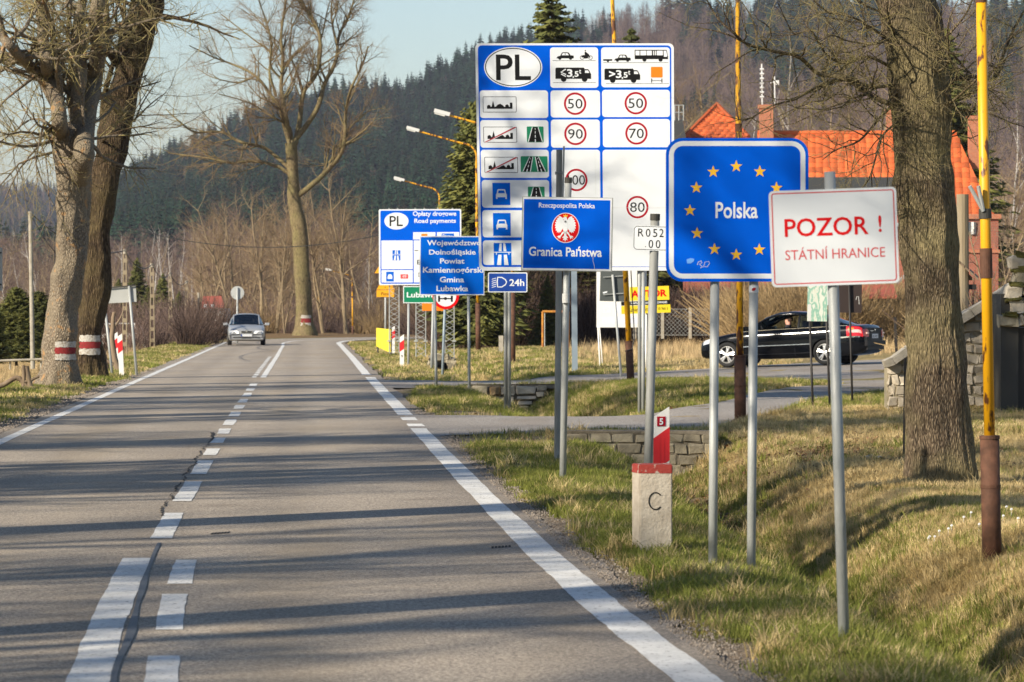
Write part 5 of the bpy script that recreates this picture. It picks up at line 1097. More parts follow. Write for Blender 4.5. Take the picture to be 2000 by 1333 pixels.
# ---- dog / pedestrians warning
S = Sign('warning_sign', 'amber triangle sign over an amber plate reading Piesi behind the road payments sign', 165, at(753, 680, 165))
S.slab('panel', [(731.5, 534), (757, 494), (782.5, 534)], 'yellow_dog', .02); S.slab('lower_panel', [(735.5, 566), (744, 551), (749, 541), (757, 541), (762, 551), (771.5, 566)], 'yellow_dog', .02); S.slab('text_panel', [(735.5, 567), (770, 567), (770, 580.5), (735.5, 580.5)], 'yellow_dog', .02)
S.text('Piesi', 744.5, 571, 759, 577.5, 'black', 2); S.poly('dot_print', S.ell(752.5, 561.5, 1, 1, 8), 'black', 2); S.post(753, 530, 753, 681, .045, 'galv', .06)
# ---- yellow board
B_ = thing('chevron_board', 'plain bright yellow board standing at the outside of the verge before the bend', 'board', at(763, 695, 138))
a, b, c, d_ = at(737, 641, 141), at(763.5, 643.5, 138), at(763.5, 689, 138), at(737, 677, 141)
M['yellow_board'] = mat('yellow_board', (.80, .64, .03), .5)
n_ = (b-a).cross(c-b).normalized()*.04; V = [a, b, c, d_, a-n_, b-n_, c-n_, d_-n_]; MB().add(V, [(0, 1, 2, 3), (7, 6, 5, 4), (0, 4, 5, 1), (1, 5, 6, 2), (2, 6, 7, 3), (3, 7, 4, 0)]).build('panel', M['yellow_board'], B_)
MB().bar(at(764, 642, 138.05), at(764, 696, 138.05), .03, 8).build('post', M['cap'], B_); MB().bar(at(738, 641, 141.1), at(738, 690, 141.1), .03, 8).build('post', M['cap'], B_)
# ---- signs seen from behind, left
S = Sign('sign_seen_from_behind', 'grey back of a rectangular sign on two splayed posts beside the dark tree', 98, at(240, 725, 98), pivot=(237, 576), rot=3)
S.panel(208, 559.5, 266, 591.5, 0, 'grey_back', .02, 'alu'); S.rot = 0
S.post(204, 590, 219, 731, .034, dy=-.04); S.post(252, 559, 265.5, 717, .034, dy=-.04)
MB().bar(at(209, 563, 97.95), at(265, 558, 97.95), .018, 6).build('cross_rail', M['cap'], S.root)
S = Sign('round_sign_seen_from_behind', 'grey round sign seen from behind above the silver car', 186, at(463, 668, 186))
S.slab('panel', S.ell(463.7, 572.5, 13.2, 13.2), 'grey_back', .03); S.post(463.7, 562, 463.2, 668, .045, dy=-.06)
S = Sign('edge_sign', 'grey sign back cut by the left photo edge', 60, at(-14, 800, 60))
S.panel(-40, 484, 4.5, 568, 0, 'grey_back', .02); S.post(-14, 480, -14, 850, .03, dy=-.04); MB().bar(at(-38, 494, 59.95), at(3, 494, 59.95), .012, 6).build('cross_rail', M['cap'], S.root); MB().bar(at(-38, 556, 59.95), at(3, 556, 59.95), .012, 6).build('cross_rail', M['cap'], S.root)

# ---- white board, dark back, yellow advertisement, bluish post
S = Sign('white_board', 'tall white board with faded blue print on two white legs behind the table', 108, at(1172, 718, 108))
M['faded'] = mat('faded_blue_print', (.60, .63, .74), .6, col2=(.74, .75, .78), nscale=4)
S.panel(1165, 470, 1263, 640, 0, 'white_paint', .03, 'white_paint'); S.rect('faded_print', 1178, 597, 1193, 612, 'faded', 1); S.rect('faded_print', 1199, 597, 1216, 612, 'faded', 1); S.rect('faded_print', 1176, 619, 1248, 633, 'faded', 1); S.text('P', 1182, 600, 1189, 609, 'white_paint', 2, .02)
S.post(1168, 640, 1172, 719, .028, 'white_paint', 0, n=4, name='leg'); S.post(1171, 640, 1177, 716, .020, 'white_paint', .3, n=4, name='leg'); S.post(1260, 640, 1262, 712, .028, 'white_paint', 0, n=4, name='leg')
MB().box(tuple(at(1244.5, 585, 107.9)), tuple(at(1256, 470, 107.95))).build('dark_strip', M['cap'], S.root)
S = Sign('sign_seen_from_behind', 'dark grey back of a leaning sign in front of the white board', 93, at(1213, 734, 93), pivot=(1196, 560), rot=-1.5)
S.panel(1172, 500, 1220, 589, 0, 'dark_back', .015, 'dark_back'); S.rot = 0; S.post(1196.5, 537, 1213, 734, .030, dy=-.05); S.poly('white_sticker', [(1177, 571), (1186, 569), (1186, 572), (1178, 574)], 'white', 3)
for yy in (541, 575): MB().bar(at(1178, yy+1, 92.96), at(1220, yy-2, 92.96), .010, 6).build('clamp', M['galv'], S.root)
S = Sign('advertisement', 'yellow and black advertising board with big red letters right of the lamp post', 100, at(1255, 712, 100), pivot=(1270, 590), rot=2)
S.panel(1230.5, 560, 1307.5, 587, 0, 'yellow_sign', .02); S.slab('black_strip', [(1213, 588), (1308.5, 588), (1308.5, 595.5), (1213, 595.5)], 'black', .02, 'black'); S.slab('lower_panel', [(1213, 596.2), (1309, 596.2), (1309, 612), (1213, 612)], 'yellow_sign', .02)
S.text('AUTOR', 1233, 566.5, 1303, 580.5, 'red', 2, .04); S.text('NAPRAWA TANIO HOLOWANIE', 1232, 589.5, 1303, 593.8, 'white', 2, .02); S.text('Kamienna Góra', 1228, 600, 1266, 608, 'black', 2); S.text('10 966 5', 1285, 601, 1304, 606.5, 'black', 2)
S.rot = 0; S.post(1262.5, 612, 1262, 712, .016, 'white_paint', .05); S.post(1258, 600, 1258, 712, .014, 'galv', .05)
P_ = thing('steel_post', 'blue grey square steel post standing behind the state border sign', 'post', at(1123, 728, 100))
p, q = at(1123, 728, 100), at(1119, 300, 100); MB().bar(p-Vector((0, 0, .3)), q, .105, 4).build('shaft', M['steel_blue'], P_); MB().box((p.x-.13, p.y-.13, p.z-.1), (p.x+.13, p.y+.13, p.z+.02)).build('base_plate', M['steel_blue'], P_)

# ================================================================ DELINEATORS
def delineator(label, px, pyb, d, num=None, plate=False, lean=0, h=.93, group='red and white roadside posts', road5=False):
    p = at(px, pyb, d); t = thing('delineator_post', label, 'delineator', p, (0, R(lean), 0), group); w_ = .06
    def sh(nm, z0, z1, m, sl0=0, sl1=0, y=0, o=0, x0=-w_, x1=w_):
        V = [(x0-o, -.03-o-y, z0-sl0), (x1+o, -.03-o-y, z0+sl0), (x1+o, .03+o, z0+sl0), (x0-o, .03+o, z0-sl0), (x0-o, -.03-o-y, z1-sl1), (x1+o, -.03-o-y, z1+sl1), (x1+o, .03+o, z1+sl1), (x0-o, .03+o, z1-sl1)]
        return MB().add(V, [(0, 3, 2, 1), (4, 5, 6, 7), (0, 1, 5, 4), (1, 2, 6, 5), (2, 3, 7, 6), (3, 0, 4, 7)]).build(nm, M[m], t, local=True)
    sh('post', -.3, h, 'white_paint', 0, .04); sh('red_band', h-.42, h-.16, 'red_paint', .045, .045, o=.003)
    if d < 40:
        sh('rib', h-.40, h-.20, 'red_paint', .0, .0, .006, 0, -.022, -.014); sh('rib', h-.40, h-.20, 'red_paint', .0, .0, .006, 0, .014, .022)
    if road5:
        k = sh('number_plate', h-.11, h-.035, 'crimson', 0, 0, .006, 0, -.036, .030)
        V, F = glyphs('5', .03); lo, hi = V.min(0), V.max(0); W = [(-.018+(x-lo[0])/(hi[0]-lo[0])*.030, -.042, h-.10+(y-lo[1])/(hi[1]-lo[1])*.052) for x, y in V]; mesh_obj('lettering', W, F, M['white'], t, local=True)
    if num:
        V, F = glyphs(num, .01); lo, hi = V.min(0), V.max(0); W = [(-.022+(x-lo[0])/(hi[0]-lo[0])*.044, -.037, .30+(y-lo[1])/(hi[1]-lo[1])*.075) for x, y in V]; mesh_obj('lettering', W, F, M['black'], t, local=True)
    return t
delineator('nearest red and white post with number 5, standing behind the concrete stone', 1292, 1035, 30, road5=True, lean=0, h=.92)
delineator('red and white post marked 9 on the grass before the bend', 785, 719, 111, '9')
delineator('small red and white post half behind the yellow board', 768, 688, 142)
delineator('leaning red and white post beside the dark tree', 237.5, 727, 97, lean=-3)
delineator('faint twin post just left of the leaning red and white post', 230, 716, 108, lean=-4)
delineator('distant red and white post left of the silver car', 422, 658, 214, h=.95)

# ================================================================ LAMP POSTS
def lamp_post(px, pyb, d, label, top_px, H, r0, r1, sleeve, mname, head_dx, yaw=0):
    p = at(px, pyb, d); t = thing('lamp_post', label, 'lamp post', p, group='yellow lamp posts along the road'); lean = (top_px[0]-px)/(pyb-top_px[1])
    def pt(z): return p+Vector((lean*z, 0, z))
    o = MB().bar(pt(-.3), pt(sleeve), r0, 20).build('rusty_sleeve', M['rust'], t); smooth_sides(o)
    MB().bar(pt(sleeve*.55), pt(sleeve*.58), r0*1.05, 20).build('collar', M['rust'], t); MB().bar(pt(sleeve), pt(sleeve+.03), r0*1.06, 20).build('collar', M['rust'], t)
    o = MB().bar(pt(sleeve), pt(H*.62), r1, 20, r1*.93).build('shaft', M[mname], t); smooth_sides(o)
    MB().bar(pt(H*.62-.06), pt(H*.62+.06), r1*1.02, 20).build('collar', M['rust'], t)
    k = []
    for q in range(9): a = R(90*q/8); k.append(pt(H-.5)+Vector((-(1-math.cos(a))*.5, 0, math.sin(a)*.45)))
    e = k[-1]; arm = [pt(H*.62)]+k+[e+Vector((-head_dx, 0, .28*head_dx))]
    MB().path(arm, [r1*.9]+[r1*.62]*9+[r1*.5], 12).build('arm', M['yellow_pole_worse'], t, smooth=True)
    c = arm[-1]; rot = Matrix.Translation(c) @ Matrix.Rotation(R(15), 4, 'Y')
    MB().box((-.44, -.10, -.03), (.03, .10, .08), rot).build('lamp_head', M['lamp_head'], t); MB().box((-.41, -.08, -.07), (-.10, .08, -.031), rot).build('lamp_glass', M['white_dirty'], t)
    return t, pt
t, pt = lamp_post(1937, 1071, 31, 'nearest yellow lamp post with rusted base, right of the massive trunk', (1916, 0), 7.2, .078, .044, .88, 'yellow_pole', 1.2)
for q in (-1, 1): MB().bar(pt(2.72)+Vector((-.02, -.05, 0)), pt(2.72)+Vector((-.10+.035*q, -.09, .20)), .016, 8).build('flag_holder', M['galv'], t)
MB().bar(pt(2.66), pt(2.74), .052, 16).build('clamp', M['cap'], t); MB().bar(pt(2.18), pt(2.42), .050, 20).build('rusty_sleeve', M['rust'], t)
lamp_post(1446, 827, 58, 'yellow lamp post behind the blue Polska sign, chipped paint', (1441, 0), 7.2, .088, .052, 1.0, 'yellow_pole_worse', 1.2)
t, pt = lamp_post(1232.5, 757, 85, 'yellow lamp post leaning left behind the table with a cable loop', (1196, 0), 9.9, .085, .062, 1.0, 'yellow_pole', 1.4)
MB().path([pt(3.0)+Vector((.12, -.08, 0)), pt(2.0)+Vector((.12, -.08, 0)), pt(1.1)+Vector((.13, -.08, 0)), pt(.85)+Vector((.06, -.1, 0)), pt(.8)+Vector((-.1, -.1, 0))], [.014]*5, 6).build('cable', M['wire'], t)
lamp_post(1001, 726, 112, 'lamp post hidden behind the speed limit table, head at its left', (1000, 240), 7.15, .09, .06, 2.4, 'yellow_pole_worse', 1.35)
lamp_post(934, 680, 139, 'lamp post behind the table whose lower left head hangs over the hill', (930, 275), 7.45, .09, .06, 1.6, 'yellow_pole_worse', 1.6)
lamp_post(862, 685, 166, 'lamp post behind the road payments sign with the lowest head', (858, 357), 7.1, .09, .06, 1.2, 'yellow_pole', 1.05)
lamp_post(689, 655, 262, 'distant thin yellow lamp post between bare trees beyond the bend', (688, 570), 4.2, .07, .05, .6, 'yellow_pole', .9)
lamp_post(623, 652, 300, 'far thin yellow lamp post right of the tall centre tree', (622, 590), 4.2, .07, .05, .6, 'yellow_pole', .9)

# ================================================================ POLES AND WIRES
def utility_pole(label, px, pyt, pyb, d, r, m, mesh=False, name='utility_pole', lean=0):
    p = at(px, pyb, d); q = at(px+lean, pyt, d); t = thing(name, label, 'utility pole', p, group='utility poles along the left field')
    if mesh:
        for sx in (-1, 1): MB().bar(p+Vector((sx*r, 0, -.3)), q+Vector((sx*r*.6, 0, 0)), r*.32, 6).build('rail', M[m], t)
        mb = MB(); n = int((q.z-p.z)/.45)
        for k in range(n): a = p.lerp(q, k/n); mb.box((a.x-r, a.y-r*.3, a.z), (a.x+r, a.y+r*.3, a.z+.16))
        o = mb.build('rungs', M[m], t)
    else:
        MB().bar(p-Vector((0, 0, .3)), q, r, 10, r*.8).build('shaft', M[m], t)
    MB().bar(q-Vector((0, 0, .12)), q+Vector((0, 0, .04)), r*.9, 8).build('pole_cap', M['concrete'], t)
    return q
T1 = utility_pole('tall pale concrete pole left of the pale tree', 64, 416, 702, 118, .072, 'concrete', lean=-5)
T2 = utility_pole('second utility pole, slotted concrete, behind the sign turned away', 244, 490, 700, 150, .085, 'wood_pole', True)
T3 = utility_pole('third utility pole, slotted concrete, tallest right of the sign turned away', 298, 517, 690, 172, .10, 'wood_pole', True, lean=-1)
T4 = utility_pole('fourth utility pole, slotted concrete', 334, 534, 676, 200, .09, 'wood_pole', True, lean=-2)
T5 = utility_pole('fifth utility pole, slotted, farthest but one', 365, 550, 668, 226, .09, 'wood_pole', True, lean=-1)
T6 = utility_pole('last slim utility pole beside the far red roof', 389, 573, 665, 262, .10, 'concrete', lean=-1)
def cable(label, a, b, sag, r=.02, grp='overhead wires'):
    P = [a.lerp(b, k/14)+Vector((0, 0, -sag*4*(k/14)*(1-k/14))) for k in range(15)]; o = MB().path(P, [r]*15, 5).build('cable', M['wire'], None); tag(o, label, 'cable', grp)
cable('overhead wire from the concrete pole to the second pole', T1, T2, .5); cable('overhead wire between the second and third poles', T2, T3, .4); cable('overhead wire between the third and fourth poles', T3, T4, .4); cable('overhead wire between the fourth and fifth poles', T4, T5, .4)
cable('long overhead wire crossing the picture behind the tall centre tree', at(200, 430, 205), at(760, 455, 205), 1.1, .022)
cable('stay wire slanting down right from the concrete pole', T1, at(120, 505, 119), .15, .012)
# ================================================================ BOUNDARY STONE, WALLS, FENCES
def rough_block(rg, w_, d_, h, j=.02, m=None, seg=2):
    bm = bmesh.new(); bmesh.ops.create_cube(bm, size=1); bmesh.ops.scale(bm, vec=(w_, d_, h), verts=bm.verts)
    bmesh.ops.bevel(bm, geom=bm.edges[:], offset=min(w_, h, d_)*.14, segments=1, affect='EDGES')
    for v in bm.verts: v.co += Vector(rg.normal(0, j, 3))
    V = [tuple(v.co) for v in bm.verts]; bm.verts.index_update(); F = [tuple(v.index for v in f.verts) for f in bm.faces]; bm.free(); return V, F
B_ = thing('boundary_stone', 'pale concrete boundary stone with red painted top and black letter C', 'boundary stone', at(1276, 1078, 27.3))
s = 27.3/FOC; x0, x1 = (1237-1000)*s, (1313-1000)*s; xm = (1241-1000)*s; zb = EYE-(1085-HOR)*s; zt = EYE-(908-HOR)*s; zr = EYE-(925-HOR)*s; wd = .29
M['stone_c'] = mat('boundary_concrete', (.52, .46, .37), .9, col2=(.40, .34, .26), nscale=10, bump=.5, bscale=45, contrast=(.4, .72))
M['stone_red'] = mat('worn_red_paint', (.30, .035, .025), .85, col2=(.42, .36, .30), nscale=16, contrast=(.56, .62), bump=.3)
ry = .20
def stone(nm, z0, z1, m, g=0.0):
    bm = bmesh.new(); V = [(x0-g, 27.3+ry+g*0, z0), (xm+.030-g, 27.3-g, z0), (x1+g, 27.3-g, z0), (x1+g, 27.3+.27, z0), (x0-g, 27.3+.27, z0)]
    n = len(V); vs = [bm.verts.new(v) for v in V]+[bm.verts.new((v[0]*1.0, v[1], z1)) for v in V]
    bm.faces.new(vs[:n][::-1]); bm.faces.new(vs[n:]); [bm.faces.new((vs[i], vs[(i+1) % n], vs[n+(i+1) % n], vs[n+i])) for i in range(n)]
    bmesh.ops.bevel(bm, geom=[e for e in bm.edges if abs(e.verts[0].co.z-e.verts[1].co.z) > .01 or e.verts[0].co.z > z0+.01], offset=.007, segments=2, affect='EDGES')
    bm.verts.index_update(); o = mesh_obj(nm, [tuple(v.co) for v in bm.verts], [tuple(v.index for v in f.verts) for f in bm.faces], M[m], B_); bm.free(); return o
stone('stone_body', zb-.25, zr+.01, 'stone_c'); stone('red_cap', zr, zt, 'stone_red', .0025)
K = []; cc_ = (1280.5, 979)
for q in range(25): a = R(42+276*q/24); K.append((cc_[0]+13*math.cos(a), cc_[1]-16.5*math.sin(a)))
class _S: pass
SS = Sign.__new__(Sign); SS.d = 27.3-.004; SS.k = 27.3/FOC; SS.root = B_; SS.pivot = None; SS.rot = 0; SS.warp = None
loop([(cc_[0]+(x-cc_[0])*math.cos(0), y) for x, y in K], 2.4, SS, 'lettering', 'black', 0)

M['stone_wall'] = mat('quarried_stone', (.19, .165, .115), .95, col2=(.31, .27, .19), nscale=5, bump=.8, bscale=18, rand=.28)
M['stone_warm'] = mat('ochre_stone', (.34, .19, .06), .95, col2=(.25, .18, .10), nscale=5, bump=.6, bscale=18)
M['stone_light'] = mat('pale_field_stone', (.56, .49, .38), .95, col2=(.38, .33, .25), nscale=4, bump=.7, bscale=14, rand=.2)
M['mortar'] = mat('old_mortar', (.13, .11, .08), .98, col2=(.20, .17, .12), nscale=8, bump=.8, bscale=25)
M['mortar_light'] = mat('pale_mortar', (.36, .30, .20), .98, col2=(.25, .22, .14), nscale=6, bump=.8, bscale=20)
def stone_wall(root, x0, x1, zt, zb, Y, ch, sw, m, seed, depth=.30, top=None, mort='mortar', proud=.008, gap=.006, skip=None, jit=.010):
    rg = np.random.default_rng(seed); mb = MB()
    P = [(x0, zb), (x1, zb), (x1, (top(x1) if top else zt)-.03)]+([(x, top(x)-.03) for x in np.linspace(x1, x0, 12)[1:-1]] if top else [])+[(x0, (top(x0) if top else zt)-.03)]
    n = len(P); mb.add([(x, Y+.05, z) for x, z in P]+[(x, Y+depth, z) for x, z in P], [tuple(range(n)), tuple(range(2*n-1, n-1, -1))]+[(i, n+i, n+(i+1) % n, (i+1) % n) for i in range(n)]); mb.build('mortar_core', M[mort], root)
    z = zt if not top else max(top(x0), top(x1)); row = 0
    while z > zb+.04:
        h = ch*rg.uniform(.8, 1.2); h = min(h, z-zb); x = x0-rg.random()*sw*.4
        while x < x1-.03:
            w_ = sw*rg.uniform(.6, 1.35); a, b = max(x, x0), min(x+w_, x1)
            if x1-b < sw*.3: b = x1
            x = b if b == x1 else x+w_
            if b-a < .05: continue
            if top and top((a+b)/2) < z-h*.3: continue
            if skip and skip((a+b)/2, z-h/2): continue
            V, F = rough_block(rg, b-a-gap*2, .16, h-gap*2, jit); V = [(vx+(a+b)/2, vy+Y+.095+rg.uniform(-.004, .004), vz+z-h/2) for vx, vy, vz in V]
            mb2 = MB(); mb2.add([(vx, vy-proud+.02, vz) for vx, vy, vz in V], F); o = mb2.build('stone', M[m if not (m == 'stone_wall2') else 'stone_wall'], root)
        z -= h; row += 1
k = 52.4/FOC
W1 = thing('culvert_wall', 'low grey stone headwall under the nearer drive, across the ditch', 'stone wall', (1.75, 52.4, -.6))
stone_wall(W1, (1105-1000)*k, (1392-1000)*k, EYE-(846-HOR)*k, EYE-(945-HOR)*k, 52.2, .165, .27, 'stone_wall', 3)
mb = MB(); V, F = rough_block(np.random.default_rng(1), 2.1, .42, .06, .012); mb.add([(x+(1250-1000)*k, y+52.45, z+EYE-(845-HOR)*k) for x, y, z in V], F); mb.build('coping', M['mortar'], W1)
k = 82.6/FOC
W2 = thing('culvert_wall', 'farther stone headwall with an ochre stone under the second lane', 'stone wall', (0, 82.6, -.5))
rgw = np.random.default_rng(5)
MB().box((-.95, 82.66, -.62), (.75, 82.9, .02)).build('mortar_core', M['mortar'], W2)
for (a, b, c, d_, mm) in ((922, 955, 753, 772, 'stone_wall'), (956, 978, 755, 773, 'stone_warm'), (979, 990, 755, 773, 'stone_light'), (991, 1006, 754, 773, 'stone_light'), (1008, 1047, 754, 771, 'stone_light'), (1049, 1068, 753, 763, 'stone_light'), (956, 990, 775, 787, 'stone_light'), (992, 1004, 775, 788, 'stone_light'), (1010, 1046, 773, 782, 'stone_light'), (1011, 1040, 783, 792, 'stone_light'), (1046, 1062, 765, 776, 'stone_light'), (985, 1003, 789, 803, 'stone_light'), (1012, 1034, 793, 803, 'stone_light')):
    V, F = rough_block(rgw, (b-a)*k-.012, .18, (d_-c)*k-.012, .014); cx, cz = ((a+b)/2-1000)*k, EYE-((c+d_)/2-HOR)*k; MB().add([(x+cx, y+82.66, z+cz) for x, y, z in V], F).build('stone', M[mm], W2)
mb = MB(); V, F = rough_block(np.random.default_rng(2), 1.9, .45, .07, .02); mb.add([(x+(.0), y+82.9, z+.035) for x, y, z in V], F); mb.build('coping', M['mortar'], W2)
# scattered stones at the third culvert
W3 = thing('culvert_mouth', 'ragged stones round the dark third culvert mouth in the grass', 'culvert', at(862, 712, 122))
for q in range(11):
    a = R(200*q/10-10); V, F = rough_block(rgw, rgw.uniform(.18, .32), .3, rgw.uniform(.15, .24), .03); c = at(862+20*math.cos(a), 713-16*math.sin(a), 122); MB().add([(x+c.x, y+c.y, z+c.z) for x, y, z in V], F).build('stone', M['stone_wall'], W3)
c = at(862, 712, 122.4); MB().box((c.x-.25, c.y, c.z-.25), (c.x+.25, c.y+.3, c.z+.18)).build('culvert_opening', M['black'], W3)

# sloping field-stone wall on the right
k = 61/FOC
W4 = thing('sloping_stone_wall', 'pale field stone wall with a rising coping behind the massive trunk', 'stone wall', (7.5, 61, -.2))
topf = lambda x: float(np.interp(x/k+1000, [1730, 1742, 1775, 1792, 1880, 1960, 2080, 2200], [EYE-(y-HOR)*k for y in (716, 712, 690, 681, 627, 578, 505, 500)]))
zbot = EYE-(850-HOR)*k
stone_wall(W4, (1733-1000)*k, (2180-1000)*k, 0, zbot, 61, .17, .20, 'stone_light', 9, .5, topf, 'mortar_light', .012, .010, jit=.016)
cp = [(x, topf((x-1000)*k)) for x in (1730, 1745, 1775, 1800, 1850, 1900, 1950, 2000, 2080, 2180)]
for a, b in zip(cp[:-1], cp[1:]):
    pa = Vector(((a[0]-1000)*k, 60.95, a[1])); pb = Vector(((b[0]-1000)*k, 60.95, b[1])); u = (pb-pa).normalized(); nrm = Vector((-u.z, 0, u.x)); V = []
    for yy in (-.12, .5):
        for s_, t_ in ((0, -.02), (1, -.02), (1, .10), (0, .10)): q = pa.lerp(pb, .012 if s_ == 0 else .988)+nrm*t_; V.append((q.x+random.uniform(-.012, .012), q.y+yy+random.uniform(-.02, .02), q.z+random.uniform(-.012, .012)))
    MB().add(V, [(0, 1, 2, 3), (7, 6, 5, 4), (0, 4, 5, 1), (1, 5, 6, 2), (2, 6, 7, 3), (3, 7, 4, 0)]).build('coping', M['concrete'], W4)
# near-black panel standing in for shadow on the wall, at the frame edge
W5 = thing('wall_shade_panel', 'dark panel in place of wall shadow, with mossy roof stones at the right photo edge in the stone wall', 'shade panel', at(1990, 875, 58)); d = 59.2
MB().box(tuple(at(1962, 880, d)), tuple(at(2120, 640, d+1.6))).build('shade_panel', M['black_steel'], W5)  # shade given as a black box; the wall has no door here
MB().box(tuple(at(1955, 885, d-.06)), tuple(at(1962, 575, d+1.6))).build('dark_upright', M['cap'], W5)
M['moss'] = mat('moss', (.16, .14, .03), .95, col2=(.07, .065, .015), nscale=9, bump=.8)
for row, (y0, h_) in enumerate(((638, 22), (612, 26), (583, 26), (555, 26), (527, 26))):
    for q in range(5):
        c = at(1970+q*34+(row % 2)*12+row*5, y0-h_/2, d-.1); V, F = rough_block(rgw, .26, .5, h_*d/FOC*.97, .022); MB().add([(x+c.x, y+c.y+.15, z+c.z) for x, y, z in V], F).build('stone', M['stone_light' if (row+q) % 3 else 'stone_wall'], W5)
    for q in range(3 if row in (0, 4) else 1): c = at(1972+q*37+row*6, y0-h_-1, d-.12); V, F = rough_block(rgw, .22, .2, .06, .02); MB().add([(x+c.x, y+c.y, z+c.z) for x, y, z in V], F).build('moss_cushion', M['moss'], W5)

# wire mesh fence behind the dry grass
Fn = thing('wire_fence', 'low wire mesh fence with concrete posts behind the tall dry grass', 'fence', at(1380, 655, 150))
for k_, px in enumerate(range(1240, 1560, 54)):
    a = at(px, 662, 150); b = at(px, 601, 150); MB().box((a.x-.06, a.y-.05, a.z), (a.x+.06, a.y+.05, b.z)).build('post', M['concrete'], Fn)
mb = MB(); z0 = at(0, 655, 150).z; z1 = at(0, 604, 150).z; xa = at(1235, 0, 150).x; xb = at(1515, 0, 150).x; st = .16; n = int((xb-xa)/st); hh = z1-z0
for q in range(-int(hh/st), n):
    for sg in (1, -1):
        p0 = xa+q*st if sg > 0 else xa+(q+int(hh/st))*st; u0, u1 = 0, 1; e = p0+sg*hh
        lo = max(xa, min(p0, e)); hi = min(xb, max(p0, e))
        if hi <= lo: continue
        f = lambda x: z0+(x-p0)*sg
        mb.bar((lo, 150, f(lo)), (hi, 150, f(hi)), .006, 3, caps=False)
for z in (z0, z1): mb.bar((xa, 150, z), (xb, 150, z), .012, 4)
o = mb.build('wire_mesh', M['galv_worn'], Fn)
# rusty goal frame, concrete stub
G_ = thing('goal_frame', 'rusty rectangular pipe frame in front of a dark spruce', 'metal frame', at(1085, 680, 140)); d = 140
for a, b in (((1060, 682), (1060, 609)), ((1110, 682), (1110, 609)), ((1059, 609), (1111, 609))): MB().bar(at(*a, d), at(*b, d), .045, 8).build('pipe', M['rust_orange'], G_)
MB().bar(at(1064, 682, d+.6), at(1064, 612, d+.6), .02, 6).build('pipe', M['galv'], G_)
p = at(978.5, 692, 128); q = at(978.5, 656, 128); o = MB().box((p.x-.075, p.y-.07, p.z-.1), (p.x+.075, p.y+.07, q.z)).build('concrete_stub', M['concrete'], None); tag(o, 'short square concrete stub post on the grass rise', 'post')
# black posts by the yard, map boards
def bpost(lbl, px, pt_, pb, d, w_=.035, lean=0):
    a, b = at(px+lean, pb, d), at(px, pt_, d); o = MB().bar(a-Vector((0, 0, .2)), b, w_, 4).build('steel_post', M['black_steel'], None, smooth=False); tag(o, lbl, 'post'); return o
S = Sign('map_board', 'trail map board in green and white on two dark legs below the POZOR sign', 63, at(1600, 800, 63), pivot=(1597, 590), rot=-1)
def map_mat():
    m = bpy.data.materials.new('trail_map_print'); m.use_nodes = True; N = m.node_tree.nodes; L = m.node_tree.links; b = N['Principled BSDF']; b.inputs['Roughness'].default_value = .4
    tc = N.new('ShaderNodeTexCoord'); mp = N.new('ShaderNodeMapping'); mp.inputs['Scale'].default_value = (1, 1, .45); L.new(tc.outputs['Object'], mp.inputs[0]); n = N.new('ShaderNodeTexNoise'); n.inputs['Scale'].default_value = 9; n.inputs['Detail'].default_value = 3; L.new(mp.outputs[0], n.inputs[0])
    r = N.new('ShaderNodeValToRGB'); cs = [(.0, (.62, .66, .58)), (.42, (.62, .66, .58)), (.46, (.22, .42, .32)), (.52, (.30, .50, .40)), (.55, (.60, .62, .52)), (.6, (.62, .66, .58)), (.63, (.25, .45, .36))]
    el = r.color_ramp.elements; el[0].position = 0; el[0].color = (*cs[0][1], 1); el[1].position = 1; el[1].color = (.5, .55, .5, 1)
    for p_, c_ in cs[1:]: e = el.new(p_); e.color = (*c_, 1)
    L.new(n.outputs[0], r.inputs[0]); L.new(r.outputs[0], b.inputs['Base Color']); return m
M['map'] = map_mat()
S.panel(1577, 545, 1616, 628, 0, 'map', .02, 'cap'); S.rect('white_margin', 1578, 595, 1584.5, 628, 'white_dirty', 1); S.rot = 0
S.post(1582, 628, 1587.5, 800, .026, 'black_steel', .03, name='leg', n=4); S.post(1612, 560, 1621, 802, .026, 'black_steel', .03, name='leg', n=4)
S = Sign('information_board', 'dark brown information board on black legs right of the map board', 64, at(1655, 798, 64), pivot=(1650, 590), rot=-1)
M['board_brown'] = mat('board_dark_brown', (.03, .018, .015), .6); S.panel(1636, 540, 1683, 611, 0, 'board_brown', .03, 'cap'); S.rect('white_panel', 1611, 540, 1618, 597, 'white', 8); S.rot = 0
S.post(1658, 540, 1665, 797, .024, 'black_steel', -.03, name='leg', n=4); loop([(1672, 586), (1673, 580), (1677, 580)], 1, S, 'pale_print', 'white_dirty', 3); loop([(1677, 580), (1678, 595)], .9, S, 'pale_print', 'white_dirty', 3)
bpost('black bollard post beside the rear of the black car', 1748, 620, 697, 92, .045, lean=4)
bpost('thin dark post half hidden by the left side of the massive trunk', 1768, 700, 866, 48, .018, lean=-3)

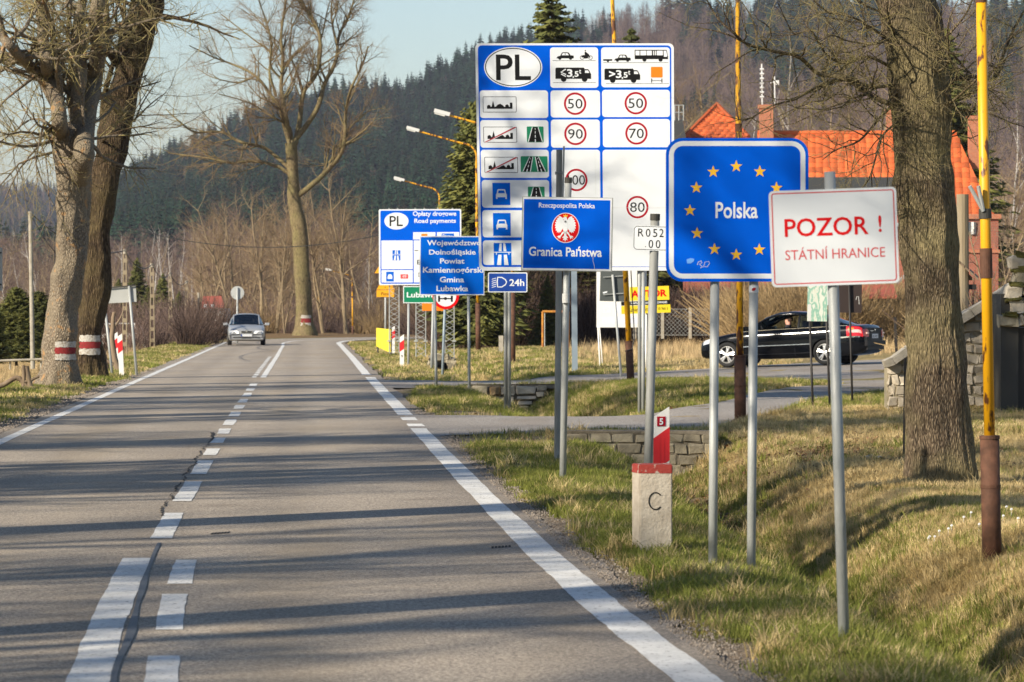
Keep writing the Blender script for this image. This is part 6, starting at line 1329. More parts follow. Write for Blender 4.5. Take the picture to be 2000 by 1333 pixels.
# rail fence and branches left
Rf = thing('rail_fence', 'broken fence of leaning posts and crooked branch rails left of the pale tree', 'fence', at(40, 770, 82)); rg = np.random.default_rng(4)
def branch(pts, r0, r1, nm='rail', d=82): P = [at(x, y, d) for x, y in pts]; Q, rr = dense(np.array(P), np.linspace(r0, r1, len(P)), 5); V, F = tube(lumpy(Q, .02, .3, 4), rr, 7); mesh_obj(nm, V, F, M['wood_old'], Rf, smooth=True)
branch([(-30, 762), (8, 752), (33, 737), (45, 748), (62, 762)], .06, .04); branch([(33, 738), (52, 745), (78, 735)], .05, .03); branch([(46, 775), (46, 715)], .05, .04, 'post'); branch([(62, 762), (52, 716)], .06, .045, 'post'); branch([(0, 785), (-2, 760)], .05, .04, 'post')
Rg = thing('rail_fence', 'crooked branch fence between the dark tree and the leaning post', 'fence', at(215, 725, 100)); Rf = Rg
branch([(192, 705), (205, 703), (222, 712)], .05, .05, d=103); branch([(212, 735), (206, 700), (203, 685)], .07, .05, 'post', d=103); branch([(236, 735), (222, 690), (220, 640), (224, 610)], .10, .05, 'post', d=104); branch([(222, 650), (208, 630), (200, 615)], .035, .015, d=104); branch([(222, 640), (236, 620), (242, 600)], .03, .015, d=104)
t = thing('pipe_rail', 'pale horizontal pipe across the left field in front of the spruces', 'rail', at(30, 706, 116)); MB().bar(at(-60, 707, 116), at(84, 702, 116), .035, 8).build('pipe', M['concrete'], t)
for px in (-40, 20, 80): MB().bar(at(px, 705, 116.1), at(px, 722, 116.1), .03, 6).build('leg', M['concrete'], t)

# parked vehicle glimpsed and red thing, left background
def far_vehicle(lbl, px, py, d, L_, H_, m, rz=0):
    p = at(px, py, d); t = thing('parked_car', lbl, 'car', p, (0, 0, rz)); W_ = 1.7
    pr = [(-.5, .15), (-.5, .5), (-.42, .58), (-.28, .62), (-.18, .98), (.30, 1.0), (.42, .64), (.5, .55), (.5, .15)]
    MB().prism([(a*L_, b*H_) for a, b in pr], -W_/2, W_/2).build('body', M[m], t, local=True)
    MB().prism([(a*L_, b*H_) for a, b in [(-.26, .64), (-.17, .93), (.28, .95), (.37, .66)]], -W_/2-.01, W_/2+.01).build('window', M['black'], t, local=True)
    for a in (-.32, .32): MB().bar((a*L_, -W_/2-.02, .32), (a*L_, W_/2+.02, .32), .32, 14).build('wheel', M['cap'], t, local=True)
far_vehicle('white car glimpsed behind the dark tree and fence posts', 214, 690, 190, 4.3, 1.5, 'white_paint'); far_vehicle('red car glimpsed left of the pale tree base', 70, 702, 200, 4.2, 1.3, 'red_paint')

# ================================================================ HOUSES
M['tile'] = mat('orange_clay_tile', (.56, .115, .026), .8, rand=.3, col2=(.38, .085, .028), nscale=1.0, contrast=(.4, .75)); M['brick'] = None
def brick_mat(name, c1, c2, mort, sc=1.0):
    m = bpy.data.materials.new(name); m.use_nodes = True; N = m.node_tree.nodes; L = m.node_tree.links; b = N['Principled BSDF']; b.inputs['Roughness'].default_value = .9
    tc = N.new('ShaderNodeTexCoord'); mp = N.new('ShaderNodeMapping'); mp.inputs['Rotation'].default_value = (R(90), 0, 0); L.new(tc.outputs['Object'], mp.inputs[0]); k = N.new('ShaderNodeTexBrick'); k.inputs['Scale'].default_value = 4*sc
    k.inputs['Color1'].default_value = (*c1, 1); k.inputs['Color2'].default_value = (*c2, 1); k.inputs['Mortar'].default_value = (*mort, 1); k.inputs['Mortar Size'].default_value = .025; L.new(mp.outputs[0], k.inputs[0]); L.new(k.outputs[0], b.inputs['Base Color'])
    bp = N.new('ShaderNodeBump'); bp.inputs['Strength'].default_value = .5; bp.inputs['Distance'].default_value = .01; L.new(k.outputs['Fac'], bp.inputs['Height']); bp.invert = True; L.new(bp.outputs[0], b.inputs['Normal']); return m
M['brick'] = brick_mat('red_brick', (.40, .105, .055), (.30, .075, .04), (.25, .19, .15)); M['brick_orange'] = brick_mat('orange_brick', (.52, .16, .07), (.42, .12, .055), (.36, .25, .18), 1.2)
M['glass_dark'] = mat('window_glass', (.05, .07, .10), .08, spec=.8); M['roof_dark'] = mat('dark_sheet_roof', (.045, .048, .05), .6); M['wood_plank'] = mat('grey_planks', (.30, .26, .22), .9, col2=(.20, .17, .14), nscale=5, stretch=(4, 1, .4)); M['tile_red'] = mat('faded_red_roof', (.38, .09, .05), .8, col2=(.30, .08, .05), nscale=3)
def tile_mesh(w_=.29, l=.36, h=.035):
    V = []; n = 4
    for j, (y, z) in enumerate(((0, .012), (l, 0))):
        for i in range(n+1): u = i/n; V.append((u*w_, y, z+h*math.sin(u*math.pi)*.9))
    for i in range(n+1): V.append((i/n*w_, 0, -.02+h*math.sin(i/n*math.pi)*.9))
    F = [(i, i+1, n+2+i, n+1+i) for i in range(n)]+[(2*n+2+i, 2*n+3+i, i+1, i) for i in range(n)]
    me = bpy.data.meshes.new('tile'); me.from_pydata(V, [], F); me.materials.append(M['tile']); me.update(); return me
TM = tile_mesh()
def roof_slope(root, A, B, C, D, limit, nm='roof'):
    """A,B eave left/right, C,D ridge right/left: slab with real tiles, first `limit` of them single parts"""
    A, B, C, D = map(Vector, (A, B, C, D)); nrm = (B-A).cross(D-A).normalized()
    if nrm.z < 0: nrm = -nrm
    o = MB().add([A, B, C, D, A-nrm*.12, B-nrm*.12, C-nrm*.12, D-nrm*.12], [(0, 1, 2, 3), (7, 6, 5, 4), (0, 4, 5, 1), (1, 5, 6, 2), (2, 6, 7, 3), (3, 7, 4, 0)]).build(nm, M['tile'], root)
    up = ((D+C)/2-(A+B)/2); H_ = up.length; rows = int(H_/.31); cnt = 0; rest = MB(); spots = []
    u0 = (B-A).normalized(); v0 = u0.cross(nrm); v0 = v0 if v0.z > 0 else -v0
    for r_ in range(rows):
        f = r_/rows; a = A.lerp(D, f); b = B.lerp(C, f); L_ = (b-a).length; n = int(L_/.29)
        for q in range(n): spots.append(a+(b-a).normalized()*(q*.29+.0))
    rot = Matrix((u0, v0, nrm)).transposed()
    step = spots
    for k_, p in enumerate(step):
        M4 = Matrix.Translation(p+nrm*.02) @ rot.to_4x4() @ Matrix.Rotation(random.gauss(0, .012), 4, 'Z')
        if cnt < limit and k_ >= len(step)-limit:
            ob = bpy.data.objects.new('tile', TM); COL.objects.link(ob); ob.parent = o; ob.matrix_local = Matrix.Translation(-ORG[root.name]) @ M4; cnt += 1
        else:
            rest.add([M4 @ v.co for v in TM.vertices], [tuple(p_.vertices) for p_ in TM.polygons])
    if rest.V: q = rest.build('roof_tiles', M['tile'], o); q['kind'] = 'stuff'
    return o
dH = 150; kk = dH/FOC
def hp(px, py, dd=0): return at(px, py, dH+dd)
H1 = thing('brick_house', 'long brick house with orange tiled roof behind the Polska and POZOR signs', 'house', at(1700, 640, 155))
ez = hp(0, 438).z; rz_ = at(0, 262, 154.5).z
xL, xR = hp(1480, 0).x, hp(1948, 0).x; xrl, xrr = at(1480, 0, 154.5).x, at(1868, 0, 154.5).x
roof_slope(H1, (xL, 150, ez), (xR, 150, ez), (xrr, 154.5, rz_), (xrl, 154.5, rz_), 300)
MB().add([(xR, 150, ez), (xR, 159, ez), (xrr, 154.5, rz_)], [(0, 1, 2)]).build('roof', M['tile'], H1); MB().add([(xR, 159, ez), (xL, 159, ez), (xrl, 154.5, rz_), (xrr, 154.5, rz_)], [(0, 1, 2, 3)]).build('roof', M['tile'], H1)
MB().bar((xrl, 154.5, rz_+.03), (xrr, 154.5, rz_+.03), .11, 8).build('ridge_cap', M['tile'], H1)
MB().box((xL+.2, 150.5, -.6), (xR-.3, 158.6, ez)).build('wall', M['brick'], H1); MB().bar((xL, 149.9, ez-.03), (xR, 149.9, ez-.03), .08, 8).build('gutter', M['galv'], H1)
MB().box(tuple(hp(1575, 372, -.2)), tuple(hp(1738, 352, 3.2))).build('dormer_roof', M['roof_dark'], H1); 
MB().box(tuple(hp(1585, 405, .1)), tuple(hp(1730, 372, 3))).build('dormer_wall', M['wood_plank'], H1)
for q in range(4): MB().box(tuple(hp(1592+q*35, 400, -.0)), tuple(hp(1616+q*35, 377, .05))).build('window', M['glass_dark'], H1)
def chimney(px0, px1, py0, py1, dd, root, m='brick_orange'):
    a, b = at(px0, py1, dH+dd), at(px1, py0, dH+dd); MB().box((a.x, a.y, a.z), (b.x, b.y+.5, b.z)).build('chimney', M[m], root); MB().box((a.x-.05, a.y-.05, b.z-.12), (b.x+.05, b.y+.55, b.z+.03)).build('chimney_cap', M[m], root)
chimney(1484, 1511, 206, 300, 3.5, H1); chimney(1733, 1749, 216, 300, 4.5, H1); chimney(1893, 1914, 228, 330, 3.5, H1)
for (a, b, c, d_) in ((1888, 430, 1908, 456), (1782, 462, 1800, 500), (1900, 500, 1915, 530)):
    p, q = hp(a, d_, .45), hp(c, b, .5); MB().box((p.x-.06, p.y-.02, p.z-.06), (q.x+.06, p.y+.04, q.z+.06)).build('window_frame', M['white_paint'], H1); MB().box((p.x, p.y-.04, p.z), (q.x, p.y, q.z)).build('window', M['glass_dark'], H1)
# brick wing at right
w0, w1 = at(1866, 0, 147).x, at(1950, 0, 147).x; zt_ = at(0, 428, 147).z
MB().box((w0, 147, -.6), (w1, 150.5, zt_)).build('wing_wall', M['brick'], H1); MB().box((w0-.1, 146.9, zt_), (w1+.1, 150.45, zt_+.18)).build('cornice', M['brick_orange'], H1); MB().box((w0-.06, 146.94, zt_-1.3), (w1+.06, 147.01, zt_-1.18)).build('cornice', M['brick_orange'], H1)
MB().box(tuple(at(1888, 458, 146.93)), tuple(at(1906, 434, 146.99))).build('window', M['glass_dark'], H1); MB().box(tuple(at(1897, 458, 146.9)), tuple(at(1902, 434, 146.93))).build('window_frame', M['white_paint'], H1)
# antennas
mb = MB(); mb.bar(hp(1489, 206, 3.6), hp(1488, 125, 3.6), .035, 6)
for q in range(7): mb.bar(hp(1484, 190-q*9, 3.6), hp(1492, 190-q*9, 3.6), .05, 5)
mb.build('antenna', M['lamp_head'], H1); mb = MB(); mb.bar(hp(1514, 206, 3.6), hp(1513, 150, 3.6), .03, 6); mb.bar(hp(1505, 163, 3.6), hp(1521, 158, 3.6), .03, 5); mb.box(tuple(hp(1516, 166, 3.5)), tuple(hp(1521, 158, 3.7))); mb.build('antenna', M['lamp_head'], H1)
# pyramid roof house
H2 = thing('pyramid_roof_house', 'house with steep orange pyramid roof between the table and the Polska sign', 'house', at(1400, 640, 162))
ap = at(1400, 206, 163); e1, e2 = at(1336, 270, 159), at(1462, 270, 159); W_ = e2.x-e1.x
roof_slope(H2, e1, e2, ap+Vector((.05, 0, 0)), ap-Vector((.05, 0, 0)), 160)
for a, b in (((e2.x, 159, e2.z), (e2.x, 167, e2.z)), ((e2.x, 167, e2.z), (e1.x, 167, e1.z)), ((e1.x, 167, e1.z), (e1.x, 159, e1.z))): MB().add([a, b, tuple(ap)], [(0, 1, 2)]).build('roof', M['tile'], H2)
for e in (e1, e2): MB().bar(e+Vector((0, 0, .05)), ap+Vector((0, 0, .06)), .09, 6).build('ridge_cap', M['tile'], H2)
MB().box((e1.x+.3, 159.4, -.6), (e2.x-.3, 166.6, e1.z)).build('wall', M['brick'], H2)
a, b = at(1310, 300, 158), at(1342, 234, 158); MB().add([(a.x, 158, a.z), (b.x+.1, 158, a.z), (b.x-.2, 158, b.z), (a.x, 158, b.z), (a.x, 160, a.z), (b.x+.1, 160, a.z), (b.x-.2, 160, b.z), (a.x, 160, b.z)], [(0, 1, 2, 3), (7, 6, 5, 4), (0, 4, 5, 1), (1, 5, 6, 2), (2, 6, 7, 3), (3, 7, 4, 0)]).build('roof_terrace', M['roof_dark'], H2)
mb = MB(); 
for px in (1318, 1326, 1335): mb.bar(at(px, 236, 158), at(px, 205, 158), .025, 5)
mb.bar(at(1316, 206, 158), at(1336, 206, 158), .02, 5); mb.bar(at(1316, 220, 158), at(1336, 220, 158), .02, 5); mb.build('railing', M['galv'], H2)
# plank shed with faded roof
H3 = thing('plank_shed', 'low plank shed with faded red roof under the POZOR sign corner', 'shed', at(1722, 640, 135)); d = 135
a, b = at(1672, 640, d), at(1745, 576, d); mb = MB()
for q in range(9): x = a.x+(b.x-a.x)*q/9; MB().box((x+.01, d, a.z-.3), (x+(b.x-a.x)/9-.01, d+.05, b.z)).build('plank', M['wood_plank'], H3)
MB().box((a.x, d+.06, a.z-.3), (b.x, d+2.5, b.z)).build('wall', M['cap'], H3)
p1, p2, p3, p4 = at(1664, 580, d-.3), at(1752, 579, d-.3), at(1745, 556, d+1.3), at(1672, 556, d+1.3); MB().add([p1, p2, p3, p4, p1-Vector((0, 0, .08)), p2-Vector((0, 0, .08)), p3-Vector((0, 0, .08)), p4-Vector((0, 0, .08))], [(0, 1, 2, 3), (7, 6, 5, 4), (0, 4, 5, 1), (1, 5, 6, 2), (2, 6, 7, 3), (3, 7, 4, 0)]).build('roof', M['tile_red'], H3)
# shelter with steep dark roof and log post behind the trunk
H4 = thing('wooden_shelter', 'timber shelter with thick log post and dark pitched roof right of the massive trunk', 'shelter', at(1890, 640, 75)); d = 75
MB().bar(at(1881, 780, d), at(1880, 380, d), .12, 12).build('log_post', M['wood_pole'], H4); MB().bar(at(1790, 780, d+.4), at(1790, 500, d+.4), .10, 12).build('log_post', M['wood_pole'], H4)
def plank_roof(a, b, c, d2, nm, m):
    a, b, c, d2 = (Vector(q) for q in (a, b, c, d2)); n_ = 8
    for q in range(n_):
        f0, f1 = q/n_+.01, (q+1)/n_-.01; V = [a.lerp(b, f0), a.lerp(b, f1), d2.lerp(c, f1), d2.lerp(c, f0)]; V += [v-Vector((0, 0, .05)) for v in V]; MB().add(V, [(0, 1, 2, 3), (7, 6, 5, 4), (0, 4, 5, 1), (1, 5, 6, 2), (2, 6, 7, 3), (3, 7, 4, 0)]).build(nm, M[m], H4)
plank_roof(at(1838, 478, d-.2), at(1912, 545, d-.2), at(1912, 541, d+2.5), at(1838, 474, d+2.5), 'roof_board', 'wood_old'); plank_roof(at(1838, 478, d-.2), at(1752, 552, d-.2), at(1752, 548, d+2.5), at(1838, 474, d+2.5), 'roof_board', 'wood_plank')
MB().box(tuple(at(1775, 566, d)), tuple(at(1906, 556, d+.1))).build('beam', M['black_steel'], H4); MB().add([tuple(at(1838, 484, d)), tuple(at(1905, 548, d)), tuple(at(1765, 548, d))], [(0, 1, 2)]).build('gable_board', M['wood_old'], H4)
# far red roof, left
H5 = thing('far_house', 'far house with red roof above the silver car on the left', 'house', at(425, 655, 257)); d = 257
p1, p2, p3, p4 = at(392, 603, d), at(440, 602, d), at(432, 578, d+4), at(397, 579, d+4); MB().add([p1, p2, p3, p4], [(0, 1, 2, 3)]).build('roof', M['tile_red'], H5); MB().box((p1.x+.15, d+.3, p1.z-2.2), (p2.x-.15, d+7, p1.z)).build('wall', M['white_dirty'], H5); MB().add([p2, at(440, 602, d+8), p3], [(0, 1, 2)]).build('gable', M['galv_worn'], H5)
for q in (398, 412): MB().box(tuple(at(q, 601, d+.2)), tuple(at(q+6, 595, d+.25))).build('window', M['white'], H5)
H6 = thing('hilltop_building', 'pale building on the wooded ridge top', 'house', at(753, 208, 1960)); MB().box(tuple(at(742, 212, 1960)), tuple(at(762, 186, 1968))).build('wall', M['concrete'], H6); MB().prism([(at(740, 0, 1960).x, at(0, 186, 1960).z), (at(764, 0, 1960).x, at(0, 186, 1960).z), (at(752, 0, 1960).x, at(0, 178, 1960).z)], 1959, 1969).build('roof', M['tile_red'], H6)
MB().box(tuple(at(782, 214, 1960)), tuple(at(800, 204, 1966))).build('annex', M['tile_red'], H6)
# ================================================================ CARS
def glass_mat(name, tint, gl=.12, tr=.75):
    m = bpy.data.materials.new(name); m.use_nodes = True; N = m.node_tree.nodes; L = m.node_tree.links; N.clear(); o = N.new('ShaderNodeOutputMaterial')
    t = N.new('ShaderNodeBsdfTransparent'); t.inputs[0].default_value = (*tint, 1); g = N.new('ShaderNodeBsdfGlossy'); g.inputs['Roughness'].default_value = .03; g.inputs[0].default_value = (.9, .95, 1, 1)
    f = N.new('ShaderNodeLayerWeight'); f.inputs[0].default_value = .12; ad = node(N, 'ShaderNodeMath', operation='ADD'); ad.inputs[1].default_value = gl; L.new(f.outputs['Fresnel'], ad.inputs[0])
    x = N.new('ShaderNodeMixShader'); L.new(ad.outputs[0], x.inputs[0]); L.new(t.outputs[0], x.inputs[1]); L.new(g.outputs[0], x.inputs[2]); L.new(x.outputs[0], o.inputs[0]); return m
M['car_glass'] = glass_mat('car_glass', (.45, .55, .55), .02); M['car_glass_dark'] = glass_mat('car_glass_dark', (.12, .17, .18), .10)
M['paint_black'] = mat('car_paint_black', (.003, .004, .006), .12, spec=.22, coat=.06); M['paint_silver'] = mat('car_paint_silver', (.45, .46, .465), .35, metal=.45, coat=.4)
M['rubber'] = mat('tyre_rubber', (.014, .014, .014), .85); M['alloy'] = mat('alloy_wheel', (.72, .71, .68), .3, metal=.6); M['chrome'] = mat('chrome_strip', (.75, .75, .75), .15, metal=1.0)
M['tail_red'] = mat('tail_lamp_red', (.50, .01, .015), .12, coat=.8); M['tail_clear'] = mat('tail_lamp_clear', (.80, .45, .40), .15, coat=.8); M['tail_amber'] = mat('tail_lamp_amber', (.85, .25, .03), .15, coat=.8)
M['interior'] = mat('car_interior_dark', (.02, .02, .022), .9); M['lens'] = mat('headlamp_lens', (.72, .72, .70), .12, metal=.3, coat=1); M['lens_lit'] = mat('headlamp_lens_lit', (.8, .8, .78), .12, emit=((1, .97, .9), .6)); M['plate_w'] = mat('number_plate_white', (.62, .64, .66), .4); M['plastic'] = mat('dark_plastic', (.02, .02, .02), .6); M['teal'] = mat('teal_cloth', (.01, .22, .24), .8)
class Car:
    def __init__(s, name, label, paint, st, gh, W_, loc, rot, axles, wr, cat='car'):
        s.root = thing(name, label, cat, loc, rot); s.st = np.array(st, float); s.W = W_; s.gh = np.array(gh, float)
        # st rows: x, zbot, ztop, halfwidth
        xs_ = np.unique(np.r_[s.st[:, 0], np.linspace(s.st[0, 0], s.st[-1, 0], 40)]); ring = 25; V = []
        for x in xs_: V += [s.surf(x, v) for v in np.linspace(0, 1, ring)]+[(a, -b, c) for a, b, c in [s.surf(x, v) for v in np.linspace(1, 0, ring)[1:-1]]]
        n = 2*ring-2; F = []
        for i in range(len(xs_)-1):
            for j in range(n): F.append((i*n+j, i*n+(j+1) % n, (i+1)*n+(j+1) % n, (i+1)*n+j))
        F.append(tuple(range(n))[::-1]); F.append(tuple((len(xs_)-1)*n+j for j in range(n)))
        body = mesh_obj('body', V, F, M[paint], s.root, smooth=True, local=True)
        bm = bmesh.new(); bm.from_mesh(body.data); bmesh.ops.recalc_face_normals(bm, faces=bm.faces[:]); bm.to_mesh(body.data); bm.free()
        cut = MB()
        for ax in axles:
            for sg in (-1, 1): cut.bar((ax, sg*(W_/2-.27), wr), (ax, sg*(W_/2+.3), wr), wr*1.13, 36)
        co = bpy.data.meshes.new('cut'); co.from_pydata(cut.V, [], cut.F); co.materials.append(M['plastic']); cob = bpy.data.objects.new('cut', co); COL.objects.link(cob); cob.parent = s.root
        md = body.modifiers.new('b', 'BOOLEAN'); md.object = cob; md.operation = 'DIFFERENCE'; md.solver = 'EXACT'
        bpy.context.view_layer.update(); dg = bpy.context.evaluated_depsgraph_get(); me = bpy.data.meshes.new_from_object(body.evaluated_get(dg)); body.modifiers.clear(); body.data = me; bpy.data.objects.remove(cob)
        me.update()
        try: me.set_sharp_from_angle(angle=R(38))
        except Exception: pass
        s.body = body
    def prof(s, x): return [float(np.interp(x, s.st[:, 0], s.st[:, k])) for k in (1, 2, 3)]
    def surf(s, x, v):
        zb, zt, w_ = s.prof(x); h = zt-zb
        K = [(0, 0, zb), (.12, .86, zb+.0), (.2, .955, zb+.07*min(1, h/.6)), (.38, 1.0, zb+h*.42), (.45, .995, zb+h*.50), (.55, .99, zb+h*.68), (.68, .955, zb+h*.88), (.78, .90, zt-.012), (.9, .5, zt+.022), (1, 0, zt+.032)]
        vs = [k[0] for k in K]; return (x, float(np.interp(v, vs, [k[1] for k in K]))*w_, float(np.interp(v, vs, [k[2] for k in K])))
    def patch(s, nm, x0, x1, v0, v1, m, off=.006, side=1, nx=8, nv=4, skew=0, parent=None):
        V = []
        for i in range(nx+1):
            for j in range(nv+1):
                x = x0+(x1-x0)*i/nx+skew*j/nv; v = v0+(v1-v0)*j/nv; a, b, c = s.surf(x, v); d2 = math.hypot(1, 0); V.append((a, (b+off)*side, c+(off if v > .75 else 0)))
        F = [(i*(nv+1)+j, i*(nv+1)+j+1, (i+1)*(nv+1)+j+1, (i+1)*(nv+1)+j) for i in range(nx) for j in range(nv)]
        return mesh_obj(nm, V, F, M[m], parent or s.root, smooth=True, local=True)
    def cab(s, x, k):
        zr, wb, wr_ = [float(np.interp(x, s.gh[:, 0], s.gh[:, q])) for q in (1, 2, 3)]; zb = s.prof(x)[1]-.005; h = zr-zb
        return [(x, wb, zb), (x, wb+(wr_-wb)*.55+.012, zb+h*.5), (x, wr_, zr-min(.075, h*.3)), (x, wr_-.10, zr-min(.02, h*.1)), (x, wr_*.5, zr), (x, 0, zr+.008)][k]
    def greenhouse(s, paint, xf, xr, glass, screens, side_open=None, pillars=(), strip='chrome', rail=.028):
        """xf/xr: where the roof skin starts and ends; screens: glass for front and rear; side_open: (x0, x1) open window on the left"""
        x0, x1 = s.gh[0, 0], s.gh[-1, 0]
        def band(nm, xa, xb, k0, k1, m, side=None, n=10):
            V = []; xs_ = np.linspace(xa, xb, n); ks = list(range(k0, k1+1))
            for x in xs_: V += [s.cab(x, k) for k in ks]
            q = len(ks); F = [(i*q+j, i*q+j+1, (i+1)*q+j+1, (i+1)*q+j) for i in range(n-1) for j in range(q-1)]
            if side is None:
                nV = len(V); V += [(a, -b, c) for a, b, c in V]; F += [tuple(i+nV for i in f[::-1]) for f in F]
            elif side < 0: V = [(a, -b, c) for a, b, c in V]; F = [f[::-1] for f in F]
            return mesh_obj(nm, V, F, M[m], s.root, smooth=True, local=True)
        band('rear_window', x0+.005, xr, 2, 5, screens); band('windscreen', xf, x1-.005, 2, 5, screens); band('roof', xr, xf, 2, 5, paint)
        segs = [x0+.05]+list(pillars)+[x1-.05]
        for sd in (1, -1):
            for a, b in zip(segs[:-1], segs[1:]):
                if side_open and sd == 1 and a >= side_open[0]-.01 and b <= side_open[1]+.01: continue
                band('side_window', a+.02, b-.02, 0, 2, glass, sd)
            P = [s.cab(x, 2) for x in np.linspace(x0, x1, 22)]; P = [(a, b*sd, c) for a, b, c in P]; MB().path(P, [rail]*22, 6).build('roof_rail', M[paint], s.root, smooth=True, local=True)
            P = [s.cab(x, 0) for x in np.linspace(x0, x1, 14)]; P = [(a, (b+.008)*sd, c+.008) for a, b, c in P]; MB().path(P, [.011]*14, 5).build('window_strip', M[strip], s.root, local=True)
            for x in pillars:
                A = [s.cab(x, k) for k in (0, 1, 2)]; MB().path([(a, b*sd, c) for a, b, c in A], [.03, .028, .025], 6).build('pillar', M[paint if strip != 'chrome' else 'plastic'], s.root, local=True)
            A = s.cab(x0+.18, 0), s.cab(x0+.03, 0)
        V = []; xs_ = np.linspace(x0+.05, x1-.03, 12)
        for x in xs_: a, b, c = s.cab(x, 0); V += [(a, b-.03, s.prof(x)[1]+.037), (a, -b+.03, s.prof(x)[1]+.037)]
        mesh_obj('dashboard_and_shelf', V, [(2*i, 2*i+1, 2*i+3, 2*i+2) for i in range(11)], M['interior'], s.root, local=True)
    def wheel(s, ax, sg, r, w_, spokes=5, alloy=True):
        y = sg*(s.W/2-.10); t = MB(); prof = [(r*.70, -.5), (r*.90, -.5), (r*.97, -.42), (r, -.25), (r, .25), (r*.97, .42), (r*.90, .5), (r*.70, .5)]; n = 36; V = []
        for i in range(n): a = 2*math.pi*i/n; V += [(ax+q*math.cos(a), y+sg*u*w_, r+q*math.sin(a)) for q, u in prof]
        m_ = len(prof); F = [(i*m_+j, ((i+1) % n)*m_+j, ((i+1) % n)*m_+(j+1) % m_, i*m_+(j+1) % m_) for i in range(n) for j in range(m_)]
        tyre = mesh_obj('wheel', V, F, M['rubber'], s.root, smooth=True, local=True)
        rb = MB(); yo = y+sg*w_*.42; V = []
        for i in range(n): a = 2*math.pi*i/n; V += [(ax+q*math.cos(a), yo+dy, r+q*math.sin(a)) for q, dy in ((r*.71, 0), (r*.64, sg*.012), (r*.62, -sg*.08))]
        rb.add(V, [(i*3+j, ((i+1) % n)*3+j, ((i+1) % n)*3+j+1, i*3+j+1) for i in range(n) for j in range(2)])
        for k in range(spokes):
            a = 2*math.pi*k/spokes+.3+(ax > 0)*.2
            for da in (-.16, .16):
                c = (ax+r*.10*math.cos(a), yo-sg*.0, r+r*.10*math.sin(a)); e = (ax+r*.65*math.cos(a+da), yo-sg*.01, r+r*.65*math.sin(a+da)); rb.bar(c, e, .026, 6, .022)
        rb.bar((ax, yo-sg*.05, r), (ax, yo+sg*.015, r), r*.17, 14); o = rb.build('rim', M['alloy'], tyre, local=True)
        d_ = MB().bar((ax, yo-sg*.12, r), (ax, yo-sg*.085, r), r*.68, 28); d_.build('brake_disc', M['plastic'], tyre, local=True)
def skin_person(name, label, verts, edges, radii, m_top, skin, hair, loc, rot, headc, hr, group=None):
    t = thing(name, label, 'person', loc, rot, group)
    me = bpy.data.meshes.new('body'); me.from_pydata(verts, edges, []); o = bpy.data.objects.new('body', me); COL.objects.link(o); o.parent = t
    sk = o.modifiers.new('s', 'SKIN'); 
    for k, r_ in enumerate(radii): me.skin_vertices[0].data[k].radius = r_ if isinstance(r_, tuple) else (r_, r_)
    me.skin_vertices[0].data[0].use_root = True; sb = o.modifiers.new('d', 'SUBSURF'); sb.levels = sb.render_levels = 2
    bpy.context.view_layer.update(); dg = bpy.context.evaluated_depsgraph_get(); m2 = bpy.data.meshes.new_from_object(o.evaluated_get(dg)); o.modifiers.clear(); o.data = m2
    m2.materials.clear(); m2.materials.append(M[m_top]); m2.materials.append(M[skin])
    for p in m2.polygons:
        p.use_smooth = True; p.material_index = 1 if p.center.z > headc[2]-hr*1.35 else 0
    bm = bmesh.new(); bmesh.ops.create_uvsphere(bm, u_segments=18, v_segments=12, radius=1)
    V = [Vector((v.co.x*hr*1.08-.012, v.co.y*hr*.90, v.co.z*hr*1.12+.022))+Vector(headc) for v in bm.verts]; bm.verts.index_update()
    F = [tuple(v.index for v in f.verts) for f in bm.faces if not (f.calc_center_median().x > .35 and f.calc_center_median().z < .62) and f.calc_center_median().z > -.55]; bm.free()
    mesh_obj('hair', V, F, M[hair], t, smooth=True, local=True); return t
M['skin'] = mat('skin_tone', (.55, .27, .19), .6); M['hair_brown'] = mat('hair_brown', (.05, .025, .014), .8); M['shirt_dark'] = mat('dark_shirt', (.03, .03, .035), .9); M['hair_black'] = mat('hair_black', (.015, .013, .012), .8)
def driver(lbl, loc, rot, s=1.0, hand=True):
    hc = (-.012, 0, .655); V = [(0, 0, 0), (0, 0, .22), (0, 0, .42), (.01, 0, .53), (.02, 0, .60), (.01, 0, .70), (.105, 0, .645), (.02, .18, .42), (.18, .24, .22), (.42, .16, .26), (.02, -.18, .42), (.18, -.24, .22), (.42, -.16, .26), (.48, .155, .29), (.48, -.155, .29)]
    E = [(0, 1), (1, 2), (2, 3), (3, 4), (4, 5), (4, 6), (2, 7), (7, 8), (8, 9), (9, 13), (2, 10), (10, 11), (11, 12), (12, 14)]
    Rr = [(.15, .12), (.16, .12), (.15, .11), (.055, .06), (.068, .078), (.07, .085), (.022, .018), .06, .045, .035, .06, .045, .035, .03, .03]
    return skin_person('person', lbl, V, E, Rr, 'shirt_dark', 'skin', 'hair_brown', loc, rot, hc, .088)

# ---- black coupe, seen from its left rear
bp = Vector(((1543-1000)*100.5/FOC, 100.5, 0)); yaw = R(180-25)
CC = (bp.x, bp.y, gz(bp.x, bp.y)+.03)
st = [(-2.36, .42, .80, .60), (-2.33, .34, .90, .72), (-2.22, .28, .985, .80), (-2.0, .24, 1.005, .845), (-1.6, .20, .995, .87), (-1.0, .19, .97, .875), (0, .18, .945, .875), (.9, .18, .915, .87), (1.4, .19, .86, .865), (1.8, .21, .79, .84), (2.08, .23, .715, .76), (2.22, .26, .66, .66), (2.28, .32, .58, .54)]
gh = [(-1.86, 1.0, .66, .50), (-1.5, 1.15, .72, .55), (-1.15, 1.285, .755, .575), (-.75, 1.375, .775, .59), (-.3, 1.415, .78, .60), (.1, 1.395, .78, .60), (.45, 1.28, .77, .60), (.8, 1.08, .75, .60), (1.02, .93, .72, .60)]
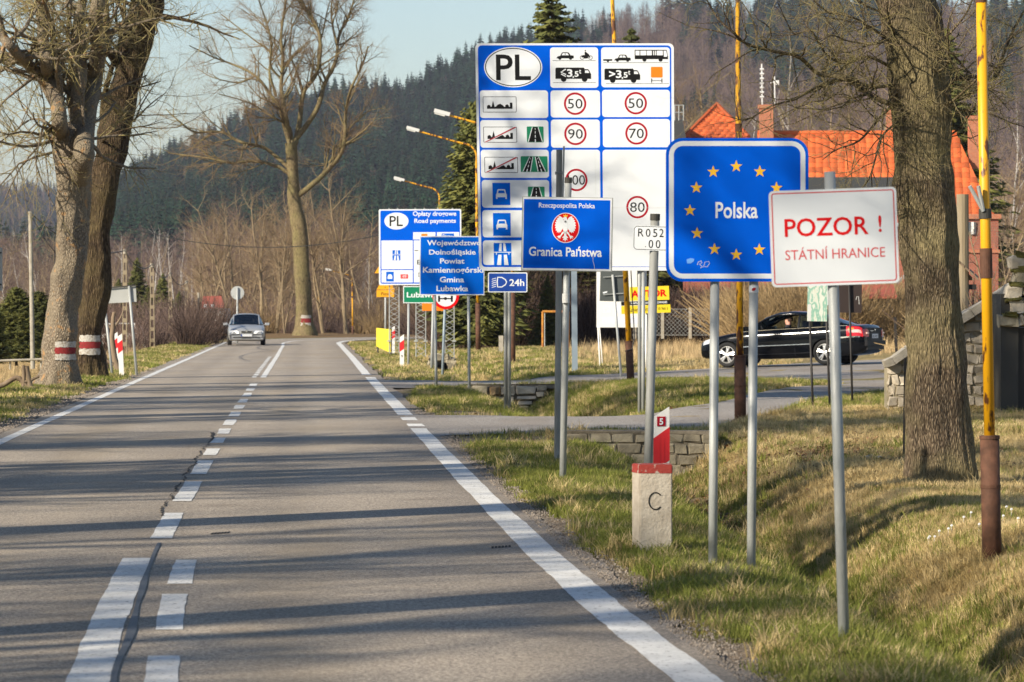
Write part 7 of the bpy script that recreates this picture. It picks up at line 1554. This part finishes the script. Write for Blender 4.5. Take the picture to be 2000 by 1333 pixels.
CAR = Car('car', 'glossy black coupe turning out of the yard, seen from its left rear, window open', 'paint_black', st, gh, 1.75, CC, (0, R(1.6), yaw), (1.42, -1.295), .325)
CAR.greenhouse('paint_black', .30, -.72, 'car_glass', 'car_glass_dark', side_open=(-.55, .97), pillars=(-1.35, -.55) , strip='chrome')
for ax in (1.42, -1.295):
    for sg in (1, -1): CAR.wheel(ax, sg, .325, .225)
for sg in (1, -1):
    CAR.patch('side_moulding', -.95, 1.05, .405, .43, 'chrome', .012, sg); CAR.patch('bumper_strip', -2.24, -1.72, .5, .525, 'chrome', .012, sg)
    CAR.patch('door_seam', .98, .992, .2, .76, 'interior', .0015, sg); CAR.patch('door_seam', -.48, -.468, .2, .76, 'interior', .0015, sg); CAR.patch('sill_seam', -.9, 1.0, .24, .25, 'interior', .0015, sg)
    CAR.patch('tail_lamp', -2.31, -1.90, .52, .76, 'tail_red', .008, sg, skew=.03); CAR.patch('tail_lamp_band', -2.30, -1.96, .60, .67, 'tail_clear', .012, sg); CAR.patch('tail_lamp_band', -2.08, -1.93, .66, .72, 'tail_amber', .012, sg)
    CAR.patch('headlamp', 1.93, 2.15, .60, .78, 'lens', .006, sg)
    mb = MB(); mb.box((-.36, sg*.876-.012, .80), (-.14, sg*.876+.028*sg, .825)); mb.build('door_handle', M['chrome'], CAR.root, local=True)
    mb = MB(); V, F = rough_block(np.random.default_rng(1), .20, .17, .12, .004); mb.add([(x+.82, y+sg*.93, z+.98) for x, y, z in V], F); mb.bar((.82, sg*.80, .93), (.82, sg*.90, .96), .02, 6); mb.build('wing_mirror', M['paint_black'], CAR.root, local=True)
def rearbox(nm, y0, y1, z0, z1, m, x=-2.36, t=.02): return MB().box((x-t, y0, z0), (x+.05, y1, z1)).build(nm, M[m], CAR.root, local=True)
for sg in (1, -1):
    V = [(-2.352, sg*.50, .70), (-2.352, sg*.62, .69), (-2.30, sg*.77, .72), (-2.27, sg*.785, .90), (-2.335, sg*.60, .90), (-2.35, sg*.50, .86)]; V += [(x-.03, y*1.01, z) for x, y, z in V]; n = 6
    MB().add(V, [tuple(range(n)), tuple(range(2*n-1, n-1, -1))]+[(i, n+i, n+(i+1) % n, (i+1) % n) for i in range(n)]).build('tail_lamp', M['tail_red'], CAR.root, local=True)
    MB().box((-2.395, min(sg*.52, sg*.66), .775), (-2.33, max(sg*.52, sg*.66), .815)).build('tail_lamp_band', M['tail_clear'], CAR.root, local=True)
rearbox('number_plate_recess', -.30, .30, .62, .80, 'plastic', t=.010); rearbox('number_plate', -.22, .22, .66, .77, 'plate_w')
V, F = glyphs('S1 3W', .02); lo, hi = V.min(0), V.max(0); mesh_obj('lettering', [(-2.3825, .16-(x-lo[0])/(hi[0]-lo[0])*.32, .68+(y-lo[1])/(hi[1]-lo[1])*.06) for x, y in V], F, M['plastic'], CAR.root, local=True)
rearbox('badge', .12, .36, .84, .855, 'chrome'); rearbox('badge', -.04, .04, .86, .90, 'chrome')
M['black_matt'] = mat('black_bumper', (.006, .006, .008), .55, spec=.2); mb = MB(); mb.box((-2.41, -.70, .46), (-2.30, .70, .60)); mb.build('bumper', M['black_matt'], CAR.root, local=True); MB().box((-2.366, -.57, .605), (-2.33, .57, .93)).build('boot_lid', M['black_matt'], CAR.root, local=True); MB().box((-2.39, -.64, .36), (-2.33, .64, .455)).build('bumper', M['black_matt'], CAR.root, local=True)
for y in (.42, .0, -.42): 
    V, F = rough_block(np.random.default_rng(3), .12, .26, .18, .004)
    if y: MB().add([(a-.62-.0, b+y*.9, c+1.06) for a, b, c in V], F).build('headrest', M['interior'], CAR.root, local=True); MB().add([(a-1.2, b+y*.9, c+1.04) for a, b, c in V], F).build('headrest', M['interior'], CAR.root, local=True)
MB().path([(.55+.09*math.cos(a), .38+.17*math.sin(a), 1.0+.16*math.cos(a)) for a in np.linspace(0, 6.28, 15)], [.014]*15, 5).build('steering_wheel', M['interior'], CAR.root, local=True)
mw = Matrix.Translation(CC) @ Matrix.Rotation(yaw, 4, 'Z')
driver('person with short brown hair and dark top driving the black coupe', tuple(mw @ Vector((-.12, .40, .53))), (0, 0, yaw))

# ---- silver car coming towards the camera
xs0, ys0 = (481-1000)*177/FOC, 179.0
hd = math.atan2(-1, .054)
st = [(-2.2, .35, .95, .62), (-2.1, .25, 1.0, .78), (-1.5, .2, .99, .855), (0, .18, .94, .865), (.9, .18, .93, .865), (1.3, .19, .90, .86), (1.8, .20, .82, .835), (2.08, .22, .73, .78), (2.20, .26, .66, .74), (2.25, .32, .60, .70)]
gh = [(-1.95, 1.02, .66, .52), (-1.5, 1.27, .74, .56), (-.9, 1.41, .76, .57), (-.2, 1.44, .765, .575), (.15, 1.40, .765, .57), (.6, 1.18, .75, .58), (1.12, .93, .74, .60)]
CR = Car('car', 'silver hatchback with headlamps coming down the left lane', 'paint_silver', st, gh, 1.73, (xs0, ys0-2, .006), (0, 0, R(-90)+.075), (1.35, -1.16), .315)
CR.greenhouse('paint_silver', .15, -.9, 'car_glass_dark', 'car_glass_dark', pillars=(-.95, 0.02), strip='plastic')
for ax in (1.35, -1.16):
    for sg in (1, -1): CR.wheel(ax, sg, .315, .20, 7)
def fb(nm, y0, y1, z0, z1, m, x=2.25, t=.02, back=.12): return MB().box((x-back, min(y0, y1), z0), (x+t, max(y0, y1), z1)).build(nm, M[m], CR.root, local=True)
for sg in (1, -1):
    V = [(2.275, sg*.33, .535), (2.275, sg*.40, .65), (2.20, sg*.70, .665), (2.14, sg*.765, .60), (2.20, sg*.70, .535)]; V += [(x-.1, y, z) for x, y, z in V]; n = 5
    MB().add(V, [tuple(range(n)), tuple(range(2*n-1, n-1, -1))]+[(i, n+i, n+(i+1) % n, (i+1) % n) for i in range(n)]).build('headlamp', M['lens_lit'], CR.root, local=True)
    fb('bumper_strip', sg*.28, sg*.70, .49, .51, 'plastic', 2.27); fb('lower_grille', sg*.24, sg*.62, .335, .375, 'plastic', 2.262); mb = MB(); V, F = rough_block(np.random.default_rng(1), .12, .20, .12, .004); mb.add([(x+.95, y+sg*.96, z+.96) for x, y, z in V], F); mb.bar((.95, sg*.80, .93), (.95, sg*.90, .95), .02, 6); mb.build('wing_mirror', M['paint_silver'], CR.root, local=True)
V = [(2.285, y, z) for y, z in ((-.28, .66), (-.24, .55), (.24, .55), (.28, .66))]; V += [(2.18, y, z) for _, y, z in V]; MB().add(V, [(0, 1, 2, 3), (7, 6, 5, 4), (0, 4, 5, 1), (1, 5, 6, 2), (2, 6, 7, 3), (3, 7, 4, 0)]).build('grille_surround', M['chrome'], CR.root, local=True)
V = [(2.292, y, z) for y, z in ((-.25, .645), (-.215, .565), (.215, .565), (.25, .645))]; V += [(2.2, y, z) for _, y, z in V]; MB().add(V, [(0, 1, 2, 3), (7, 6, 5, 4), (0, 4, 5, 1), (1, 5, 6, 2), (2, 6, 7, 3), (3, 7, 4, 0)]).build('grille', M['plastic'], CR.root, local=True)
MB().bar((2.29, 0, .645), (2.30, 0, .645), .045, 14).build('badge', M['chrome'], CR.root, local=True)
fb('number_plate', -.25, .25, .40, .505, 'plate_w', 2.28); fb('number_plate_band', -.25, -.20, .40, .505, 'blue_dark', 2.284); fb('lower_grille', -.22, .22, .315, .375, 'plastic', 2.262); fb('bumper', -.74, .74, .27, .325, 'paint_silver', 2.24)
rzz = R(-90)+.075; mw = Matrix.Translation((xs0, ys0-2, .006)) @ Matrix.Rotation(rzz, 4, 'Z')
driver('person in dark clothes driving the silver hatchback', tuple(mw @ Vector((-.05, .36, .50))), (0, 0, rzz)); driver('passenger in dark clothes beside the driver of the silver hatchback', tuple(mw @ Vector((-.1, -.36, .50))), (0, 0, rzz))
V, F = rough_block(np.random.default_rng(8), .22, .22, .06, .01); MB().add([(a+.8, b-.45, c+.985) for a, b, c in V], F).build('teal_cloth', M['teal'], CR.root, local=True)
# ================================================================ GRASS, LEAVES, SMALL GROWTH
def blades(seed, n, h, w_, spread, m, lean=.5):
    rg = np.random.default_rng(seed); V, F = [], []
    for _ in range(n):
        a = rg.random()*6.283; r_ = spread*math.sqrt(rg.random()); x, y = r_*math.cos(a), r_*math.sin(a); b = rg.random()*6.283; c, s_ = math.cos(b), math.sin(b); hh = h*rg.uniform(.45, 1.1); l = hh*lean*rg.uniform(.2, 1.2); d = rg.random()*6.283; lx, ly = l*math.cos(d), l*math.sin(d); k = len(V)
        V += [(x-c*w_/2, y-s_*w_/2, -.01), (x+c*w_/2, y+s_*w_/2, -.01), (x+c*w_*.4+lx*.4, y+s_*w_*.4+ly*.4, hh*.62), (x-c*w_*.4+lx*.4, y-s_*w_*.4+ly*.4, hh*.62), (x+lx, y+ly, hh)]; F += [(k, k+1, k+2, k+3), (k+3, k+2, k+4)]
    me = bpy.data.meshes.new('grass_source'); me.from_pydata(V, [], F); me.materials.append(M[m]); return bpy.data.objects.new('grass_source', me)
def grass_mat(name, a, b, rnd=.35):
    m = mat(name, a, .75, spec=.25, rand=rnd)
    N = m.node_tree.nodes; L = m.node_tree.links; bs = N['Principled BSDF']; g = N.new('ShaderNodeNewGeometry'); n = N.new('ShaderNodeTexNoise'); n.inputs['Scale'].default_value = 1.7; n.inputs['Detail'].default_value = 5; L.new(g.outputs['Position'], n.inputs[0])
    r = N.new('ShaderNodeValToRGB'); r.color_ramp.elements[0].position = .38; r.color_ramp.elements[1].position = .62; r.color_ramp.elements[0].color = (*a, 1); r.color_ramp.elements[1].color = (*b, 1); L.new(n.outputs[0], r.inputs[0])
    src = bs.inputs['Base Color'].links[0].from_node; L.new(r.outputs[0], src.inputs[0]); 
    o = N['Material Output']; tl = N.new('ShaderNodeBsdfTranslucent'); L.new(src.outputs[0], tl.inputs[0]); mx = N.new('ShaderNodeMixShader'); mx.inputs[0].default_value = .28; L.new(bs.outputs[0], mx.inputs[1]); L.new(tl.outputs[0], mx.inputs[2]); L.new(mx.outputs[0], o.inputs[0]); return m
M['grass_green'] = grass_mat('grass_green', (.14, .165, .028), (.28, .29, .065)); M['grass_dry'] = grass_mat('grass_dry', (.44, .33, .14), (.72, .57, .30)); M['straw'] = grass_mat('grass_straw', (.46, .33, .17), (.66, .50, .28))
GG = blades(1, 16, .085, .0055, .06, 'grass_green'); GD = blades(2, 16, .075, .005, .06, 'grass_dry', .95); GL = blades(3, 26, .16, .007, .10, 'grass_green', .7); GT = blades(4, 22, .5, .010, .14, 'straw', .45)
GU = blades(7, 34, .15, .006, .08, 'grass_dry', .95); GUg = blades(8, 30, .13, .006, .07, 'grass_green', .8); GF = blades(5, 26, .10, .013, .16, 'grass_green', .6); GFD = blades(6, 26, .10, .013, .16, 'grass_dry', .8)
def scatter(n, xr, yr, accept, srcs, name, labels, hs, seed, flat=.05):
    """accept(X,Y,S) -> list of probabilities, one per source"""
    rg = np.random.default_rng(seed); X = rg.uniform(*xr, n); Y = rg.uniform(*yr, n)
    k = (np.abs(X) < .1333*Y*1.22+.4); X, Y = X[k], Y[k]; S_ = lateral(X, Y); k = (np.abs(S_) > 3.10) & ~paved(X, Y); X, Y, S_ = X[k], Y[k], S_[k]
    pr = accept(X, Y, S_); u = rg.random(len(X)); Z = ground(X, Y, S_)-.008; cum = np.zeros(len(X))
    for s, p, lb in zip(srcs, pr, labels):
        K = (u >= cum) & (u < cum+p); cum = cum+p; nK = int(K.sum())
        if nK: mass(name, np.stack([X, Y, Z], 1)[K], np.stack([rg.normal(0, .08, nK), rg.normal(0, .08, nK), rg.uniform(0, 6.28, nK)], 1), rg.uniform(*hs, nK), s, lb, 'grass')
def acc_verge(X, Y, S_):
    d = dryness(X, Y, S_); so = soilness(X, Y, S_); lf = leafness(X, Y, S_); ok = (1-np.clip(so*1.25, 0, 1))*(1-.75*np.clip(lf, 0, 1)); wet = np.exp(-((S_-ditch_s(Y)+.35)/.35)**2)*(S_ > 0)*.06*(Y < 45)
    P = np.stack([X, Y], -1); tf = np.clip(vnoise(P, .45, 91)*.9-.25, 0, 1)*(Y < 90)*np.where(S_ > ditch_s(Y)+.3, .35, 1); return [ok*(1-d)*.78, ok*d*.78, wet, ok*tf*d*.5, ok*tf*(1-d)*.5]
scatter(150000, (-1.5, 6.6), (14, 40), acc_verge, [GG, GD, GL, GU, GUg], 'grass', ['short green grass of the near verge and ditch', 'short dry grass on the near bank', 'long lush grass along the ditch', 'long dry tufts on the near bank', 'long green tufts on the near verge'], (.6, 1.35), 71)
scatter(110000, (-2, 10), (40, 84), acc_verge, [GG, GD, GL, GU, GUg], 'grass', ['green grass between the two drives', 'dry grass between the two drives', 'long grass by the culverts', 'dry tufts between the two drives', 'green tufts between the two drives'], (.8, 1.6), 72)
acc2 = lambda X, Y, S_: acc_verge(X, Y, S_)[:2]
scatter(60000, (-30, 8), (84, 190), acc2, [GF, GFD], 'grass', ['green grass on the rise and left verge', 'dry grass on the rise and left verge'], (.7, 1.4), 73)
scatter(26000, (-14, -4), (40, 120), lambda X, Y, S_: [a*(S_ < -3.4) for a in acc2(X, Y, S_)], [GF, GFD], 'grass', ['green grass of the left verge', 'dry grass of the left verge'], (.5, 1.0), 74)
def acc_tall(X, Y, S_):
    P = np.stack([X, Y], -1); n = vnoise(P, 1.8, 77); return [np.clip(sstep(3.0, 5.0, X)*sstep(108, 116, Y)*(.35+.5*n)+.5*np.exp(-((X-3.2)/1.2)**2-((Y-126)/10)**2), 0, 1)]
scatter(9000, (1, 22), (104, 165), acc_tall, [GT], 'tall_dry_grass', ['tall straw coloured grass around and behind the black car'], (.5, 1.15), 75)
scatter(5000, (-26, -9), (70, 200), lambda X, Y, S_: [(S_ < -6.2)*.9], [GT], 'tall_dry_grass', ['straw coloured meadow grass left of the pale tree'], (.5, 1.0), 76)
# leaf litter
M['leaf'] = mat('dead_leaf', (.20, .11, .05), .85, rand=.45)
me = bpy.data.meshes.new('leaf_source'); me.from_pydata([(-.03, 0, 0), (0, -.02, .012), (.035, 0, .002), (.01, .022, .015), (-.015, .02, .0)], [], [(0, 1, 4), (1, 2, 3), (1, 3, 4)]); me.materials.append(M['leaf']); LS = bpy.data.objects.new('leaf_source', me)
def acc_leaf(X, Y, S_): return [np.clip(leafness(X, Y, S_)*.8+.01, 0, 1)]
rg = np.random.default_rng(80); n = 60000; X = rg.uniform(-1, 9, n); Y = rg.uniform(20, 66, n); k = np.abs(X) < .133*Y*1.2; X, Y = X[k], Y[k]; S_ = lateral(X, Y); k = (rg.random(len(X)) < acc_leaf(X, Y, S_)[0]) & (S_ > 3.4) & ~paved(X, Y); X, Y, S_ = X[k], Y[k], S_[k]; nn = len(X)
mass('leaf_litter', np.stack([X, Y, ground(X, Y, S_)+.025], 1), np.stack([rg.normal(0, .5, nn), rg.normal(0, .5, nn), rg.uniform(0, 6.28, nn)], 1), rg.uniform(.6, 1.3, nn), LS, 'brown dead leaves strewn on the bank under the massive trunk', 'leaves')
# gravel crumbs on the verges
M['grit'] = mat('gravel_grey_brown', (.27, .23, .19), .9, rand=.4)
V, F = rough_block(np.random.default_rng(4), 1, 1, .6, .08); me = bpy.data.meshes.new('gravel_source'); me.from_pydata([tuple(v) for v in V], [], F); me.materials.append(M['grit']); GS_ = bpy.data.objects.new('gravel_source', me)
rg = np.random.default_rng(81); n = 9000; Y = 15+52*rg.random(n)**1.3; S_ = 2.98+np.abs(rg.normal(0, .16, n)); X = cline(Y)+S_; k = (np.abs(X) < .14*Y) & ~paved(X, Y); X, Y, S_ = X[k], Y[k], S_[k]; nn = len(X)
mass('gravel', np.stack([X, Y, np.where(S_ < 3.22, .004, ground(X, Y, S_)+.004)], 1), rg.uniform(0, 6.28, (nn, 3)), rg.uniform(.004, .012, nn), GS_, 'loose grit along the right edge of the road', 'gravel')
rg = np.random.default_rng(82); n = 9000; Y = 50+60*rg.random(n); S_ = -3.05-np.abs(rg.normal(0, .3, n)); X = cline(Y)+S_; 
mass('gravel', np.stack([X, Y, np.where(S_ > -3.2, .004, ground(X, Y, S_)+.004)], 1), rg.uniform(0, 6.28, (n, 3)), rg.uniform(.008, .03, n), GS_, 'loose grit along the left edge of the road', 'gravel')
# daisies
M['petal'] = mat('daisy_white', (.8, .8, .78), .6); D_ = []
for q, (px, py) in enumerate([(1813, 1031), (1825, 1029), (1815, 1044), (1834, 1042), (1852, 1042), (1858, 1036), (1912, 1036), (1959, 1017), (1965, 999), (1975, 1008), (1988, 1022), (1882, 1016), (1896, 1006)]):
    d = 33.5; 
    for _ in range(6): x = (px-1000)*d/FOC; d = (EYE-gz(x, d)-.05)*FOC/(py-HOR)
    x = (px-1000)*d/FOC; z = gz(x, d); mb = MB(); mb.bar((x, d, z), (x, d, z+.09), .002, 4); mb.bar((x, d, z+.088), (x+.004, d-.008, z+.096), .011, 8); o = mb.build('daisy', M['petal'], None); tag(o, 'small white daisy on the right bank below the massive trunk', 'flower', 'white daisies near the yellow lamp post')
# sticks on the bank
def stick(lbl, pts, r, d, m='wood_old'):
    P = []
    for px, py, dd in pts: x = (px-1000)*(d+dd)/FOC; P.append((x, d+dd, gz(x, d+dd)+EYE*0+.03+(0)))
    o = MB().path(P, [r]*len(P), 6).build('fallen_branch', M[m], None, smooth=True); tag(o, lbl, 'branch')
stick('short fallen branch lying on the bank left of the massive trunk', [(1690, 0, 0), (1702, 0, .3), (1716, 0, .1), (1722, 0, -.3)], .035, 47.5, 'concrete')
stick('thin crooked stick hanging over the ditch by the stone headwall', [(1372, 0, 0), (1410, 0, .3), (1440, 0, 0), (1458, 0, .4)], .012, 45)

# ================================================================ AIR
hm = bpy.data.materials.new('haze'); hm.use_nodes = True; N = hm.node_tree.nodes; N.clear(); o_ = N.new('ShaderNodeOutputMaterial'); pv = N.new('ShaderNodeVolumePrincipled'); pv.inputs['Density'].default_value = HAZE; pv.inputs['Color'].default_value = (.46, .48, .64, 1); pv.inputs['Anisotropy'].default_value = 0; hm.node_tree.links.new(pv.outputs[0], o_.inputs['Volume'])
hz = MB().box((-6800, -500, -6), (6800, 9800, 210)).build('haze', hm); tag(hz, 'pale blue haze filling the valley air', 'haze', kind='stuff')
